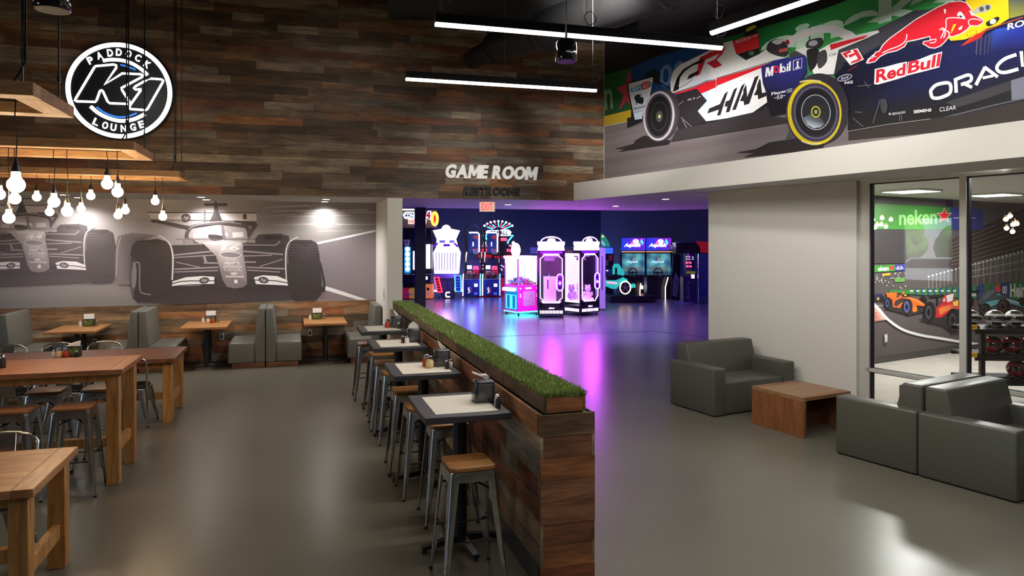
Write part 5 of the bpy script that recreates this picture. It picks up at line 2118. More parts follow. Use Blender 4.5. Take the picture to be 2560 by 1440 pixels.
# white car's cockpit side seen above the wheel
pm.poly([(100, 430), (210, 395), (300, 440), (420, 370), (640, 300), (820, 260), (830, 280), (720, 330), (480, 430), (440, 640), (270, 640), (200, 480)], (216, 216, 214))
pm.poly([(405, 385), (740, 300), (700, 330), (500, 400), (415, 432)], (200, 34, 44))
pm.poly([(200, 380), (230, 345), (330, 325), (345, 360), (320, 400), (215, 415)], (54, 52, 56), 3)
pm.ell(262, 372, 40, 24, (170, 170, 174), -12)
pm.poly([(210, 430), (300, 420), (314, 470), (290, 560), (240, 610), (215, 520)], (34, 32, 36), 3)
pm.poly([(300, 470), (370, 430), (380, 530), (310, 590)], (60, 56, 60), 3)
pm.text('OR', [(402, 488), (466, 474), (464, 452), (400, 464)], (40, 40, 44), 0.0)
pm.poly([(440, 640), (480, 440), (530, 560), (460, 640)], (48, 48, 56))
# blue rear wing end plate
pm.view(1500, 0, 3.13)
pm.poly([(1272, 522), (1400, 468), (1600, 436), (1628, 455), (1634, 560), (1520, 800), (1480, 885), (1345, 908), (1322, 760), (1285, 650)],
        [(40, 40, 110), (44, 44, 124), (44, 46, 130), (40, 42, 116), (30, 30, 60), (26, 26, 34), (28, 28, 34), (28, 27, 32), (26, 26, 32), (30, 30, 70)])
pm.view(1880, 20, 4.096)
MW_ = (240, 240, 244)
pm.poly([(150, 710), (158, 614), (186, 607), (198, 662), (214, 601), (240, 595), (230, 694), (211, 698), (216, 642), (201, 700), (186, 703), (174, 652), (169, 706)], MW_)
pm.ell(264, 630, 31, 40, (206, 34, 60), -6)
pm.ell(264, 630, 14, 21, (42, 42, 118), -6)
pm.poly([(302, 574), (322, 569), (316, 664), (297, 668)], MW_)
pm.ell(336, 630, 25, 31, MW_, -6)
pm.ell(337, 630, 11, 16, (42, 42, 118), -6)
pm.poly([(372, 596), (389, 592), (385, 650), (368, 654)], MW_)
pm.poly([(374, 574), (391, 570), (390, 584), (373, 588)], MW_)
pm.poly([(397, 552), (415, 547), (410, 643), (392, 648)], MW_)
for q in (((440, 540), (528, 517)), ((528, 517), (525, 615)), ((525, 615), (437, 638)), ((437, 638), (440, 540))):
    pm.line([q[0], q[1]], 5, (230, 230, 236))
pm.poly([(466, 562), (482, 546), (495, 542), (491, 604), (505, 601), (505, 612), (460, 623), (460, 612), (473, 609), (476, 562)], MW_)
pm.view(1500, 0, 3.13)
pm.text('Player', [(1353, 755), (1475, 728), (1475, 700), (1353, 726)], (220, 220, 224), 0.02)
for k in range(4):
    pm.line([(1478, 702 + k * 8), (1518, 693 + k * 8)], 3, (190, 190, 196))
pm.text('0.0', [(1396, 780), (1442, 770), (1442, 740), (1396, 750)], (220, 220, 224), 0.01)
pm.line([(1374, 770), (1390, 766)], 4, (210, 210, 214))
pm.line([(1446, 752), (1464, 748)], 4, (210, 210, 214))
pm.line([(1640, 560), (1655, 630)], 10, (90, 88, 120))
# rear wheel of the blue car
pm.view(1960, 0, 3.4286)
pm.poly([(60, 1120), (20, 1210), (95, 1195)], (70, 66, 70))
pm.ell(325, 930, 244, 300, (46, 43, 52), -4)
pm.ell(272, 966, 240, 286, (62, 58, 74), -4)
pm.ell(276, 968, 232, 278, (206, 184, 30), -4)
pm.ell(284, 966, 208, 252, (58, 56, 72), -4)
pm.ell(286, 966, 186, 226, (96, 92, 122), -4)
pm.ell(287, 966, 176, 214, (44, 42, 52), -4)
pm.ell(287, 966, 166, 202, (28, 28, 34), -4)
pm.ell(288, 964, 126, 152, (196, 198, 206), -4)
pm.ell(288, 964, 121, 146, (40, 42, 48), -4)
pm.poly([(288, 964), (180, 1010), (215, 1070), (270, 1100), (330, 1092), (365, 1060)], [(50, 54, 60), (110, 118, 130), (170, 180, 196), (190, 200, 214), (150, 158, 172), (80, 84, 92)])
pm.ell(288, 960, 41, 50, (196, 190, 40), -4)
pm.ell(288, 960, 31, 39, (44, 48, 40), -4)
pm.ell(288, 960, 14, 18, (150, 160, 130), -4)
pm.line([(150, 705), (240, 690), (330, 700)], 12, (206, 196, 130), 3)
pm.line([(165, 1210), (250, 1236), (330, 1226)], 10, (224, 210, 160), 3)
pm.done('racing_mural', 'large colour wall mural of two racing cars on the upper right wall')

# ------------------------------------------------------------------ the monochrome mural over the booths
pn = Print(NW, 0.003, 1.6, lim=(0.3, 11.02, 1.045, 2.95))
pn.view(0, 0, 1)
g_rows = [hr.uniform(-5, 5) for _ in range(80)]


def bw_bg(a, b):
    # a: left..right over px -700..940 ; b: top..bottom
    x = -700 + a * 1640
    sky = 150 + 22 * math.exp(-((x - 300) / 160) ** 2) - 44 * max(0, min(1, (x - 560) / 160))
    mid = 140 - 30 * max(0, min(1, (x - 640) / 200))
    low = 116
    v = sky + (mid - sky) * min(1, b * 2.2) if b < .45 else mid + (low - mid) * (b - .45) / .55
    v += g_rows[int(b * 40)] * .8
    return (v, v * .965, v * .97)


zt_, zb_ = ZS - 0.005, 1.045


def bw_rect(u0, u1, nx, ny):
    for i in range(nx):
        for j in range(ny):
            ab = [(i / nx, j / ny), ((i + 1) / nx, j / ny), ((i + 1) / nx, (j + 1) / ny), (i / nx, (j + 1) / ny)]
            cs = []
            ps = []
            for a, b in ab:
                u = u0 + (u1 - u0) * a
                ps.append(NW.p(u, zt_ + (zb_ - zt_) * b, 0.003))
                # picture column of this spot
                X = -9.5 + u
                w = sin(TH) * X + cos(TH) * YM
                pxx = 1280 + F * (cos(TH) * X - sin(TH) * YM) / w
                cs.append(pn.C(bw_bg((pxx + 700) / 1640, b)))
            pn.mb.add(ps, [(0, 1, 2, 3)], 0, None, cs)


bw_rect(0.3, 11.03, 60, 26)
for k in range(14):
    y = hr.uniform(515, 585)
    x = hr.uniform(640, 860)
    v = hr.uniform(112, 150)
    pn.line([(x, y + (x - 640) * -.03), (min(938, x + hr.uniform(60, 240)), y - 6)], hr.uniform(1.5, 4), (v, v * .96, v * .97))
pn.poly([(787, 611), (940, 581), (940, 748), (800, 748)], [(100, 93, 98), (112, 105, 110), (112, 105, 112), (104, 96, 102)])
pn.line([(790, 609), (860, 594), (940, 577)], 5, (214, 210, 210))
pn.poly([(812, 715), (830, 720), (918, 749), (896, 750), (810, 724)], (204, 198, 202))


def car(num):
    P_, Ln, E_, Tx = pn.poly, pn.line, pn.ell, pn.text
    # rear wing
    P_([(371, 531), (641, 533), (642, 552), (590, 552), (440, 549), (377, 547)], (196, 188, 190))
    Ln([(371, 531), (641, 532.5)], 2.5, (60, 55, 58))
    E_(465, 544, 12, 9.5, (74, 68, 72))
    Tx('hp', [(459, 550), (472, 550), (472, 539), (459, 539)], (196, 188, 190), 0.0, 0.3)
    P_([(377, 549), (400, 551), (478, 566), (480, 574), (440, 566), (392, 557), (380, 556)], (64, 58, 62))
    P_([(585, 551), (638, 555), (644, 562), (620, 598), (612, 590), (632, 566), (590, 560)], (66, 60, 64))
    Ln([(512, 527), (512, 556)], 5, (78, 72, 76))
    P_([(608, 535), (616, 535), (618, 548), (607, 548)], (64, 58, 62))
    # rear tyres
    P_([(637, 596), (648, 586), (700, 584), (722, 590), (726, 614), (640, 614)], (60, 55, 58))
    P_([(288, 625), (296, 590), (330, 582), (392, 588), (360, 600), (330, 660), (326, 712), (300, 712), (288, 700)], [(96, 88, 92), (104, 96, 98), (112, 104, 104), (110, 100, 102), (84, 78, 80), (84, 78, 80), (104, 96, 100), (112, 104, 108), (108, 100, 104)])
    Ln([(291, 690), (294, 620), (302, 592)], 2.5, (150, 142, 146))
    # body mass between the tyres
    P_([(425, 614), (505, 606), (610, 606), (725, 612), (724, 730), (560, 736), (420, 736)], (54, 49, 52))
    # camera post, roll hoop
    P_([(511, 508), (568, 508.5), (568, 515), (511, 515)], (58, 53, 56))
    P_([(537, 503), (542, 503), (547, 535), (534, 535)], (62, 56, 60))
    P_([(523, 557), (534, 532), (548, 532), (558, 557)], (52, 48, 50))
    # cockpit
    P_([(470, 592), (480, 572), (545, 562), (612, 570), (622, 590), (614, 608), (500, 610)], (150, 143, 146))
    E_(532, 583, 27, 15, (176, 170, 172))
    P_([(520, 576), (568, 582), (572, 590), (524, 586)], (226, 222, 222))
    P_([(522, 586), (556, 590), (552, 602), (526, 600)], (60, 55, 60), 2)
    P_([(483, 584), (508, 584), (507, 596), (484, 594)], (206, 200, 202))
    P_([(581, 581), (608, 580), (609, 592), (582, 594)], (206, 200, 202))
    P_([(460, 596), (480, 596), (484, 612), (462, 612)], (120, 112, 116))
    Ln([(467, 592), (472, 575), (490, 564), (550, 557), (606, 563), (620, 573), (622, 592)], 8, (70, 64, 68), 3)
    Ln([(472, 574), (492, 562), (550, 554), (604, 560)], 2, (150, 142, 146), 3)
    Ln([(556, 562), (559, 585), (562, 602)], 7, (112, 104, 108))
    Ln([(440, 598), (640, 598)], 2, (96, 90, 94))
    P_([(662, 590), (703, 590), (703, 599), (662, 599)], (44, 40, 42))
    # suspension
    for a, b, c, d, w in ((432, 638, 533, 628, 4), (432, 644, 545, 637, 3), (608, 628, 708, 636, 4), (610, 640, 680, 638, 3), (436, 673, 546, 668, 4), (436, 680, 546, 676, 3), (617, 668, 712, 672, 4), (618, 675, 700, 680, 3),
                          (612, 655, 640, 655, 4), (510, 640, 516, 657, 6), (510, 657, 545, 658, 4), (440, 655, 500, 668, 2.5), (650, 666, 707, 648, 2.5), (609, 612, 690, 613, 3), (690, 613, 700, 603, 3), (440, 612, 505, 610, 3)):
        Ln([(a, b), (c, d)], w, (126, 118, 122))
    # nose
    P_([(505, 606), (557, 600), (603, 605), (608, 613), (607, 627), (617, 680), (618, 710), (607, 718), (587, 721), (568, 717), (557, 700), (550, 673), (540, 640), (513, 613)],
       [(176, 170, 172), (196, 190, 190), (190, 184, 186), (170, 163, 166), (140, 133, 137), (108, 101, 106), (104, 97, 102), (104, 97, 102), (108, 100, 105), (106, 98, 104), (104, 97, 102), (112, 105, 110), (130, 122, 127), (160, 153, 156)])
    Tx(num, [(552, 626), (600, 626), (598, 612), (550, 612)], (224, 220, 220), 0.03, 0.2)
    Tx('SANTANDER', [(528, 612), (604, 614), (602, 606), (528, 605)], (214, 208, 210), 0.02)
    pn.ell(576, 637, 27, 8, (190, 184, 186), 3)
    pn.ell(576, 637, 25, 6.3, (120, 112, 117), 3)
    Tx('aws', [(563, 651), (592, 652), (592, 646), (563, 645)], (176, 168, 172), 0.02)
    Tx('IBM', [(562, 661), (598, 662), (598, 655), (562, 654)], (186, 179, 182), 0.04)
    Ln([(558, 666), (606, 667)], 4, (170, 163, 166))
    Tx('CEVA', [(560, 677), (604, 678), (604, 671), (560, 670)], (176, 170, 172), 0.0)
    pn.ell(585, 684, 9, 4, (176, 168, 172))
    Ln([(564, 691), (610, 692)], 4, (172, 165, 168))
    P_([(586, 699), (594, 699), (594, 708), (586, 708)], (214, 210, 210))
    # front wing
    P_([(372, 724), (440, 716), (520, 714), (556, 716), (587, 722), (612, 718), (650, 712), (770, 714), (808, 716), (812, 728), (760, 730), (640, 722), (590, 729), (555, 724), (520, 723), (440, 730), (380, 734)], (48, 44, 48))
    P_([(375, 722), (430, 704), (465, 693), (506, 690), (536, 692), (536, 709), (502, 713), (431, 716), (379, 726)], (216, 210, 212))
    P_([(635, 693), (657, 688), (693, 690), (713, 698), (770, 713), (772, 718), (707, 713), (640, 710)], (216, 210, 212))
    Ln([(388, 722), (450, 704), (500, 702), (536, 702)], 2.5, (58, 53, 60), 2)
    Ln([(635, 700), (690, 702), (770, 717)], 2.5, (58, 53, 60), 2)
    Ln([(420, 718), (470, 712), (536, 711)], 2.5, (40, 38, 52), 2)
    pn.ell(511, 701, 13, 8, (70, 64, 70), -8)
    Tx('hp', [(504, 706), (518, 705), (518, 696), (504, 697)], (206, 200, 202), 0, .3)
    pn.ell(659, 700, 13, 8, (70, 64, 70), 10)
    Tx('hp', [(652, 704), (666, 706), (666, 697), (652, 695)], (206, 200, 202), 0, .3)
    for x in (540, 546, 622, 628):
        P_([(x, 698), (x + 4, 698), (x + 4, 708), (x, 708)], (50, 46, 50))
    # shadow
    P_([(340, 752), (372, 730), (560, 722), (590, 728), (640, 722), (735, 728), (728, 748), (560, 757), (440, 763)], [(60, 54, 58), (50, 45, 48), (48, 44, 47), (46, 42, 46), (48, 44, 47), (54, 49, 52), (58, 52, 56), (58, 52, 56), (56, 51, 55)])
    # front tyres
    P_([(715, 640), (720, 608), (736, 600), (778, 600), (793, 608), (799, 640), (804, 700), (803, 735), (790, 749), (738, 752), (725, 742), (718, 700)], (48, 44, 46))
    for k in range(5):
        y = 608 + k * 7
        Ln([(722, y + 3), (748, y + 4), (762, y + 13), (776, y + 4), (792, y + 2)], 2.2, (72 - 3 * k, 66 - 3 * k, 70 - 3 * k), 3)
    Ln([(716, 700), (714, 640), (720, 610), (735, 597), (745, 593)], 3.5, (176, 170, 172), 3)
    Ln([(720, 660), (718, 630), (724, 612)], 3, (90, 84, 86), 2)
    Ln([(800, 655), (808, 690), (812, 715), (805, 728), (770, 728)], 4, (40, 37, 40), 2)
    P_([(326, 640), (331, 614), (342, 602), (394, 597), (424, 606), (432, 652), (432, 700), (428, 738), (380, 750), (345, 755), (333, 745), (324, 700)], (50, 46, 48))
    for k in range(4):
        y = 606 + k * 8
        Ln([(345, y + 2), (372, y + 4), (390, y + 12), (408, y + 4), (424, y + 4)], 2.2, (68 - 3 * k, 62 - 3 * k, 66 - 3 * k), 3)
    Ln([(431, 700), (433, 645), (426, 612), (408, 594), (396, 590)], 4, (190, 184, 186), 3)
    pn.ell(334, 690, 9, 42, (66, 60, 64), 2)
    pn.ell(336, 690, 6, 32, (112, 105, 109), 2)
    Ln([(333, 660), (345, 655), (350, 668), (350, 722), (358, 733), (378, 736)], 3, (120, 112, 116), 2)
    Ln([(328, 640), (327, 700), (336, 742)], 2, (96, 90, 92), 2)


pn.T = lambda x, y: (88 + .9 * (x - 578), 574 + .89 * (y - 600))
pn.fade = ((158, 148, 150), .26)
car('44')
pn.fade = None
# drifting spray between the cars
for (a, b, c, d, v) in ((262, 560, 330, 705, 150), (278, 600, 318, 735, 140)):
    pass
pn.T = lambda x, y: (x, y)
car('16')
pn.done('monochrome_mural', 'black and white wall mural of two racing cars over the booths')

# ------------------------------------------------------------------ mural behind the glass
pb = Print(RW, 0.002, 1.3, lim=(1.5, 9.6, 0.11, 3.015))
pb.view(2120, 400, 2.482)
pb.poly([(-200, 900), (140, 905), (1100, 880), (2400, 900), (2400, 1500), (-200, 1500)], [(84, 78, 80), (88, 80, 82), (90, 84, 84), (90, 84, 84), (56, 50, 52), (56, 50, 52)])
pb.poly([(-200, 190), (1100, 240), (2400, 290), (2400, 900), (1100, 890), (-200, 905)], [(66, 62, 64), (96, 92, 94), (100, 96, 96), (110, 104, 102), (96, 88, 86), (70, 64, 64)])
# stands and their lamp rows
pb.poly([(628, 500), (1092, 300), (2400, -40), (2400, 500), (1092, 560), (735, 640), (628, 690)], (70, 60, 58))
for k in range(7):
    pb.line([(640, 520 + k * 22), (1092, 330 + k * 34)], 5, (108, 98, 92))
for k in range(3):
    pb.line([(735, 660 + k * 36), (1092, 575 + k * 48)], 6, (150, 146, 142))
for k in range(26):
    x = 500 + k * 24
    y = 722 - (x - 500) * .27
    pb.ell(x, y, 7, 5, (240, 238, 230))
    pb.line([(x, y), (x, y + 90 - k * .6)], 2.5, (170, 166, 162))
for k in range(9):
    pb.line([(760 + k * 40, 640 - k * 8), (760 + k * 40, 790)], 3, (150, 146, 144))
for k in range(30):
    pb.ell(hr.uniform(150, 360), hr.uniform(700, 800), 4, 3, (200, 190, 180))
# big boards
pb.poly([(-200, 255), (628, 292), (632, 432), (-200, 428)], [(60, 140, 40), (62, 120, 58), (54, 104, 50), (66, 150, 46)])
pb.poly([(628, 292), (830, 306), (832, 432), (632, 432)], (62, 64, 128))
pb.text('neken', [(312, 405), (548, 398), (548, 306), (312, 312)], (130, 186, 110), 0.03)


def star(cx, cy, r, col, ry=1.0):
    pb.poly([(cx + r * (1 if k % 2 == 0 else .42) * sin(k * pi / 5), cy - ry * r * (1 if k % 2 == 0 else .42) * cos(k * pi / 5)) for k in range(10)], col)


star(592, 346, 52, (230, 200, 200))
star(592, 346, 44, (204, 44, 50))
pb.text('0', [(732, 398), (756, 398), (756, 318), (732, 318)], (180, 184, 214), .02)
pb.line([(650, 360), (705, 358)], 5, (190, 194, 220))
pb.line([(760, 360), (786, 360)], 5, (190, 194, 220))
pb.poly([(-200, 432), (356, 432), (356, 640), (-200, 646)], (58, 54, 56))
pb.poly([(150, 655), (285, 648), (285, 690), (150, 697)], (56, 124, 44))
pb.poly([(285, 648), (354, 645), (354, 684), (285, 690)], (60, 60, 130))
pb.text('eken', [(180, 690), (248, 686), (248, 655), (180, 660)], (226, 232, 224), .03)
star(266, 668, 20, (210, 50, 50))
pb.text('-0.0-', [(290, 682), (340, 678), (340, 656), (290, 660)], (220, 222, 236), .02)
pb.poly([(208, 705), (258, 700), (258, 715), (208, 720)], (196, 150, 60))
pb.poly([(284, 735), (346, 730), (346, 755), (284, 758)], (90, 140, 70))
# trackside barrier with lettering
pb.poly([(250, 806), (470, 800), (740, 782), (1092, 752), (2400, 650), (2400, 860), (1092, 868), (740, 858), (470, 838), (250, 822)], (56, 112, 62))
for k in range(12):
    x = 410 + k * 38
    pb.poly([(x, 800 - k * 1.4), (x + 14, 799 - k * 1.4), (x + 14, 838 + k * 1.6), (x, 836 + k * 1.6)], (52, 62, 110))
for k in range(8):
    x = 380 + k * 38
    pb.line([(x, 812), (x + 18, 812)], 9, (200, 210, 200))
pb.poly([(800, 776), (838, 772), (838, 860), (800, 858)], (54, 64, 112))
pb.text('Heineken', [(738, 845), (800, 845), (800, 800), (738, 806)], (226, 230, 224), .02)
star(928, 800, 34, (206, 60, 56), 1.2)
pb.poly([(940, 762), (996, 758), (996, 866), (940, 864)], (54, 62, 112))
pb.text('00', [(952, 830), (980, 830), (980, 780), (952, 782)], (206, 210, 230), .02)
pb.text('Heineken', [(1000, 850), (1190, 852), (1190, 752), (1000, 768)], (232, 234, 228), .03)
# kerb and painted line
pb.poly([(60, 870), (142, 882), (236, 990), (140, 1003), (60, 1006)], (206, 178, 166))
for k in range(9):
    pb.poly([(140 - 60, 900 + k * 12), (150 + k * 9, 898 + k * 11), (142 + k * 4, 908 + k * 11)], (180, 70, 56))
pb.line([(140, 880), (190, 930), (240, 988), (330, 1050), (440, 1085), (560, 1105), (700, 1128), (860, 1152), (1100, 1190)], 16, (226, 222, 216), 4)


pb.view(2160, 660, 2.73)
DKT = (34, 32, 34)


def tyre(x, y, rx, ry, hub=(70, 68, 72), ring=None):
    pb.ell(x + rx * .35, y - 2, rx, ry * .98, (52, 48, 50))
    pb.ell(x, y, rx, ry, DKT)
    if ring:
        pb.ell(x - 1, y, rx * .66, ry * .76, ring)
    pb.ell(x - 1, y, rx * .58, ry * .66, hub)
    pb.ell(x - 1, y, rx * .3, ry * .36, (30, 29, 32))


pb.ell(62, 236, 13, 20, DKT)
pb.ell(120, 236, 13, 20, DKT)
pb.poly([(60, 204), (116, 202), (118, 214), (104, 216), (108, 248), (70, 250), (72, 216), (58, 216)], (40, 44, 78))
pb.poly([(82, 228), (96, 228), (94, 246), (84, 246)], (220, 160, 60))
# orange car
pb.poly([(125, 300), (250, 335), (300, 352), (430, 318), (410, 300), (200, 290)], (52, 47, 49))
pb.ell(396, 246, 26, 26, DKT)
pb.poly([(144, 196), (216, 192), (217, 206), (210, 236), (232, 222), (250, 206), (256, 184), (266, 186), (268, 214), (300, 224), (360, 240), (408, 274), (402, 288), (350, 282), (356, 318), (336, 330), (318, 318), (316, 286), (260, 262),
         (238, 300), (190, 292), (184, 240), (152, 234)], (226, 98, 42))
pb.poly([(205, 250), (250, 230), (300, 240), (300, 262), (250, 262), (215, 290), (196, 280)], (60, 50, 48))
pb.poly([(248, 206), (300, 206), (306, 222), (270, 228), (250, 222)], (44, 40, 42))
pb.ell(274, 211, 9, 8, (210, 180, 60), 0, 12)
pb.line([(252, 222), (270, 206), (300, 210), (312, 226)], 4, (40, 38, 40), 2)
pb.line([(310, 232), (400, 276)], 5, (244, 150, 80))
pb.poly([(318, 286), (352, 290), (356, 320), (334, 328)], (240, 120, 40))
tyre(152, 268, 21, 40, (70, 76, 130))
tyre(284, 292, 30, 53, (70, 76, 140), (110, 110, 130))
# red car
pb.poly([(360, 378), (520, 420), (600, 470), (640, 470), (640, 380), (480, 360)], (50, 45, 47))
pb.poly([(438, 212), (540, 206), (540, 218), (500, 222), (498, 280), (488, 280), (488, 226), (440, 230)], (36, 34, 38))
pb.poly([(470, 330), (492, 290), (522, 270), (532, 222), (562, 206), (606, 200), (608, 256), (660, 256), (730, 290), (728, 318), (640, 308), (570, 330), (520, 366), (478, 366)], (182, 42, 48))
pb.poly([(552, 216), (604, 200), (596, 250), (560, 262)], (206, 204, 206))
pb.text('44', [(528, 262), (546, 256), (548, 228), (530, 234)], (230, 200, 200), .02)
pb.poly([(598, 258), (634, 246), (634, 282), (602, 284)], (226, 196, 70))
pb.poly([(555, 276), (590, 268), (592, 288), (557, 293)], (220, 60, 56))
pb.poly([(500, 300), (560, 290), (640, 300), (560, 318), (510, 350)], (214, 120, 60))
pb.line([(520, 290), (600, 284), (700, 296)], 5, (226, 120, 110))
tyre(434, 330, 37, 72)
tyre(596, 388, 40, 86, (62, 60, 64))
# dark teal car
pb.ell(716, 258, 26, 35, DKT)
pb.poly([(704, 182), (782, 176), (782, 190), (770, 196), (768, 236), (758, 236), (756, 198), (706, 200)], (40, 44, 50))
pb.poly([(766, 262), (800, 202), (838, 172), (862, 148), (880, 146), (892, 196), (944, 200), (956, 228), (1022, 240), (1100, 290), (1070, 304), (980, 274), (910, 300), (860, 324), (800, 290)], (72, 82, 92))
pb.poly([(838, 180), (880, 170), (884, 200), (820, 236), (800, 240)], (96, 104, 112))
pb.poly([(820, 262), (890, 244), (1000, 248), (1090, 296), (1000, 270), (900, 272), (850, 292)], (104, 176, 182))
pb.line([(960, 240), (1040, 262), (1100, 296)], 10, (190, 220, 220))
pb.line([(866, 214), (890, 196), (930, 196), (950, 218)], 6, (44, 44, 48), 2)
pb.ell(908, 206, 12, 10, (60, 150, 170), 0, 12)
tyre(812, 312, 34, 42)
tyre(938, 288, 40, 48, (64, 62, 66), (120, 50, 60))
pb.ell(1074, 258, 26, 30, DKT)
pb.view(2120, 400, 2.482)
pb.poly([(608, 240), (640, 236), (644, 292), (608, 292)], (60, 40, 70))
pb.done('track_mural', 'wall mural of cars on a race track, behind the glass at right')
# ================================================================== game room machines
def E(name, r, g, b, s):
    return emis(name, (r, g, b), s)


NW_ = E('neon_white', 1, .8, 1, 2.6)
NM = E('neon_magenta', 1, .12, .95, 6)
NPK = E('neon_pink_white', 1, .4, 1, 4)
NC = E('neon_cyan', .05, .8, 1, 5)
NB = E('neon_blue', .04, .22, 1, 8)
NR = E('neon_red', 1, .03, .08, 5)
NO = E('neon_amber', 1, .62, .38, 5)
NG = E('neon_teal', .1, .95, .75, 2.2)
GLOWW = E('lit_white_panel', .86, .72, 1, 1.5)
GLOWP = E('lit_lilac_panel', .85, .5, 1, 1.6)
MAGP = mat('magenta_panel', S(214, 30, 170), .4, emit=S(230, 20, 190), es=.8)
BLKM = mat('machine_black', S(16, 15, 22), .3)
NAVM = mat('machine_navy', S(24, 28, 84), .35, emit=S(16, 22, 90), es=.12)
PURM = mat('machine_purple', S(110, 40, 150), .35, emit=S(120, 30, 170), es=.5)
GREYM = mat('machine_grey', S(120, 112, 132), .4)
TEAL = mat('machine_teal', S(60, 214, 178), .35, emit=S(50, 220, 180), es=.55)
BROWNM = mat('dark_backdrop', S(74, 62, 60), .6)


class Mc:
    def __init__(s, name, label, cat, px, py, extra=0.0, group=None):
        x, y = at(px, py, 0)
        s.w = F * CAMH / (py - HY)
        s.k = s.w / F
        s.px0 = px
        s.t = thing(name, label, cat, (x, y, 0), -TH + extra, group)

    def X(s, px):
        return (px - s.px0) * s.k

    def Z(s, py):
        return max(0.0, CAMH - (py - HY) * s.k)

    def part(s, name, m, mb, smooth=True, parent=None):
        return mb.build(name, m, parent or s.t, smooth=smooth)

    def box(s, name, m, px0, px1, py0, py1, y0, y1, r=0.008, parent=None):
        """pixel-sized front, real depth"""
        mb = MB()
        mb.rbox(s.X(px0), s.X(px1), y0, y1, s.Z(py1), s.Z(py0), r, 1)
        return s.part(name, m, mb, parent=parent)

    def text(s, name, m, body, px0, px1, py0, py1, y=-0.01, bold=.02, shear=0, parent=None):
        mb = MB()
        solid_text(mb, body, Matrix.Translation((s.X(px0), y, s.Z(py1))), s.X(px1) - s.X(px0), s.Z(py0) - s.Z(py1), 0.012, 0, bold, shear)
        return s.part(name, m, mb, False, parent)

    def tube(s, name, m, pts, r=.02, closed=False, parent=None):
        """pts: (px, py, y)"""
        mb = MB()
        mb.tube([(s.X(a), c, s.Z(b)) for a, b, c in pts], r, 8, closed=closed)
        return s.part(name, m, mb, parent=parent)

    def plate(s, name, m, pts, y0, y1, parent=None):
        mb = MB()
        mb.prism([(s.X(a), s.Z(b)) for a, b in pts], y0, y1, 'y')
        return s.part(name, m, mb, False, parent)


def casters(t, pts):
    for (x, y) in pts:
        mb = MB()
        mb.tube([(x, y, .08), (x, y, .045)], .014, 8)
        mb.tube([(x - .014, y, .036), (x + .014, y, .036)], .035, 12)
        mb.build('caster', BLKM, t)


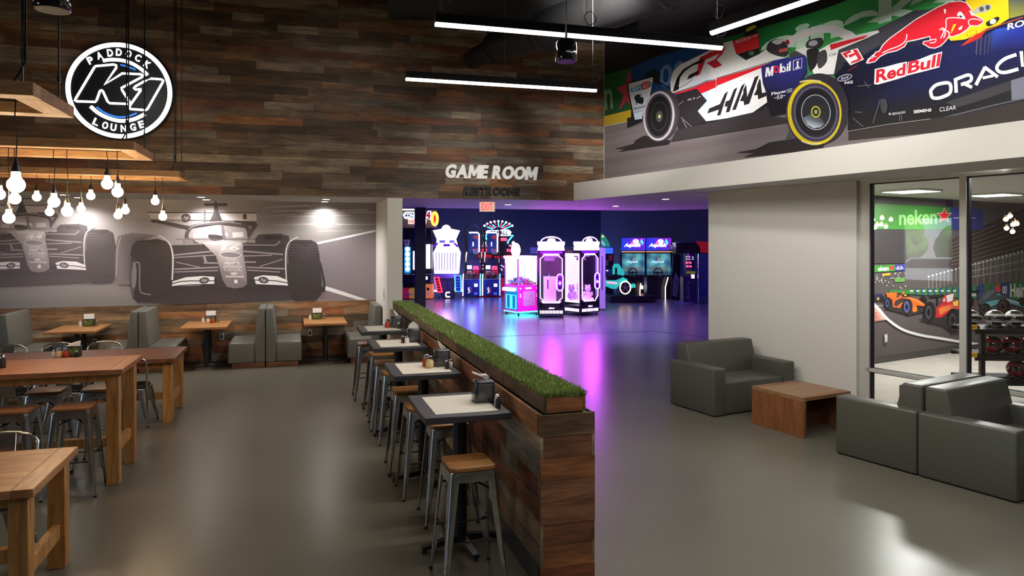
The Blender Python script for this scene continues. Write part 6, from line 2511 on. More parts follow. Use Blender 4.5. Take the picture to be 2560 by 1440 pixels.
# ------------------------------------------------------------------ tall claw machines
def claw_tower(m, sides=False):
    t = m.t
    Wd, D, z0 = .77, .78, .095
    mb = MB()
    for (a, c) in ((0, .045), (Wd - .045, Wd)):
        for (e, g) in ((0, .045), (D - .045, D)):
            mb.box(a, c, e, g, .3, 1.9)
    mb.box(0, Wd, 0, D, z0, .3)
    mb.box(0, Wd, 0, D, 1.84, 1.93)
    # notched corners of the door frame
    for (sx, x) in ((1, .045), (-1, Wd - .045)):
        for (zz, sg_) in ((.3, 1), (1.84, -1)):
            h = .19 if sg_ > 0 else .12
            mb.prism([(x, zz), (x + sx * .11, zz), (x + sx * .11, zz + sg_ * h * .55), (x + sx * .06, zz + sg_ * h * .85), (x, zz + sg_ * h)], 0.0, .03, 'y')
    mb.box(.045, Wd - .045, 0, .03, .3, .42)
    mb.build('cabinet', BLKM, t, smooth=False)
    mb = MB()
    mb.box(.05, Wd - .05, D - .06, D - .05, .42, 1.84)
    mb.build('back_wall', BROWNM if not sides else GLOWP, t, smooth=False)
    mb = MB()
    mb.box(.05, Wd - .05, .05, D - .06, .38, .42)
    mb.box(.05, Wd - .05, .05, D - .06, 1.80, 1.838)
    mb.build('light_panel', GLOWW, t, smooth=False)
    # neon edging of the door
    zl, zh, a, c = .44, 1.80, .07, Wd - .07
    pts = [(a, zl + .13), (a + .05, zl + .10), (a + .09, zl + .04), (a + .10, zl), (c - .10, zl), (c - .09, zl + .04), (c - .05, zl + .10), (c, zl + .13),
           (c, zh - .10), (c - .05, zh - .07), (c - .09, zh - .02), (c - .1, zh), (a + .1, zh), (a + .09, zh - .02), (a + .05, zh - .07), (a, zh - .10)]
    mb = MB()
    mb.tube([(x, -.006, z) for x, z in pts], .013, 8, closed=True)
    mb.build('door_neon', NPK, t)
    mb = MB()
    for k in range(13):
        x = .06 + k * (Wd - .12) / 12.6
        mb.rbox(x, x + .034, -.012, 0, .125, .215, .006, 1)
    mb.build('foot_lights', NW_, t)
    if sides:
        mb = MB()
        for k in range(13):
            y = .06 + k * (D - .12) / 12.6
            mb.rbox(-.012, 0, y, y + .034, .125, .215, .006, 1)
        mb.build('side_foot_lights', NW_, t)
        mb = MB()
        mb.tube([(-.006, .06, .4), (-.006, D - .06, .4), (-.006, D - .06, 1.78), (-.006, .06, 1.78)], .014, 8, closed=True)
        mb.build('side_neon', NPK, t)
    mb = MB()
    solid_text(mb, 'elaut', Matrix.Translation((Wd * .4, -.002, .26)), .17, .05, .01, 0, .03, .2)
    mb.build('maker_mark', NW_, t, smooth=False)
    # lit header, marquee, arch
    mb = MB()
    mb.box(.06, Wd - .06, -.012, .02, 1.845, 1.915)
    mb.build('header_panel', PURM, t, smooth=False)
    mb = MB()
    mb.prism([(.0, 1.93), (Wd, 1.93), (Wd - .02, 2.06), (Wd + .005, 2.10), (Wd + .005, 2.19), (-.005, 2.19), (-.005, 2.10), (.02, 2.06)], 0.0, .3, 'y')
    mb.build('marquee', GLOWW, t, smooth=False)
    mb = MB()
    pts = [(Wd / 2 + .30 * cos(q), -.005, 2.17 + .155 * sin(q)) for q in [pi - k * pi / 14 for k in range(15)]]
    mb.tube(pts, .017, 8)
    mb.build('arch_neon', NPK, t)
    mb = MB()
    mb.prism([(Wd * .33, 2.19), (Wd * .67, 2.19), (Wd * .64, 2.27), (Wd * .52, 2.29), (Wd * .4, 2.28)], .02, .06, 'y')
    mb.build('topper', NW_, t, smooth=False)
    # control column
    mb = MB()
    xa, xb, za, zb = Wd - .23, Wd - .05, .78, 1.26
    pill = [(xa + .09 + .09 * cos(q), zb - .09 + .09 * sin(q)) for q in [k * pi / 6 for k in range(7)]] + [(xa + .09 + .09 * cos(q), za + .09 + .09 * sin(q)) for q in [pi + k * pi / 6 for k in range(7)]]
    mb.prism(pill, -.05, 0, 'y')
    cp = mb.build('control_panel', PURM, t, smooth=False)
    mb = MB()
    mb.tube([(x, -.052, z) for x, z in pill], .014, 8, closed=True)
    mb.build('panel_neon', NW_, cp)
    mb = MB()
    mb.sphere(((xa + xb) / 2, -.055, 1.0), .036, 12, 8)
    mb.build('button', NW_, cp)
    mb = MB()
    mb.rbox(xa + .05, xb - .05, -.056, -.05, 1.1, 1.16, .004, 1)
    mb.rbox(xa + .05, xb - .05, -.056, -.05, .84, .92, .004, 1)
    mb.build('screen', BLKM, cp)
    # inside: claw rail, cord, claw, prize box or plush
    mb = MB()
    mb.box(.2, .5, .3, .4, 1.63, 1.72)
    mb.box(.08, .68, .33, .37, 1.73, 1.78)
    mb.build('claw_carriage', GREYM, t, smooth=False)
    mb = MB()
    mb.tube([(.34, .35, 1.63), (.34, .35, 1.12)], .008, 6)
    for q in range(3):
        an = q * 2 * pi / 3
        mb.tube([(.34, .35, 1.12), (.34 + .07 * cos(an), .35 + .07 * sin(an), 1.07), (.34 + .03 * cos(an), .35 + .03 * sin(an), .99)], .007, 6)
    mb.build('claw', CHROME, t)
    casters(t, ((.06, .06), (Wd - .06, .06), (.06, D - .06), (Wd - .06, D - .06)))
    return t


PLW = mat('plush_white', S(240, 232, 240), .9)
m1 = Mc('claw_machine', 'tall black claw machine facing the viewer with a white prize box inside', 'arcade machine', 1344.5, 795, 0, 'tall claw machines')
claw_tower(m1)
o = thing('prize_box', 'white prize box inside the claw machine that faces the viewer', 'prize box', m1.t.matrix_basis @ Vector((.38, .38, .42)), -TH)
mb = MB()
mb.rbox(-.2, .16, -.2, .2, 0, .75, .02, 2)
mb.build('body', mat('lit_box', S(230, 222, 240), .5), o)
mb = MB()
mb.rbox(-.1, -.07, -.206, -.2, .4, .66, .005, 1)
mb.build('slot', BLKM, o)
m2 = Mc('claw_machine', 'tall claw machine turned corner-on with plush toys inside, right of the middle one', 'arcade machine', 1451, 791, radians(37), 'tall claw machines')
claw_tower(m2, True)


def plush(label, loc, rz, m, sc_=1.0, ears=True):
    t = thing('plush_toy', label, 'toy', loc, rz, 'plush prizes in the claw machine')
    mb = MB()
    mb.sphere((0, 0, .14 * sc_), .13 * sc_, 14, 10, sq=(1, .85, 1.15))
    mb.sphere((0, -.01, .36 * sc_), .1 * sc_, 14, 10)
    for s_ in (-1, 1):
        mb.sphere((s_ * .12 * sc_, -.05, .2 * sc_), .045 * sc_, 10, 6, sq=(1, 1, 1.6))
        mb.sphere((s_ * .08 * sc_, -.11, .05 * sc_), .055 * sc_, 10, 6)
        mb.sphere((s_ * .07 * sc_, 0, .45 * sc_), .035 * sc_, 10, 6)
    mb.build('body', m, t)
    mb = MB()
    for s_ in (-1, 1):
        mb.sphere((s_ * .035 * sc_, -.1 * sc_, .38 * sc_), .012 * sc_, 8, 6)
    mb.build('eyes', BLKM, t)
    return t


MM = m2.t.matrix_basis
for k, (x, y, z, s_, m_, lb) in enumerate(((.2, .25, .42, 1.1, PLW, 'white plush toy at the near corner inside the corner-on claw machine'),
                                           (.55, .28, .42, 1.0, PLW, 'white plush toy behind the glass front of the corner-on claw machine'),
                                           (.2, .62, .42, 1.0, mat('plush_lilac', S(206, 170, 226), .9), 'lilac plush toy behind the left glass of the corner-on claw machine'),
                                           (.56, .6, .42, 1.1, mat('plush_violet', S(90, 50, 110), .9), 'dark violet plush toy deep inside the corner-on claw machine'))):
    plush(lb, MM @ Vector((x, y, z)), -TH + radians(37), m_, s_)
m3 = Mc('claw_machine', 'lilac sided machine half hidden behind the corner-on claw machine', 'arcade machine', 1496, 776, radians(4))
m3.box('side_panel', mat('lilac_panel', S(190, 160, 210), .4, emit=S(190, 140, 230), es=.35), 1496, 1514, 619, 772, 0, .8)
m3.box('door_edge', GREYM, 1504, 1507, 640, 725, -.012, .01)
mb = MB()
mb.rbox(m3.X(1408), m3.X(1496), .5, 1.1, .0, m3.Z(618), .01, 1)
m3.part('cabinet', BLKM, mb)

# ------------------------------------------------------------------ pink candy crane, corner-on
m = Mc('candy_crane', 'pink and cyan lit candy crane machine, corner-on, left of the tall claw machines', 'arcade machine', 1295, 790, radians(33))
Wd, D = .76, .76
mb = MB()
mb.rbox(0, Wd, 0, D, .1, .88, .01, 1)
m.part('base_cabinet', MAGP, mb)
mb = MB()
mb.rbox(-.004, .004, .03, D - .03, .16, .84, .003, 1)
m.part('side_panel', mat('cyan_panel', S(40, 90, 140), .3, emit=S(20, 140, 190), es=.6), mb)
mb = MB()
for (x, y) in ((.02, .02), (Wd - .02, .02), (.02, D - .02), (Wd - .02, D - .02)):
    mb.box(x - .02, x + .02, y - .02, y + .02, .88, 1.68)
m.part('corner_posts', mat('chrome_pink', S(220, 180, 226), .25, metal=.6), mb, False)
mb = MB()
mb.rbox(-.02, Wd + .02, -.02, D + .02, 1.68, 1.76, .012, 1)
m.part('top_rim', NPK, mb)
mb = MB()
mb.box(-.01, Wd + .01, -.01, D + .01, .085, .12)
m.part('base_neon', NC, mb, False)
mb = MB()
mb.box(.05, Wd - .05, D - .04, D - .03, .9, 1.66)
mb.box(Wd - .04, Wd - .03, .05, D - .05, .9, 1.66)
m.part('lit_back', E('crane_back', .62, .85, 1, 1.7), mb, False)
mb = MB()
mb.box(.05, Wd - .05, .012, .03, 1.56, 1.66)
mb.box(.012, .03, .05, D - .05, 1.56, 1.66)
m.part('header_strip', E('crane_header', 1, .45, .85, 4), mb, False)
mb = MB()
mb.tube([(.38, .38, 1.6), (.38, .38, 1.36)], .01, 6)
for q in range(3):
    an = q * 2 * pi / 3
    mb.tube([(.38, .38, 1.36), (.38 + .09 * cos(an), .38 + .09 * sin(an), 1.3), (.38 + .04 * cos(an), .38 + .04 * sin(an), 1.2)], .008, 6)
m.part('claw', CHROME, mb)
mb = MB()
mb.rbox(.18, .6, -.012, .002, .28, .72, .02, 2)
pf = m.part('prize_window', mat('candy_window', S(210, 130, 180), .4, noise=.5, nscale=40, emit=S(200, 120, 170), es=.5), mb)
mb = MB()
for (x, z) in ((.08, .8), (.68, .8), (.08, .62), (.08, .56), (.68, .62), (.68, .56)):
    mb.tube([(x, -.02, z), (x, .0, z)], .022, 12)
m.part('buttons', GLOWW, mb)
mb = MB()
mb.rbox(.26, .48, -.015, 0, .78, .83, .004, 1)
m.part('name_plate', GLOWW, mb)
mb = MB()
for y0 in (.1, .4):
    mb.tube([(-.012, y0, .2), (-.012, y0 + .22, .2), (-.012, y0 + .22, .6), (-.012, y0, .6)], .015, 8, closed=True)
m.part('side_neon', NC, mb)
mb = MB()
mb.rbox(-.14, 0, .1, D - .1, .72, .82, .02, 2)
m.part('control_shelf', NW_, mb)
mb = MB()
mb.sphere((.2, .42, 1.93), .19, 18, 14, sq=(.82, .6, 1.15))
m.part('egg_topper', NW_, mb)
casters(m.t, ((.06, .06), (Wd - .06, .06), (.06, D - .06), (Wd - .06, D - .06)))
cr_ = random.Random(31)
mb = MB()
for k in range(420):
    x, y = cr_.uniform(.06, Wd - .06), cr_.uniform(.06, D - .06)
    z = .9 + .16 * cr_.random() + .09 * sin(x * 7) * sin(y * 6)
    c = cr_.choice([S(230, 60, 110), S(90, 200, 220), S(240, 240, 245), S(230, 120, 200), S(110, 180, 90), S(120, 110, 220), S(240, 200, 120), S(250, 180, 220)])
    s_ = .026
    M = Matrix.Translation((x, y, z)) @ Matrix.Rotation(cr_.uniform(0, 6), 4, 'X') @ Matrix.Rotation(cr_.uniform(0, 6), 4, 'Z')
    mb.box(-s_, s_, -s_ * .6, s_ * .6, -s_ * .5, s_ * .5, 0, M, c)
o = mb.build('wrapped_candy', PRINT, smooth=False, attr=True)
o.matrix_basis = m.t.matrix_basis
tag(o, 'heap of wrapped candy behind the glass of the pink crane machine', 'candy', kind='stuff')

# ------------------------------------------------------------------ white coin pusher
m = Mc('coin_pusher', 'tall white lit coin game with dome top and a red and a blue ladder', 'arcade machine', 1113, 747, 0)
b = m.box
m.plate('base', mat('pusher_base', S(40, 42, 56), .3), [(1104, 745), (1133, 745), (1138, 692), (1097, 692)], 0, .9)
m.box('base_door', mat('pusher_door', S(60, 64, 84), .3), 1106, 1118, 702, 724, -.015, 0)
m.box('base_door', mat('pusher_door2', S(60, 64, 84), .3), 1120, 1134, 702, 726, -.015, 0)
m.plate('playfield', GLOWW, [(1086, 685), (1144, 685), (1148, 632), (1138, 610), (1094, 610), (1083, 632)], -.05, .9)
mb = MB()
for k in range(8):
    x = 1091 + k * 7
    mb.tube([(m.X(x), -.06, m.Z(632)), (m.X(x), -.06, m.Z(676))], .011, 6)
m.part('chute_rails', mat('rail_violet', S(120, 80, 150), .3), mb)
m.plate('coin_tray', mat('coin_tray', S(120, 110, 170), .3, metal=.5), [(1092, 695), (1142, 695), (1146, 684), (1086, 684)], -.12, .5)
m.plate('head', GLOWW, [(1090, 612), (1142, 612), (1138, 598), (1148, 576), (1130, 572), (1104, 572), (1082, 576), (1092, 598)], -.04, .5)
mb = MB()
mb.sphere((m.X(1115), .1, m.Z(576)), .20, 18, 12, sq=(.95, .6, 1.1))
m.part('dome', NW_, mb)
for a, c, nm in ((1099, 1113, 'left'), (1124, 1136, 'right')):
    m.box('score_display', mat('display_' + nm, S(60, 58, 120), .3, emit=S(120, 120, 220), es=.8), a, c, 601, 607, -.06, -.03)
m.box('center_display', PURM, 1109, 1125, 610, 616, -.08, -.04)
for pts in ([(1082, 617), (1095, 608)], [(1136, 608), (1145, 617)]):
    m.tube('wing_trim', PURM, [(x, y, -.06) for x, y in pts], .035)
for nm, pts, neon, fill in (('red_ladder', [(1087, 692), (1098, 692), (1107, 730), (1095, 730)], NR, E('ladder_red', 1, .02, .02, .9)),
                            ('blue_ladder', [(1138, 688), (1153, 688), (1154, 728), (1140, 728)], E('ladder_neon_blue', .05, .5, 1, 5), E('ladder_blue', .02, .08, 1, .8))):
    q = m.plate(nm, fill, pts, -.22, -.14)
    m.tube('neon_edge', neon, [(x, y, -.225) for x, y in pts], .017, True, parent=q)
    mb = MB()
    for k in range(5):
        t_ = (k + .8) / 5.8
        xa = pts[0][0] + (pts[3][0] - pts[0][0]) * t_ + 2
        xb = pts[1][0] + (pts[2][0] - pts[1][0]) * t_ - 2
        yy = pts[0][1] + (pts[3][1] - pts[0][1]) * t_
        mb.box(m.X(xa), m.X(xb), -.235, -.22, m.Z(yy + 1.6), m.Z(yy - 1.6))
    mb.build('rungs', BLKM, q, smooth=False)
m.tube('c_emblem', NW_, [(1125, 731, -.02), (1116, 731, -.02), (1115, 733, -.02), (1115, 740, -.02), (1116, 742, -.02), (1125, 742, -.02)], .026)
casters(m.t, ((-.25, .1), (.3, .1)))

# ------------------------------------------------------------------ basketball machines
BALLM = mat('basketball', S(206, 110, 60), .6)


def hoops(m, L, R_, yb):
    """L, R_: picture columns of the front cabinet"""
    t = m.t
    D = 1.9
    zt = m.Z(700)
    xa, xb = m.X(L), m.X(R_)
    mb = MB()
    mb.rbox(xa, xb, 0, 1.0, .06, zt, .012, 1)
    m.part('front_cabinet', NAVM, mb)
    mb = MB()
    mb.rbox(xa + .03, xb - .03, -.01, .06, zt, zt + .035, .01, 1)
    m.part('catch_rail', GREYM, mb)
    mb = MB()
    mb.add([(xa, .05, zt - .1), (xb, .05, zt - .1), (xb, D, zt + .55), (xa, D, zt + .55), (xa, .05, zt - .14), (xb, .05, zt - .14), (xb, D, zt + .5), (xa, D, zt + .5)],
           [(0, 1, 2, 3), (7, 6, 5, 4), (0, 4, 5, 1), (2, 6, 7, 3), (1, 5, 6, 2), (3, 7, 4, 0)])
    m.part('ball_ramp', BLKM, mb, False)
    for x, nm, mm in ((xa - .01, 'left', NW_), (xb + .01, 'right', NB)):
        mb = MB()
        mb.tube([(x, -.015, .07), (x, -.015, zt - .02), (x, .3, zt + .22)], .022, 8)
        m.part('edge_light', mm, mb)
    # lower score panel
    mb = MB()
    mb.rbox(xa + .04, xb - .04, 1.3, 1.36, m.Z(690), m.Z(650), .01, 1)
    sp = m.part('score_panel', BLKM, mb)
    mb = MB()
    mb.box(xa + .32, xb - .12, 1.285, 1.3, m.Z(672), m.Z(668))
    mb.box(xa + .3, xb - .1, 1.285, 1.3, m.Z(677), m.Z(674))
    m.part('score_digits', NR, mb, False, sp)
    mb = MB()
    mb.rbox(xa + .07, xa + .26, 1.28, 1.3, m.Z(676), m.Z(666), .02, 1)
    m.part('team_mark', NW_, mb, parent=sp)
    # sloped side lights
    for x in (xa + .02, xb - .02):
        mb = MB()
        mb.tube([(x, .95, m.Z(657)), (x, D - .1, m.Z(633))], .022, 8)
        m.part('lane_light', NO, mb)
    # cage
    mb = MB()
    zc = m.Z(572)
    for x in (xa + .01, xb - .01):
        mb.tube([(x, .95, zt), (x, .95, zc), (x, D, zc + .02), (x, D, .3)], .024, 8)
    arch_ = [(xa + (xb - xa) * k / 10, .95, zc + .22 * sin(pi * k / 10)) for k in range(11)]
    mb.tube(arch_, .024, 8)
    mb.tube([(xa, .95, zc - .02), (xb, .95, zc - .02)], .018, 8)
    m.part('cage_frame', BLKM, mb)
    mb = MB()
    for k in range(18):
        z = zt + .3 + (zc - zt - .35) * k / 17
        mb.tube([(xa, .95, z), (xa, D, z)], .0035, 5)
        mb.tube([(xb, .95, z), (xb, D, z)], .0035, 5)
    m.part('side_net', mat('cage_net', S(50, 60, 74), .6), mb)
    # backboard
    mb = MB()
    mb.rbox(xa + .1, xb - .1, D - .06, D, m.Z(634), m.Z(578), .02, 1)
    bb = m.part('backboard', mat('backboard_blue', S(52, 74, 130), .25, emit=S(40, 60, 120), es=.25), mb)
    mb = MB()
    za, zb = m.Z(632), m.Z(580)
    mb.tube([(xa + .12, D - .075, zb), (xb - .18, D - .075, zb), (xb - .12, D - .075, zb - .06), (xb - .12, D - .075, za)], .026, 8)
    m.part('board_light', E('board_white', 1, .92, .86, 4), mb, parent=bb)
    mb = MB()
    mb.tube([(x, D - .07, z) for x, z in ((xa + .3, za + .24), (xb - .38, za + .24), (xb - .38, za + .42), (xa + .3, za + .42))], .016, 8, closed=True)
    m.part('target_square', GLOWW, mb, parent=bb)
    mb = MB()
    mb.sphere((xa + .42, D - .07, za + .62), .11, 12, 8, sq=(1.3, .2, .7))
    m.part('team_crest', mat('crest_red', S(190, 80, 70), .4, emit=S(150, 60, 60), es=.4), mb, parent=bb)
    mb = MB()
    rr_ = [(xa + .42 + .14 * cos(a), D - .24 + .14 * sin(a), za + .12) for a in [2 * pi * k / 16 for k in range(16)]]
    mb.tube(rr_, .012, 6, closed=True)
    m.part('hoop_ring', mat('hoop_orange', S(230, 110, 60), .4, emit=S(230, 90, 60), es=.4), mb)
    mb = MB()
    for k in range(12):
        a = 2 * pi * k / 12
        a2 = a + .5
        mb.tube([(xa + .42 + .135 * cos(a), D - .24 + .135 * sin(a), za + .12), (xa + .42 + .09 * cos(a2), D - .24 + .09 * sin(a2), za - .08)], .004, 5)
    m.part('hoop_net', PAPER, mb)
    # league mark on the cabinet
    xm = xa + (xb - xa) * .34
    mb = MB()
    mb.rbox(xm - .12, xm + .12, -.012, .0, m.Z(735), m.Z(716), .03, 2)
    lm = m.part('league_mark', mat('mark_dark', S(40, 44, 70), .4), mb)
    mb = MB()
    z0_, h_ = m.Z(735), m.Z(716) - m.Z(735)
    mb.prism([(xm - .06, z0_ + h_ * .1), (xm - .01, z0_ + h_ * .35), (xm - .06, z0_ + h_ * .62), (xm - .02, z0_ + h_ * .92), (xm + .03, z0_ + h_ * .86), (xm + .03, z0_ + h_ * .6), (xm + .06, z0_ + h_ * .42), (xm + .02, z0_ + h_ * .1)], -.02, -.012, 'y')
    m.part('player_shape', mat('mark_white', S(220, 220, 230), .4, emit=(1, 1, 1), es=.4), mb, False, lm)
    mb = MB()
    mb.rbox(xm + .075, xm + .105, -.02, -.012, z0_ + .05, z0_ + h_ - .05, .005, 1)
    m.part('red_side', mat('mark_red', S(190, 50, 60), .4, emit=S(190, 40, 60), es=.3), mb, parent=lm)
    mb = MB()
    xr = xb - .16
    mb.rbox(xr - .07, xr + .07, -.014, 0, m.Z(717), m.Z(709), .02, 2)
    m.part('card_reader', GLOWW, mb)
    mb = MB()
    mb.rbox(xr - .07, xr + .06, -.01, 0, m.Z(737), m.Z(731), .02, 1)
    m.part('small_mark', mat('mark_blue', S(110, 140, 190), .4, emit=S(90, 120, 190), es=.3), mb)
    return t


ma = Mc('basketball_machine', 'basketball arcade machine left, beside the white lit coin game', 'arcade machine', 1158, 744, 0, 'basketball arcade machines')
hoops(ma, 1158, 1200, 1)
ma = Mc('basketball_machine', 'basketball arcade machine right, before the alley games', 'arcade machine', 1207, 743, 0, 'basketball arcade machines')
hoops(ma, 1207, 1249, 1)
for k, px in enumerate((1170, 1184, 1220, 1234)):
    m_ = Mc('basketball', 'orange basketball on the ramp of the %s basketball machine, %s ball' % (('left', 'left', 'right', 'right')[k], ('left', 'right')[k % 2]), 'ball', px, 741, 0, 'basketballs on the machine ramps')
    m_.t.location.z = m_.Z(699) + .1
    m_.t.location += Vector((sin(TH) * .35, cos(TH) * .35, 0))
    mb = MB()
    mb.sphere((0, 0, .1), .1, 16, 12)
    m_.part('ball', BALLM, mb)

# ------------------------------------------------------------------ alley games behind
REDF = mat('alley_red', S(150, 20, 40), .4, emit=S(200, 10, 40), es=.7)
for k, (L, R_, word, lb) in enumerate(((1192, 1231, 'KEEP THE', 'left'), (1232, 1262, 'GOOD', 'middle'), (1264, 1303, 'ROLL', 'right'))):
    m = Mc('alley_roller', 'alley roll game with red lit lettering behind the basketball machines, %s of three' % lb, 'arcade machine', (L + R_) / 2, 730, 0, 'alley roll games')
    m.box('back_cabinet', BLKM, L, R_, 612, 733, .3, .9)
    m.plate('marquee', BLKM, [(L + 1, 622), (R_ - 1, 622), (R_ - 2, 612), (R_ - 9, 610), ((L + R_) / 2 + 5, 603), ((L + R_) / 2 - 5, 603), (L + 9, 610), (L + 2, 612)], .2, .3)
    mb = MB()
    xm, zm = m.X((L + R_) / 2), m.Z(614.5)
    mb.sphere((xm, .19, zm), .2, 16, 8, sq=(1.1, .1, .35))
    m.part('logo_plate', mat('alley_logo', S(220, 170, 180), .4, emit=S(230, 150, 170), es=.6), mb)
    mb = MB()
    mb.sphere((xm, .19, m.Z(607)), .075, 12, 8, sq=(1, .4, 1))
    m.part('logo_ball', GLOWW, mb)
    m.text('lettering', NR, word, L + 3, R_ - 4, 622, 630, .19, .04)
    m.box('playfield', mat('alley_field', S(70, 60, 90), .4, emit=S(60, 40, 90), es=.4), L + 2, R_ - 2, 640, 690, .2, .3)
    m.box('red_trim', REDF, L + 2, R_ - 2, 637, 644, .17, .2)
    mb = MB()
    for r_ in (.16, .3):
        mb.tube([(xm + r_ * cos(a), .19, m.Z(680) + r_ * sin(a)) for a in [pi * .1 + q * pi * .8 / 10 for q in range(11)]], .02, 8)
    m.part('target_rings', GLOWP, mb)
    m.box('alley_bed', REDF, L + 2, R_ - 2, 695, 728, -.6, .2)
m = Mc('crown_sign', 'lit crown shaped sign with red and cyan pins and white lettering', 'sign', 1246, 730, 0)
m.plate('board', E('crown_board', .9, .85, 1, 2.6), [(1219, 590), (1274, 590), (1279, 580), (1272, 574), (1220, 574), (1214, 580)], -.1, .0)
m.text('lettering', mat('crown_letters', S(90, 40, 120), .4), 'ICE BALL', 1222, 1270, 577, 588, -.1, .03)
for k in range(9):
    a = radians(-52 + k * 13)
    x0_, y0_ = 1246 + 17 * sin(a), 582 - 14 * cos(a)
    x1_, y1_ = 1246 + 44 * sin(a), 582 - 29 * cos(a)
    c_ = NR if k % 2 else NC
    m.tube('pin', c_, [(x0_, y0_, -.05), (x1_, y1_, -.05)], .022)
    mb = MB()
    mb.sphere((m.X(x1_), -.05, m.Z(y1_)), .048, 12, 8)
    m.part('pin_lamp', E('pin_red', 1, .3, .4, 5) if k % 2 else E('pin_cyan', .4, .95, 1, 5), mb)
for pts in ([(1219, 588), (1209, 588), (1222, 604), (1224, 609), (1234, 609)], [(1274, 588), (1283, 588), (1271, 602), (1269, 609)]):
    m.tube('scroll_neon', NC, [(x, y, -.06) for x, y in pts], .03)
m.plate('scroll_fill', E('scroll_fill', .02, .5, .55, 1.0), [(1212, 590), (1228, 592), (1232, 608), (1224, 608)], -.05, 0)
m.box('red_number', NR, 1249, 1267, 595, 602, -.08, 0)
m.box('cyan_number', NG, 1234, 1245, 595, 602, -.08, 0)
mb = MB()
mb.box(m.X(1232), m.X(1262), .0, .06, m.Z(640), m.Z(590))
m.part('bracket', BLKM, mb, False)

# ------------------------------------------------------------------ four-in-a-row hoops game behind the navy post
m = Mc('hoop_game', 'four in a row hoop game with lit CONNECT 4 sign, partly behind the navy post', 'arcade machine', 1040, 747, 0)
WOODG = mat('sign_wood', S(120, 104, 84), .5, emit=S(120, 100, 76), es=.15)
m.box('header', WOODG, 998, 1077, 526, 569, 0, .5)
m.box('header_lamp', E('header_lamp', 1, .95, .8, 2.5), 1006, 1038, 522, 528, .02, .3)
m.plate('name_plate', mat('navy_plate', S(24, 24, 70), .4), [(1009, 541), (1011, 534), (1016, 531), (1066, 531), (1066, 546), (1016, 546), (1011, 545)], -.04, 0)
m.tube('plate_neon', E('plate_white', .9, .95, 1, 2.5), [(1009, 538.5, -.05), (1011, 533, -.05), (1016, 531, -.05), (1064, 531, -.05), (1064, 546, -.05), (1016, 546, -.05), (1011, 544, -.05)], .02, True)
m.text('name_lettering', E('letters_white', .85, .95, 1, 2.5), 'CONNECT', 1012, 1061, 533.5, 544, -.045, .03)
m.plate('number_plate', E('plate_edge', .9, .92, 1, 1.6), [(1064, 541), (1070, 527), (1078, 527), (1080, 549), (1072, 549), (1072, 546), (1064, 545)], -.06, -.01)
m.text('number', mat('red_number_face', S(180, 30, 50), .4, emit=S(200, 20, 40), es=.8), '4', 1065, 1077, 529, 547, -.065, .05)
m.plate('word_plate', E('hoops_plate', 1, .8, .8, 1.4), [(1021, 547), (1067, 547), (1065, 560), (1021, 560)], -.05, 0)
m.text('word_lettering', E('hoops_letters', 1, .12, .05, 1.6), 'HOOPS', 1023, 1062, 549, 559, -.055, .05)
m.box('side_wing', GREYM, 1079, 1092, 525, 569, .0, .1)
m.tube('ring_neon', E('ring_orange', 1, .35, .03, 5), [(1087 + 6.5 * cos(a), 547 + 15 * sin(a), -.02) for a in [2 * pi * q / 20 for q in range(20)]], .055, True)
mb = MB()
mb.sphere((m.X(1087), -.02, m.Z(547)), .1, 12, 8, sq=(.7, .3, 1.8))
m.part('ring_core', E('ring_core', .8, .05, .02, .8), mb)
mb = MB()
for a, c in ((1003, 1006), (1062, 1064), (1076, 1079)):
    mb.box(m.X(a), m.X(c), .0, .08, .3, m.Z(568))
mb.box(m.X(1003), m.X(1079), .45, .5, .3, m.Z(568))
m.part('frame', BLKM, mb, False)
m.box('disc_board', E('disc_board', .02, .3, .8, 1.1), 1009, 1024, 617, 683, .2, .24)
mb = MB()
for k in range(5):
    z = m.Z(623 + k * 12.5)
    mb.tube([(m.X(1017), .17, z), (m.X(1017), .2, z)], .085, 16)
m.part('lit_discs', E('disc_white', .8, .95, 1, 4), mb)
mb = MB()
for k in range(7):
    a = pi * k / 6
    mb.tube([(m.X(1016) + .11 * cos(a), .12, m.Z(600)), (m.X(1016) + .06 * cos(a), .12, m.Z(616))], .008, 5)
mb.tube([(m.X(1009), .12, m.Z(600)), (m.X(1023), .12, m.Z(600))], .012, 6)
m.part('net', PAPER, mb)
m.box('lit_house', E('house_white', .9, .85, 1, 3), 1030, 1040, 628, 675, .25, .35)
m.box('lit_panel', E('panel_white', .93, .88, 1, 3), 1064, 1078, 611, 672, .2, .3)
m.box('counter', BLKM, 1003, 1079, 685, 708, -.35, .5)
m.box('red_door', mat('red_door', S(170, 40, 60), .4, emit=S(170, 30, 50), es=.25), 1008, 1024, 720, 745, -.3, .2)
m.box('yellow_door', mat('yellow_door', S(196, 160, 50), .4, emit=S(190, 150, 40), es=.25), 1026, 1044, 720, 745, -.3, .2)
m.box('orange_door', mat('orange_door', S(236, 140, 60), .4, emit=S(236, 130, 50), es=.4), 1064, 1083, 710, 745, -.25, .3)
m.text('door_lettering', mat('door_blue', S(60, 90, 160), .4), 'CONNECT 4', 1014, 1036, 732, 737, -.305, .02)
m.box('coin_slot', BLKM, 1069, 1075, 718, 725, -.262, -.25)
m.text('door_number', mat('door_pale', S(230, 190, 210), .4), '2', 1069, 1074, 728, 737, -.255, .04)
m.box('card_reader', GLOWW, 1065, 1072, 690, 698, -.37, -.35)
m.box('base', BLKM, 1005, 1080, 745, 747, -.2, .5, .002)

# ------------------------------------------------------------------ twin racing cabinets
ART = print_mat('lit_art', .3, emit=1.0)


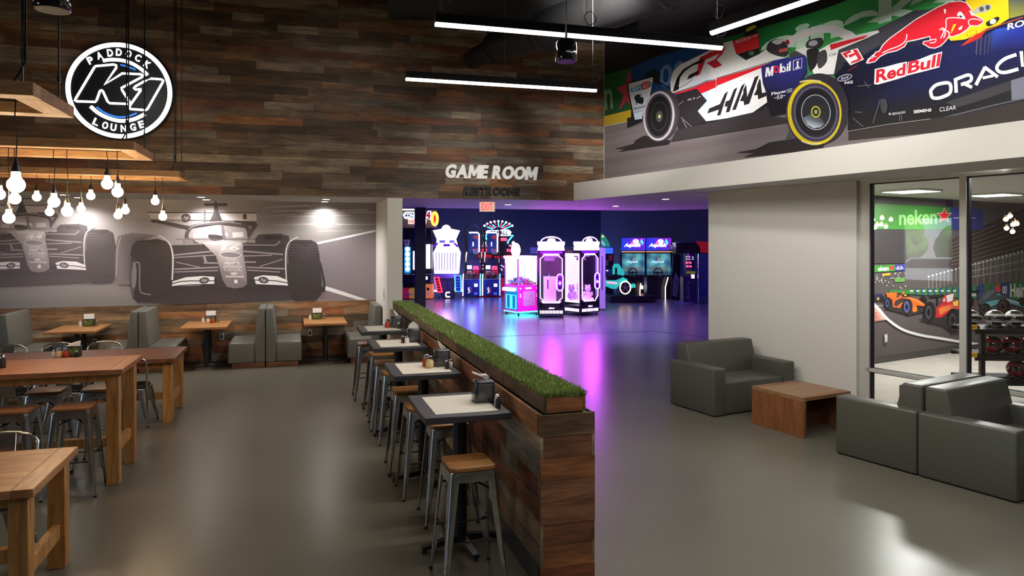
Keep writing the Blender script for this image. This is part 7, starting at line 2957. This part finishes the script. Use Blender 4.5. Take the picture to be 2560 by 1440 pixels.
def art(m, name, x0, x1, y0, y1, yy, fn, n=14, em=ART):
    mb = MB()
    for i in range(n):
        for j in range(n):
            ab = [(i / n, j / n), ((i + 1) / n, j / n), ((i + 1) / n, (j + 1) / n), (i / n, (j + 1) / n)]
            mb.add([(m.X(x0 + (x1 - x0) * a), yy, m.Z(y1 + (y0 - y1) * b)) for a, b in ab], [(0, 1, 2, 3)], 0, None, [S(*fn(a, b)) for a, b in ab])
    return mb.build(name, em, m.t, smooth=False, attr='flat')


def scr(a, b):
    v = .5 + .5 * sin(a * 9 + b * 5) * cos(b * 7 - a * 4)
    base = mixc((40, 90, 110), (110, 190, 180), v)
    if b < .4 and abs(a - .5) < .4:
        base = mixc(base, (120, 100, 70), .5)
    if b < .15:
        base = mixc(base, (20, 60, 80), .6)
    return base


def marq(a, b):
    return mixc(mixc((30, 60, 200), (90, 40, 180), a), (150, 40, 190), max(0, a * b))


for k, (L, R_, lb) in enumerate(((1554, 1615, 'left'), (1616, 1680, 'right'))):
    m = Mc('racing_cabinet', 'racing arcade cabinet with blue-purple lit marquee and landscape screen, %s of the twin' % lb, 'arcade machine', (L + R_) / 2, 749, 0, 'twin racing cabinets')
    m.box('marquee_box', BLKM, L, R_, 594, 627, .1, .5)
    art(m, 'marquee_art', L + .5, R_ - .5, 595, 626, .095, marq)
    m.text('marquee_lettering', NW_, 'Asphalt', L + 7, R_ - 12, 608, 620, .09, .03, .3)
    m.text('marquee_number', E('nine_white', 1, .95, 1, 3), '9', L + 30, L + 44, 598, 614, .092, .05)
    m.plate('pink_stroke', E('stroke_pink', 1, .1, .3, 1.8), [(L + 21, 612), (L + 32, 597), (L + 33, 606), (L + 27, 613)], .088, .094)
    m.plate('cyan_stroke', E('stroke_cyan', .05, .9, .7, 1.8), [(L + 46, 608), (L + 51, 597), (L + 56, 607), (L + 53, 613), (L + 50, 605)], .088, .094)
    m.box('lamp_strip', E('strip_amber', .8, .4, .15, .7), L + 1, R_ - 1, 628, 631, .08, .12)
    m.box('screen_box', BLKM, L, R_, 631, 692, .12, .45)
    art(m, 'screen', L + 2, R_ - 2, 634, 688, .115, scr, em=print_mat('screen_art', .15, emit=.8))
    m.text('screen_lettering', E('screen_letters', .55, .9, .9, 1.0), 'Asphalt', L + 14, R_ - 18, 650, 660, .11, .01, .3)
    for q, c_ in enumerate(((.9, .2, .15), (.2, .8, .2), (.1, .5, .9))):
        m.plate('screen_emblem', E('emblem', c_[0], c_[1], c_[2], 1), [(L + 28 + q * 7, 651), (L + 32 + q * 7, 643), (L + 35 + q * 7, 651), (L + 32 + q * 7, 648)], .108, .112)
    m.plate('pedestal', BLKM, [(L + 4, 749), (R_ - 6, 749), (R_ - 2, 692), (L + 4, 692)], .2, .8)
    mb = MB()
    xm, zm = m.X((L + R_) / 2 - 4), m.Z(681)
    mb.tube([(xm + .16 * cos(a), -.12 + .05 * sin(a), zm + .16 * sin(a)) for a in [2 * pi * q / 18 for q in range(18)]], .02, 8, closed=True)
    mb.tube([(xm - .15, -.12, zm), (xm + .15, -.12, zm)], .02, 8)
    mb.tube([(xm, -.12, zm), (xm, .2, zm - .08)], .035, 8)
    m.part('steering_wheel', BLKM, mb)
    if k == 0:
        m.tube('side_neon', NO, [(1602, 708, -.05), (1600, 714, -.05), (1599, 735, -.05)], .018)
        m.box('card_reader', E('reader', 1, .5, .6, 2), 1604, 1608, 714, 723, -.03, .2)
    else:
        m.tube('side_neon', E('strip_white', 1, .8, .75, 4), [(1670, 693, -.02), (1663, 718, -.02), (1663, 751, -.02)], .018)
# ride-on car seat in front
m = Mc('ride_on_racer', 'teal ride-on racing car seat with a lit wheel before the twin racing screens', 'arcade machine', 1562, 757, 0, None)
m.plate('plinth', BLKM, [(1526, 757), (1640, 753), (1640, 740), (1526, 740)], .0, 1.3)
m.plate('body', TEAL, [(1515, 716), (1530, 722), (1542, 722), (1548, 712), (1560, 704), (1570, 703), (1567, 697), (1550, 697), (1538, 702), (1516, 702)], .0, .9)
m.plate('tail_lamp_panel', E('tail_lamp', 1, .2, .3, 2.5), [(1517, 704), (1542, 706), (1542, 710), (1518, 708)], -.03, .02)
m.plate('cockpit', BLKM, [(1518, 701), (1545, 701), (1552, 697), (1562, 690), (1540, 686), (1518, 692)], .1, .8)
mb = MB()
mb.prism([(m.X(1537), m.Z(688)), (m.X(1560), m.Z(697)), (m.X(1564), m.Z(682)), (m.X(1556), m.Z(670)), (m.X(1551), m.Z(661)), (m.X(1541), m.Z(661)), (m.X(1537), m.Z(668))], .25, .62, 'y')
m.part('seat_back', TEAL, mb, False)
m.plate('seat_vents', BLKM, [(1540, 686), (1545, 687), (1545, 670), (1540, 670)], .235, .25)
mb = MB()
cx_, cz_ = m.X(1563), m.Z(719)
mb.tube([(cx_, .0, cz_), (cx_, .18, cz_)], .185, 24)
wh = m.part('wheel', BLKM, mb)
m.tube('wheel_neon', NO, [(1563 + 13.2 * cos(a), 719 + 15.5 * sin(a), -.02) for a in [2 * pi * q / 24 for q in range(24)]], .02, True, parent=wh)
mb = MB()
for q in range(5):
    a = 2 * pi * q / 5 + .3
    mb.tube([(cx_, -.012, cz_), (cx_ + .15 * cos(a), -.012, cz_ + .15 * sin(a))], .014, 6)
m.part('spokes', GREYM, mb, parent=wh)
m.plate('rear_wing', TEAL, [(1577, 714), (1590, 711), (1591, 719), (1577, 721)], .1, .6)
m.box('console', mat('console_blue', S(40, 44, 90), .3, emit=S(30, 34, 110), es=.2), 1518, 1536, 676, 688, .7, 1.0)
m.box('console_lamps', GLOWW, 1522, 1527, 677, 680, .68, .7)

# green sign machine and blue screen
m = Mc('video_cabinet', 'dark arcade cabinet with a green shaped topper and blue screen behind the claw machines', 'arcade machine', 1523, 742, 0)
m.plate('topper', mat('topper_green', S(40, 130, 100), .4, emit=S(60, 170, 130), es=.5), [(1503, 613), (1503, 587), (1506, 583), (1513, 590), (1521, 602), (1527, 617), (1503, 617)], .1, .16)
m.plate('topper_streak', mat('topper_pale', S(190, 230, 220), .4, emit=S(170, 230, 210), es=.6), [(1504, 606), (1507, 601), (1514, 612), (1511, 615)], .09, .1)
mb = MB()
mb.sphere((m.X(1508), .09, m.Z(591)), .045, 12, 8, sq=(1, .4, 1))
m.part('topper_lamp', E('topper_amber', 1, .6, .1, 1.5), mb)
m.box('screen', E('blue_screen', .03, .1, .9, 1.6), 1511, 1533, 619, 634, .05, .12)
m.box('cabinet', BLKM, 1503, 1535, 617, 742, .12, .9)
m.box('ticket_panel', mat('ticket_beige', S(150, 140, 110), .5), 1513, 1522, 651, 665, .1, .12)
m.box('red_side', mat('dim_red', S(140, 30, 40), .5, emit=S(140, 20, 30), es=.3), 1523, 1532, 638, 652, .1, .12)

# bike game
m = Mc('bike_game', 'dark motorbike game with a small oval sign, right of the twin racing screens', 'arcade machine', 1682, 751, 0)
mb = MB()
mb.sphere((m.X(1681), -.12, m.Z(619)), .17, 16, 10, sq=(.95, .3, 1))
m.part('oval_sign', mat('oval_dark', S(30, 28, 36), .4), mb)
m.text('lettering', mat('sign_lilac', S(150, 130, 180), .4, emit=S(150, 130, 190), es=.5), 'BIKER', 1671, 1690, 612, 623, -.17, .03, .2)
m.plate('yellow_patch', mat('sign_yellow', S(190, 190, 50), .4, emit=S(180, 190, 40), es=.5), [(1675, 630), (1688, 631), (1686, 625), (1676, 626)], -.18, -.14)
m.plate('cabinet', BLKM, [(1682, 751), (1701, 751), (1705, 640), (1687, 632), (1683, 690)], .2, .9)
m.plate('side_art', mat('bike_art', S(60, 60, 90), .4, noise=.5, nscale=8, emit=S(50, 50, 80), es=.2), [(1684, 740), (1696, 744), (1701, 700), (1693, 680), (1685, 700)], .18, .2)

# glove game
m = Mc('glove_game', 'boxing glove game with vertical lettering on a dark column, beside the white wall', 'arcade machine', 1730, 756, 0)
m.box('column', mat('column_navy', S(32, 36, 70), .3), 1708, 1741, 690, 756, .0, .5)
m.text('lettering_g', GREYM, 'G', 1718, 1724, 703, 709, -.005, .03)
for k, ch in enumerate('LOVE'):
    m.text('lettering', GREYM, ch, 1718, 1723.5, 713 + k * 9, 719.5 + k * 9, -.005, .03)
mb = MB()
mb.lathe([(.19, m.Z(690)), (.19, m.Z(634))], 20, c=(m.X(1727), .25, 0))
m.part('score_tube', mat('tube_dark', S(40, 40, 80), .15, coat=.5), mb)
mb = MB()
for (x, y) in ((1718, 657), (1726, 657), (1719, 666), (1727, 666)):
    mb.rbox(m.X(x - 3), m.X(x + 3), .02, .05, m.Z(y + 2), m.Z(y - 2), .01, 1)
m.part('red_lamps', NR, mb)
mb = MB()
for (x, y) in ((1717, 642), (1724, 642), (1733, 643), (1717, 648), (1724, 648), (1733, 648)):
    mb.rbox(m.X(x - 1.2), m.X(x + 1.2), .02, .05, m.Z(y + 1), m.Z(y - 1), .004, 1)
m.part('white_lamps', NW_, mb)
m.box('green_band', mat('band_lime', S(140, 150, 50), .4, emit=S(130, 150, 30), es=.3), 1716, 1738, 678, 684, -.02, .02)
m.box('card_reader', E('glove_reader', 1, .5, .8, 2), 1728, 1736, 686, 696, -.03, .0)
m.tube('chrome_post', CHROME, [(1744, 634, -.1), (1744, 757, -.1)], .02)
m.box('head', BLKM, 1690, 1772, 606, 634, .0, .6)
m.plate('red_shield', mat('shield_red', S(150, 34, 40), .4, emit=S(170, 20, 30), es=.35), [(1738, 603), (1778, 606), (1778, 632), (1752, 632), (1748, 616)], -.1, -.02)
mb = MB()
mb.add([(m.X(1672), -1.0, .02), (m.X(1705), -1.0, .02), (m.X(1775), .3, .02), (m.X(1700), .3, .02), (m.X(1672), -1.0, .0), (m.X(1705), -1.0, 0), (m.X(1775), .3, 0), (m.X(1700), .3, 0)],
       [(0, 1, 2, 3), (7, 6, 5, 4), (0, 4, 5, 1), (1, 5, 6, 2), (2, 6, 7, 3), (3, 7, 4, 0)])
m.part('foot_plate', mat('tread_plate', S(120, 118, 130), .4, metal=.6), mb, False)
m = Mc('notice_screen', 'small dark lit notice behind the claw machine that faces the viewer', 'sign', 1336, 776, 0)
m.box('panel', mat('notice', S(60, 60, 100), .4, emit=S(60, 60, 110), es=.3), 1327, 1345, 619, 636, .9, .95)
m.tube('post', BLKM, [(1336, 636, .93), (1336, 776, .93)], .02)

# ------------------------------------------------------------------ unseen coloured lamps put in for the game room's blue and purple light
for (px, py, z, e, c, r) in ((1400, 770, 4.2, 500, (.35, .1, 1), .3), (1200, 745, 4.4, 900, (.03, .08, 1), .3), (1600, 745, 4.4, 520, (.06, .08, 1), .3), (1290, 770, 3.9, 300, (.03, .25, 1), .3)):
    x, y = at(px, py, 0)
    lamp('unseen_game_lamp', 'SPOT', (x, y - 1.0, z), e, c, spot_size=radians(130), spot_blend=.8, shadow_soft_size=r)
for (px, py, z, e, c) in ((1380, 806, 1.5, 95, (.75, .05, 1)), (1480, 801, 1.5, 95, (.65, .05, 1)), (1275, 798, 1.0, 40, (.03, .6, 1)), (1180, 754, .8, 90, (.05, .08, 1)), (1115, 758, 1.2, 60, (.6, .3, 1))):
    x, y = at(px, py, 0)
    lamp('added_machine_glow', 'POINT', (x, y, z), e, c, shadow_soft_size=.14)  # added points that boost the glow around the machines
lamp('unseen_game_wash', 'AREA', (7.0, 17.6, 4.6), 850, (.22, .16, 1), shape='RECTANGLE', size=6, size_y=.5, rot=(radians(-12), 0, 0))  # added wash that tints the passage floor blue-violet
# ================================================================== room behind the glass
LPAN = emis('troffer_lens', (1, .99, .97), 3.5)
for k, (pts, lb) in enumerate((((2215, 2340, 470, 482), 'square ceiling light panel behind the glass, left pane'), ((2425, 2545, 480, 491), 'square ceiling light panel behind the glass, right pane'))):
    xa, ya = at((pts[0] + pts[1]) / 2, (pts[2] + pts[3]) / 2 - 1, 3.02)
    t = thing('ceiling_troffer', lb, 'ceiling light', (xa, ya, 3.02), atan2(gpy, gpx), 'ceiling light panels behind the glass')
    mb = MB()
    mb.rbox(-.33, .33, -.33, .33, -.03, -.001, .006, 1)
    mb.build('frame', WHITE, t)
    mb = MB()
    mb.rbox(-.3, .3, -.3, .3, -.036, -.028, .003, 1)
    mb.build('lens', LPAN, t)
    lamp('panel_and_fill_light', 'AREA', (xa, ya, 2.97), 115, (1, .98, .95), shape='SQUARE', size=.6)
# further panels of the same grid deeper in the room, out of frame
x_, y_ = GW.p(10.6, 0, -2.2)[:2]
lamp('panel_and_fill_light', 'AREA', (x_, y_, 2.97), 4, (1, .98, .95), shape='SQUARE', size=1.1)

# unseen lamp added nearer the glass to brighten the helmets on the rack
x_, y_ = [q * 7.9 for q in ray(2500)]
lamp('panel_and_fill_light', 'AREA', (x_, y_, 2.97), 20, (1, .98, .95), shape='SQUARE', size=.6)
# helmet rack
RKW = 9.6
dx_, dy_ = ray(2388)
rk = (dx_ * RKW, dy_ * RKW)
RKA = -TH - .08
t = thing('helmet_rack', 'black slatted rack with helmets behind the glass', 'rack', (rk[0], rk[1], 0), RKA)
RM = Matrix.Translation((rk[0], rk[1], 0)) @ Matrix.Rotation(RKA, 4, 'Z')


def rz_(py, w=RKW):
    return CAMH - (py - HY) * w / F


shelves = [rz_(818), rz_(884), rz_(945)]
for x in (0.34, 1.5):
    for y in (0.0, .42):
        mb = MB()
        mb.rbox(x - .03, x + .03, y - .03, y + .03, 0, shelves[0] - .02, .004, 1)
        mb.build('post', BLACK, t)
for z in shelves:
    mb = MB()
    for k in range(6):
        y = -.06 + k * .1
        mb.rbox(.2, 1.75, y - .035, y + .035, z - .04, z - .012, .004, 1)
    mb.box(.2, 1.75, -.1, -.085, z - .075, z - .012)
    mb.box(.2, 1.75, .49, .505, z - .075, z - .012)
    mb.build('shelf', BLACK, t, smooth=False)
VISOR = mat('helmet_visor', S(26, 26, 30), .08, coat=.6)
HW = mat('helmet_white', S(236, 234, 232), .18, coat=.5)
HR = mat('helmet_red', S(140, 20, 30), .18, coat=.5)
HB = mat('helmet_black', S(28, 26, 28), .2, coat=.5)


def helmet(label, loc, rz, shell, trim, group):
    t = thing('racing_helmet', label, 'helmet', loc, rz, group)
    R_ = .126
    mb = MB()
    n, k = 28, 18
    vs, fs = [], []
    for i in range(k + 1):
        ph = pi * i / k
        for j in range(n):
            a = 2 * pi * j / n
            x, y, z = sin(ph) * cos(a), sin(ph) * sin(a), cos(ph)
            # front is -y: chin bar pushes forward below
            sy = 1.12 + (.16 if (y < 0 and z < -.1) else 0)
            vs.append((x * R_ * (.94 - .06 * max(0, -z)), y * R_ * sy, R_ * .92 + z * R_ * .92))
    for i in range(k):
        for j in range(n):
            fs.append((i * n + j, i * n + (j + 1) % n, (i + 1) * n + (j + 1) % n, (i + 1) * n + j))
    mb.add(vs, fs)
    sh = mb.build('shell', shell, t, ang=60)

    def band(z0, z1, a0, a1, push, m_, nm):
        mb = MB()
        vs, fs = [], []
        na, nz = 20, 5
        for i in range(nz + 1):
            z = z0 + (z1 - z0) * i / nz
            s_ = (1 - z * z) ** .5
            for j in range(na + 1):
                a = a0 + (a1 - a0) * j / na
                y = sin(a) * s_
                x = cos(a) * s_
                sy = 1.12 + (.16 if (y < 0 and z < -.1) else 0)
                vs.append((x * R_ * push * .95, y * R_ * sy * push, R_ * .92 + z * R_ * .92))
        for i in range(nz):
            for j in range(na):
                fs.append((i * (na + 1) + j, i * (na + 1) + j + 1, (i + 1) * (na + 1) + j + 1, (i + 1) * (na + 1) + j))
        mb.add(vs, fs)
        return mb.build(nm, m_, t)
    band(-.16, .36, pi * 1.06, pi * 1.94, 1.025, VISOR, 'visor')
    band(-.62, -.30, pi * 1.34, pi * 1.66, 1.03, trim, 'chin_vent')
    band(.62, .93, pi * 1.2, pi * 1.8, 1.02, trim, 'crown_patch')
    mb = MB()
    for s_ in (-1, 1):
        mb.tube([(s_ * R_ * .93, -.02, R_ * 1.0), (s_ * R_ * .99, -.02, R_ * 1.0)], .022, 12)
    mb.build('visor_pivot', trim, t)
    mb = MB()
    mb.tube([(R_ * .8 * cos(a), R_ * 1.0 * sin(a), .008) for a in [2 * pi * q / 24 for q in range(24)]], .012, 8, closed=True)
    mb.build('neck_roll', BLACKP, t)
    return t


GWH, GRH = 'white racing helmets on the top shelf', 'red racing helmets on the rack'
for (px, zi, sh, tr, g, lb) in (
        (2432, 0, HW, HB, GWH, 'white racing helmet on the top shelf, leftmost beside the window mullion'),
        (2491, 0, HW, HB, GWH, 'white racing helmet on the top shelf, middle of three'),
        (2538, 0, HW, HB, GWH, 'white racing helmet on the top shelf, rightmost at the picture edge'),
        (2484, 1, HR, HB, GRH, 'red and black racing helmet on the second shelf, leftmost'),
        (2532, 1, HR, HB, GRH, 'red and black racing helmet on the second shelf, second from left'),
        (2572, 1, HR, HB, GRH, 'red and black racing helmet on the second shelf, cut by the right picture edge'),
        (2545, 2, HR, HB, GRH, 'red racing helmet on the lowest shelf, just above the nearest sofa back')):
    x = (px - 2378) / F * RKW * 1.0
    p = RM @ Vector((x, .18, shelves[zi] - .012))
    helmet(lb, p, RKA + (-.35 if zi == 0 else .25), sh, tr, g)
# yellow shelf tags, switch plate on the printed wall
YEL = mat('yellow_tag', S(230, 180, 40), .5)
for py, lb in ((815, 'upper'), (884, 'lower')):
    p = RM @ Vector((.19, -.1, rz_(py)))
    t = thing('shelf_tag', 'small yellow tag at the left end of the %s helmet rack shelf' % lb, 'tag', p, RKA, 'yellow tags on the helmet rack')
    mb = MB()
    mb.rbox(-.06, .03, -.012, 0, -.03, .03, .003, 1)
    mb.build('plate', YEL, t)
    mb = MB()
    mb.box(-.04, .01, -.0135, -.012, -.004, .004)
    mb.build('print_line', BLACKP, t, smooth=False)
u, z = RW.uz(2211, 845)
p = RW.p(u, z, .03)
t = thing('wall_switch', 'pale switch plate low on the printed wall behind the glass', 'switch', p, atan2(gpy, gpx) + pi * 0)
mb = MB()
mb.rbox(-.04, .04, -.006, .006, -.07, .07, .003, 1)
mb.build('plate', PLATE, t)
mb = MB()
mb.rbox(-.016, .016, -.012, .012, -.035, .035, .002, 1)
mb.build('rocker', WHITE, t)
# ================================================================== what the side window looks out on
LEAF = mat('leaf_green', S(96, 136, 66), .7, noise=.5, nscale=3)
BARK = mat('bark', S(90, 74, 60), .8)
GROUND = mat('car_park', S(150, 148, 142), .8)
mb = MB()
mb.box(-70, -9.7, -40, 60, -.12, -.02)
struct(mb.build('floor_outside', GROUND, smooth=False))
orr = random.Random(12)
for k, (x, y, h, r, lb) in enumerate(((-44, 24, 3.4, 2.6, 'leafy tree outside, seen only mirrored in the right glazing, left one'), (-44, 17, 2.9, 2.6, 'leafy tree outside, seen only mirrored in the right glazing, middle one'),
                                      (-54, 27, 4.2, 3.4, 'leafy tree outside, seen only mirrored in the right glazing, farthest one'))):
    t = thing('tree', lb, 'tree', (x, y, -.02), 0, 'trees outside the side window')
    mb = MB()
    mb.tube([(0, 0, 0), (.1, 0, h * .3), (0, .1, h * .6)], [.28, .22, .12], 8)
    mb.build('trunk', BARK, t)
    mb = MB()
    for q in range(26):
        a, b = orr.uniform(0, 6.28), orr.uniform(-.5, 1)
        mb.sphere((r * .7 * cos(a) * (1 - b * .3), r * .7 * sin(a) * (1 - b * .3), h * .55 + b * h * .36), r * orr.uniform(.28, .5), 8, 6)
    mb.build('foliage', LEAF, t)
t = thing('car', 'white car parked outside, seen only mirrored in the right glazing', 'car', (-22, 14.4, -.02), radians(80))
mb = MB()
mb.prism([(-2.1, .35), (2.1, .35), (2.15, .8), (1.2, .95), (.7, 1.42), (-1.2, 1.45), (-2.0, 1.0), (-2.15, .7)], -.85, .85, 'y')
mb.build('body', mat('car_white', S(236, 236, 236), .25), t, smooth=False)
mb = MB()
mb.prism([(1.05, .97), (.62, 1.38), (-1.1, 1.4), (-1.75, 1.02)], -.87, .87, 'y')
mb.build('windows', BLACKP, t, smooth=False)
for x in (-1.35, 1.35):
    for y in (-.8, .8):
        mb = MB()
        mb.tube([(x, y - .1, .33), (x, y + .1, .33)], .33, 16)
        mb.build('wheel', BLACKP, t)
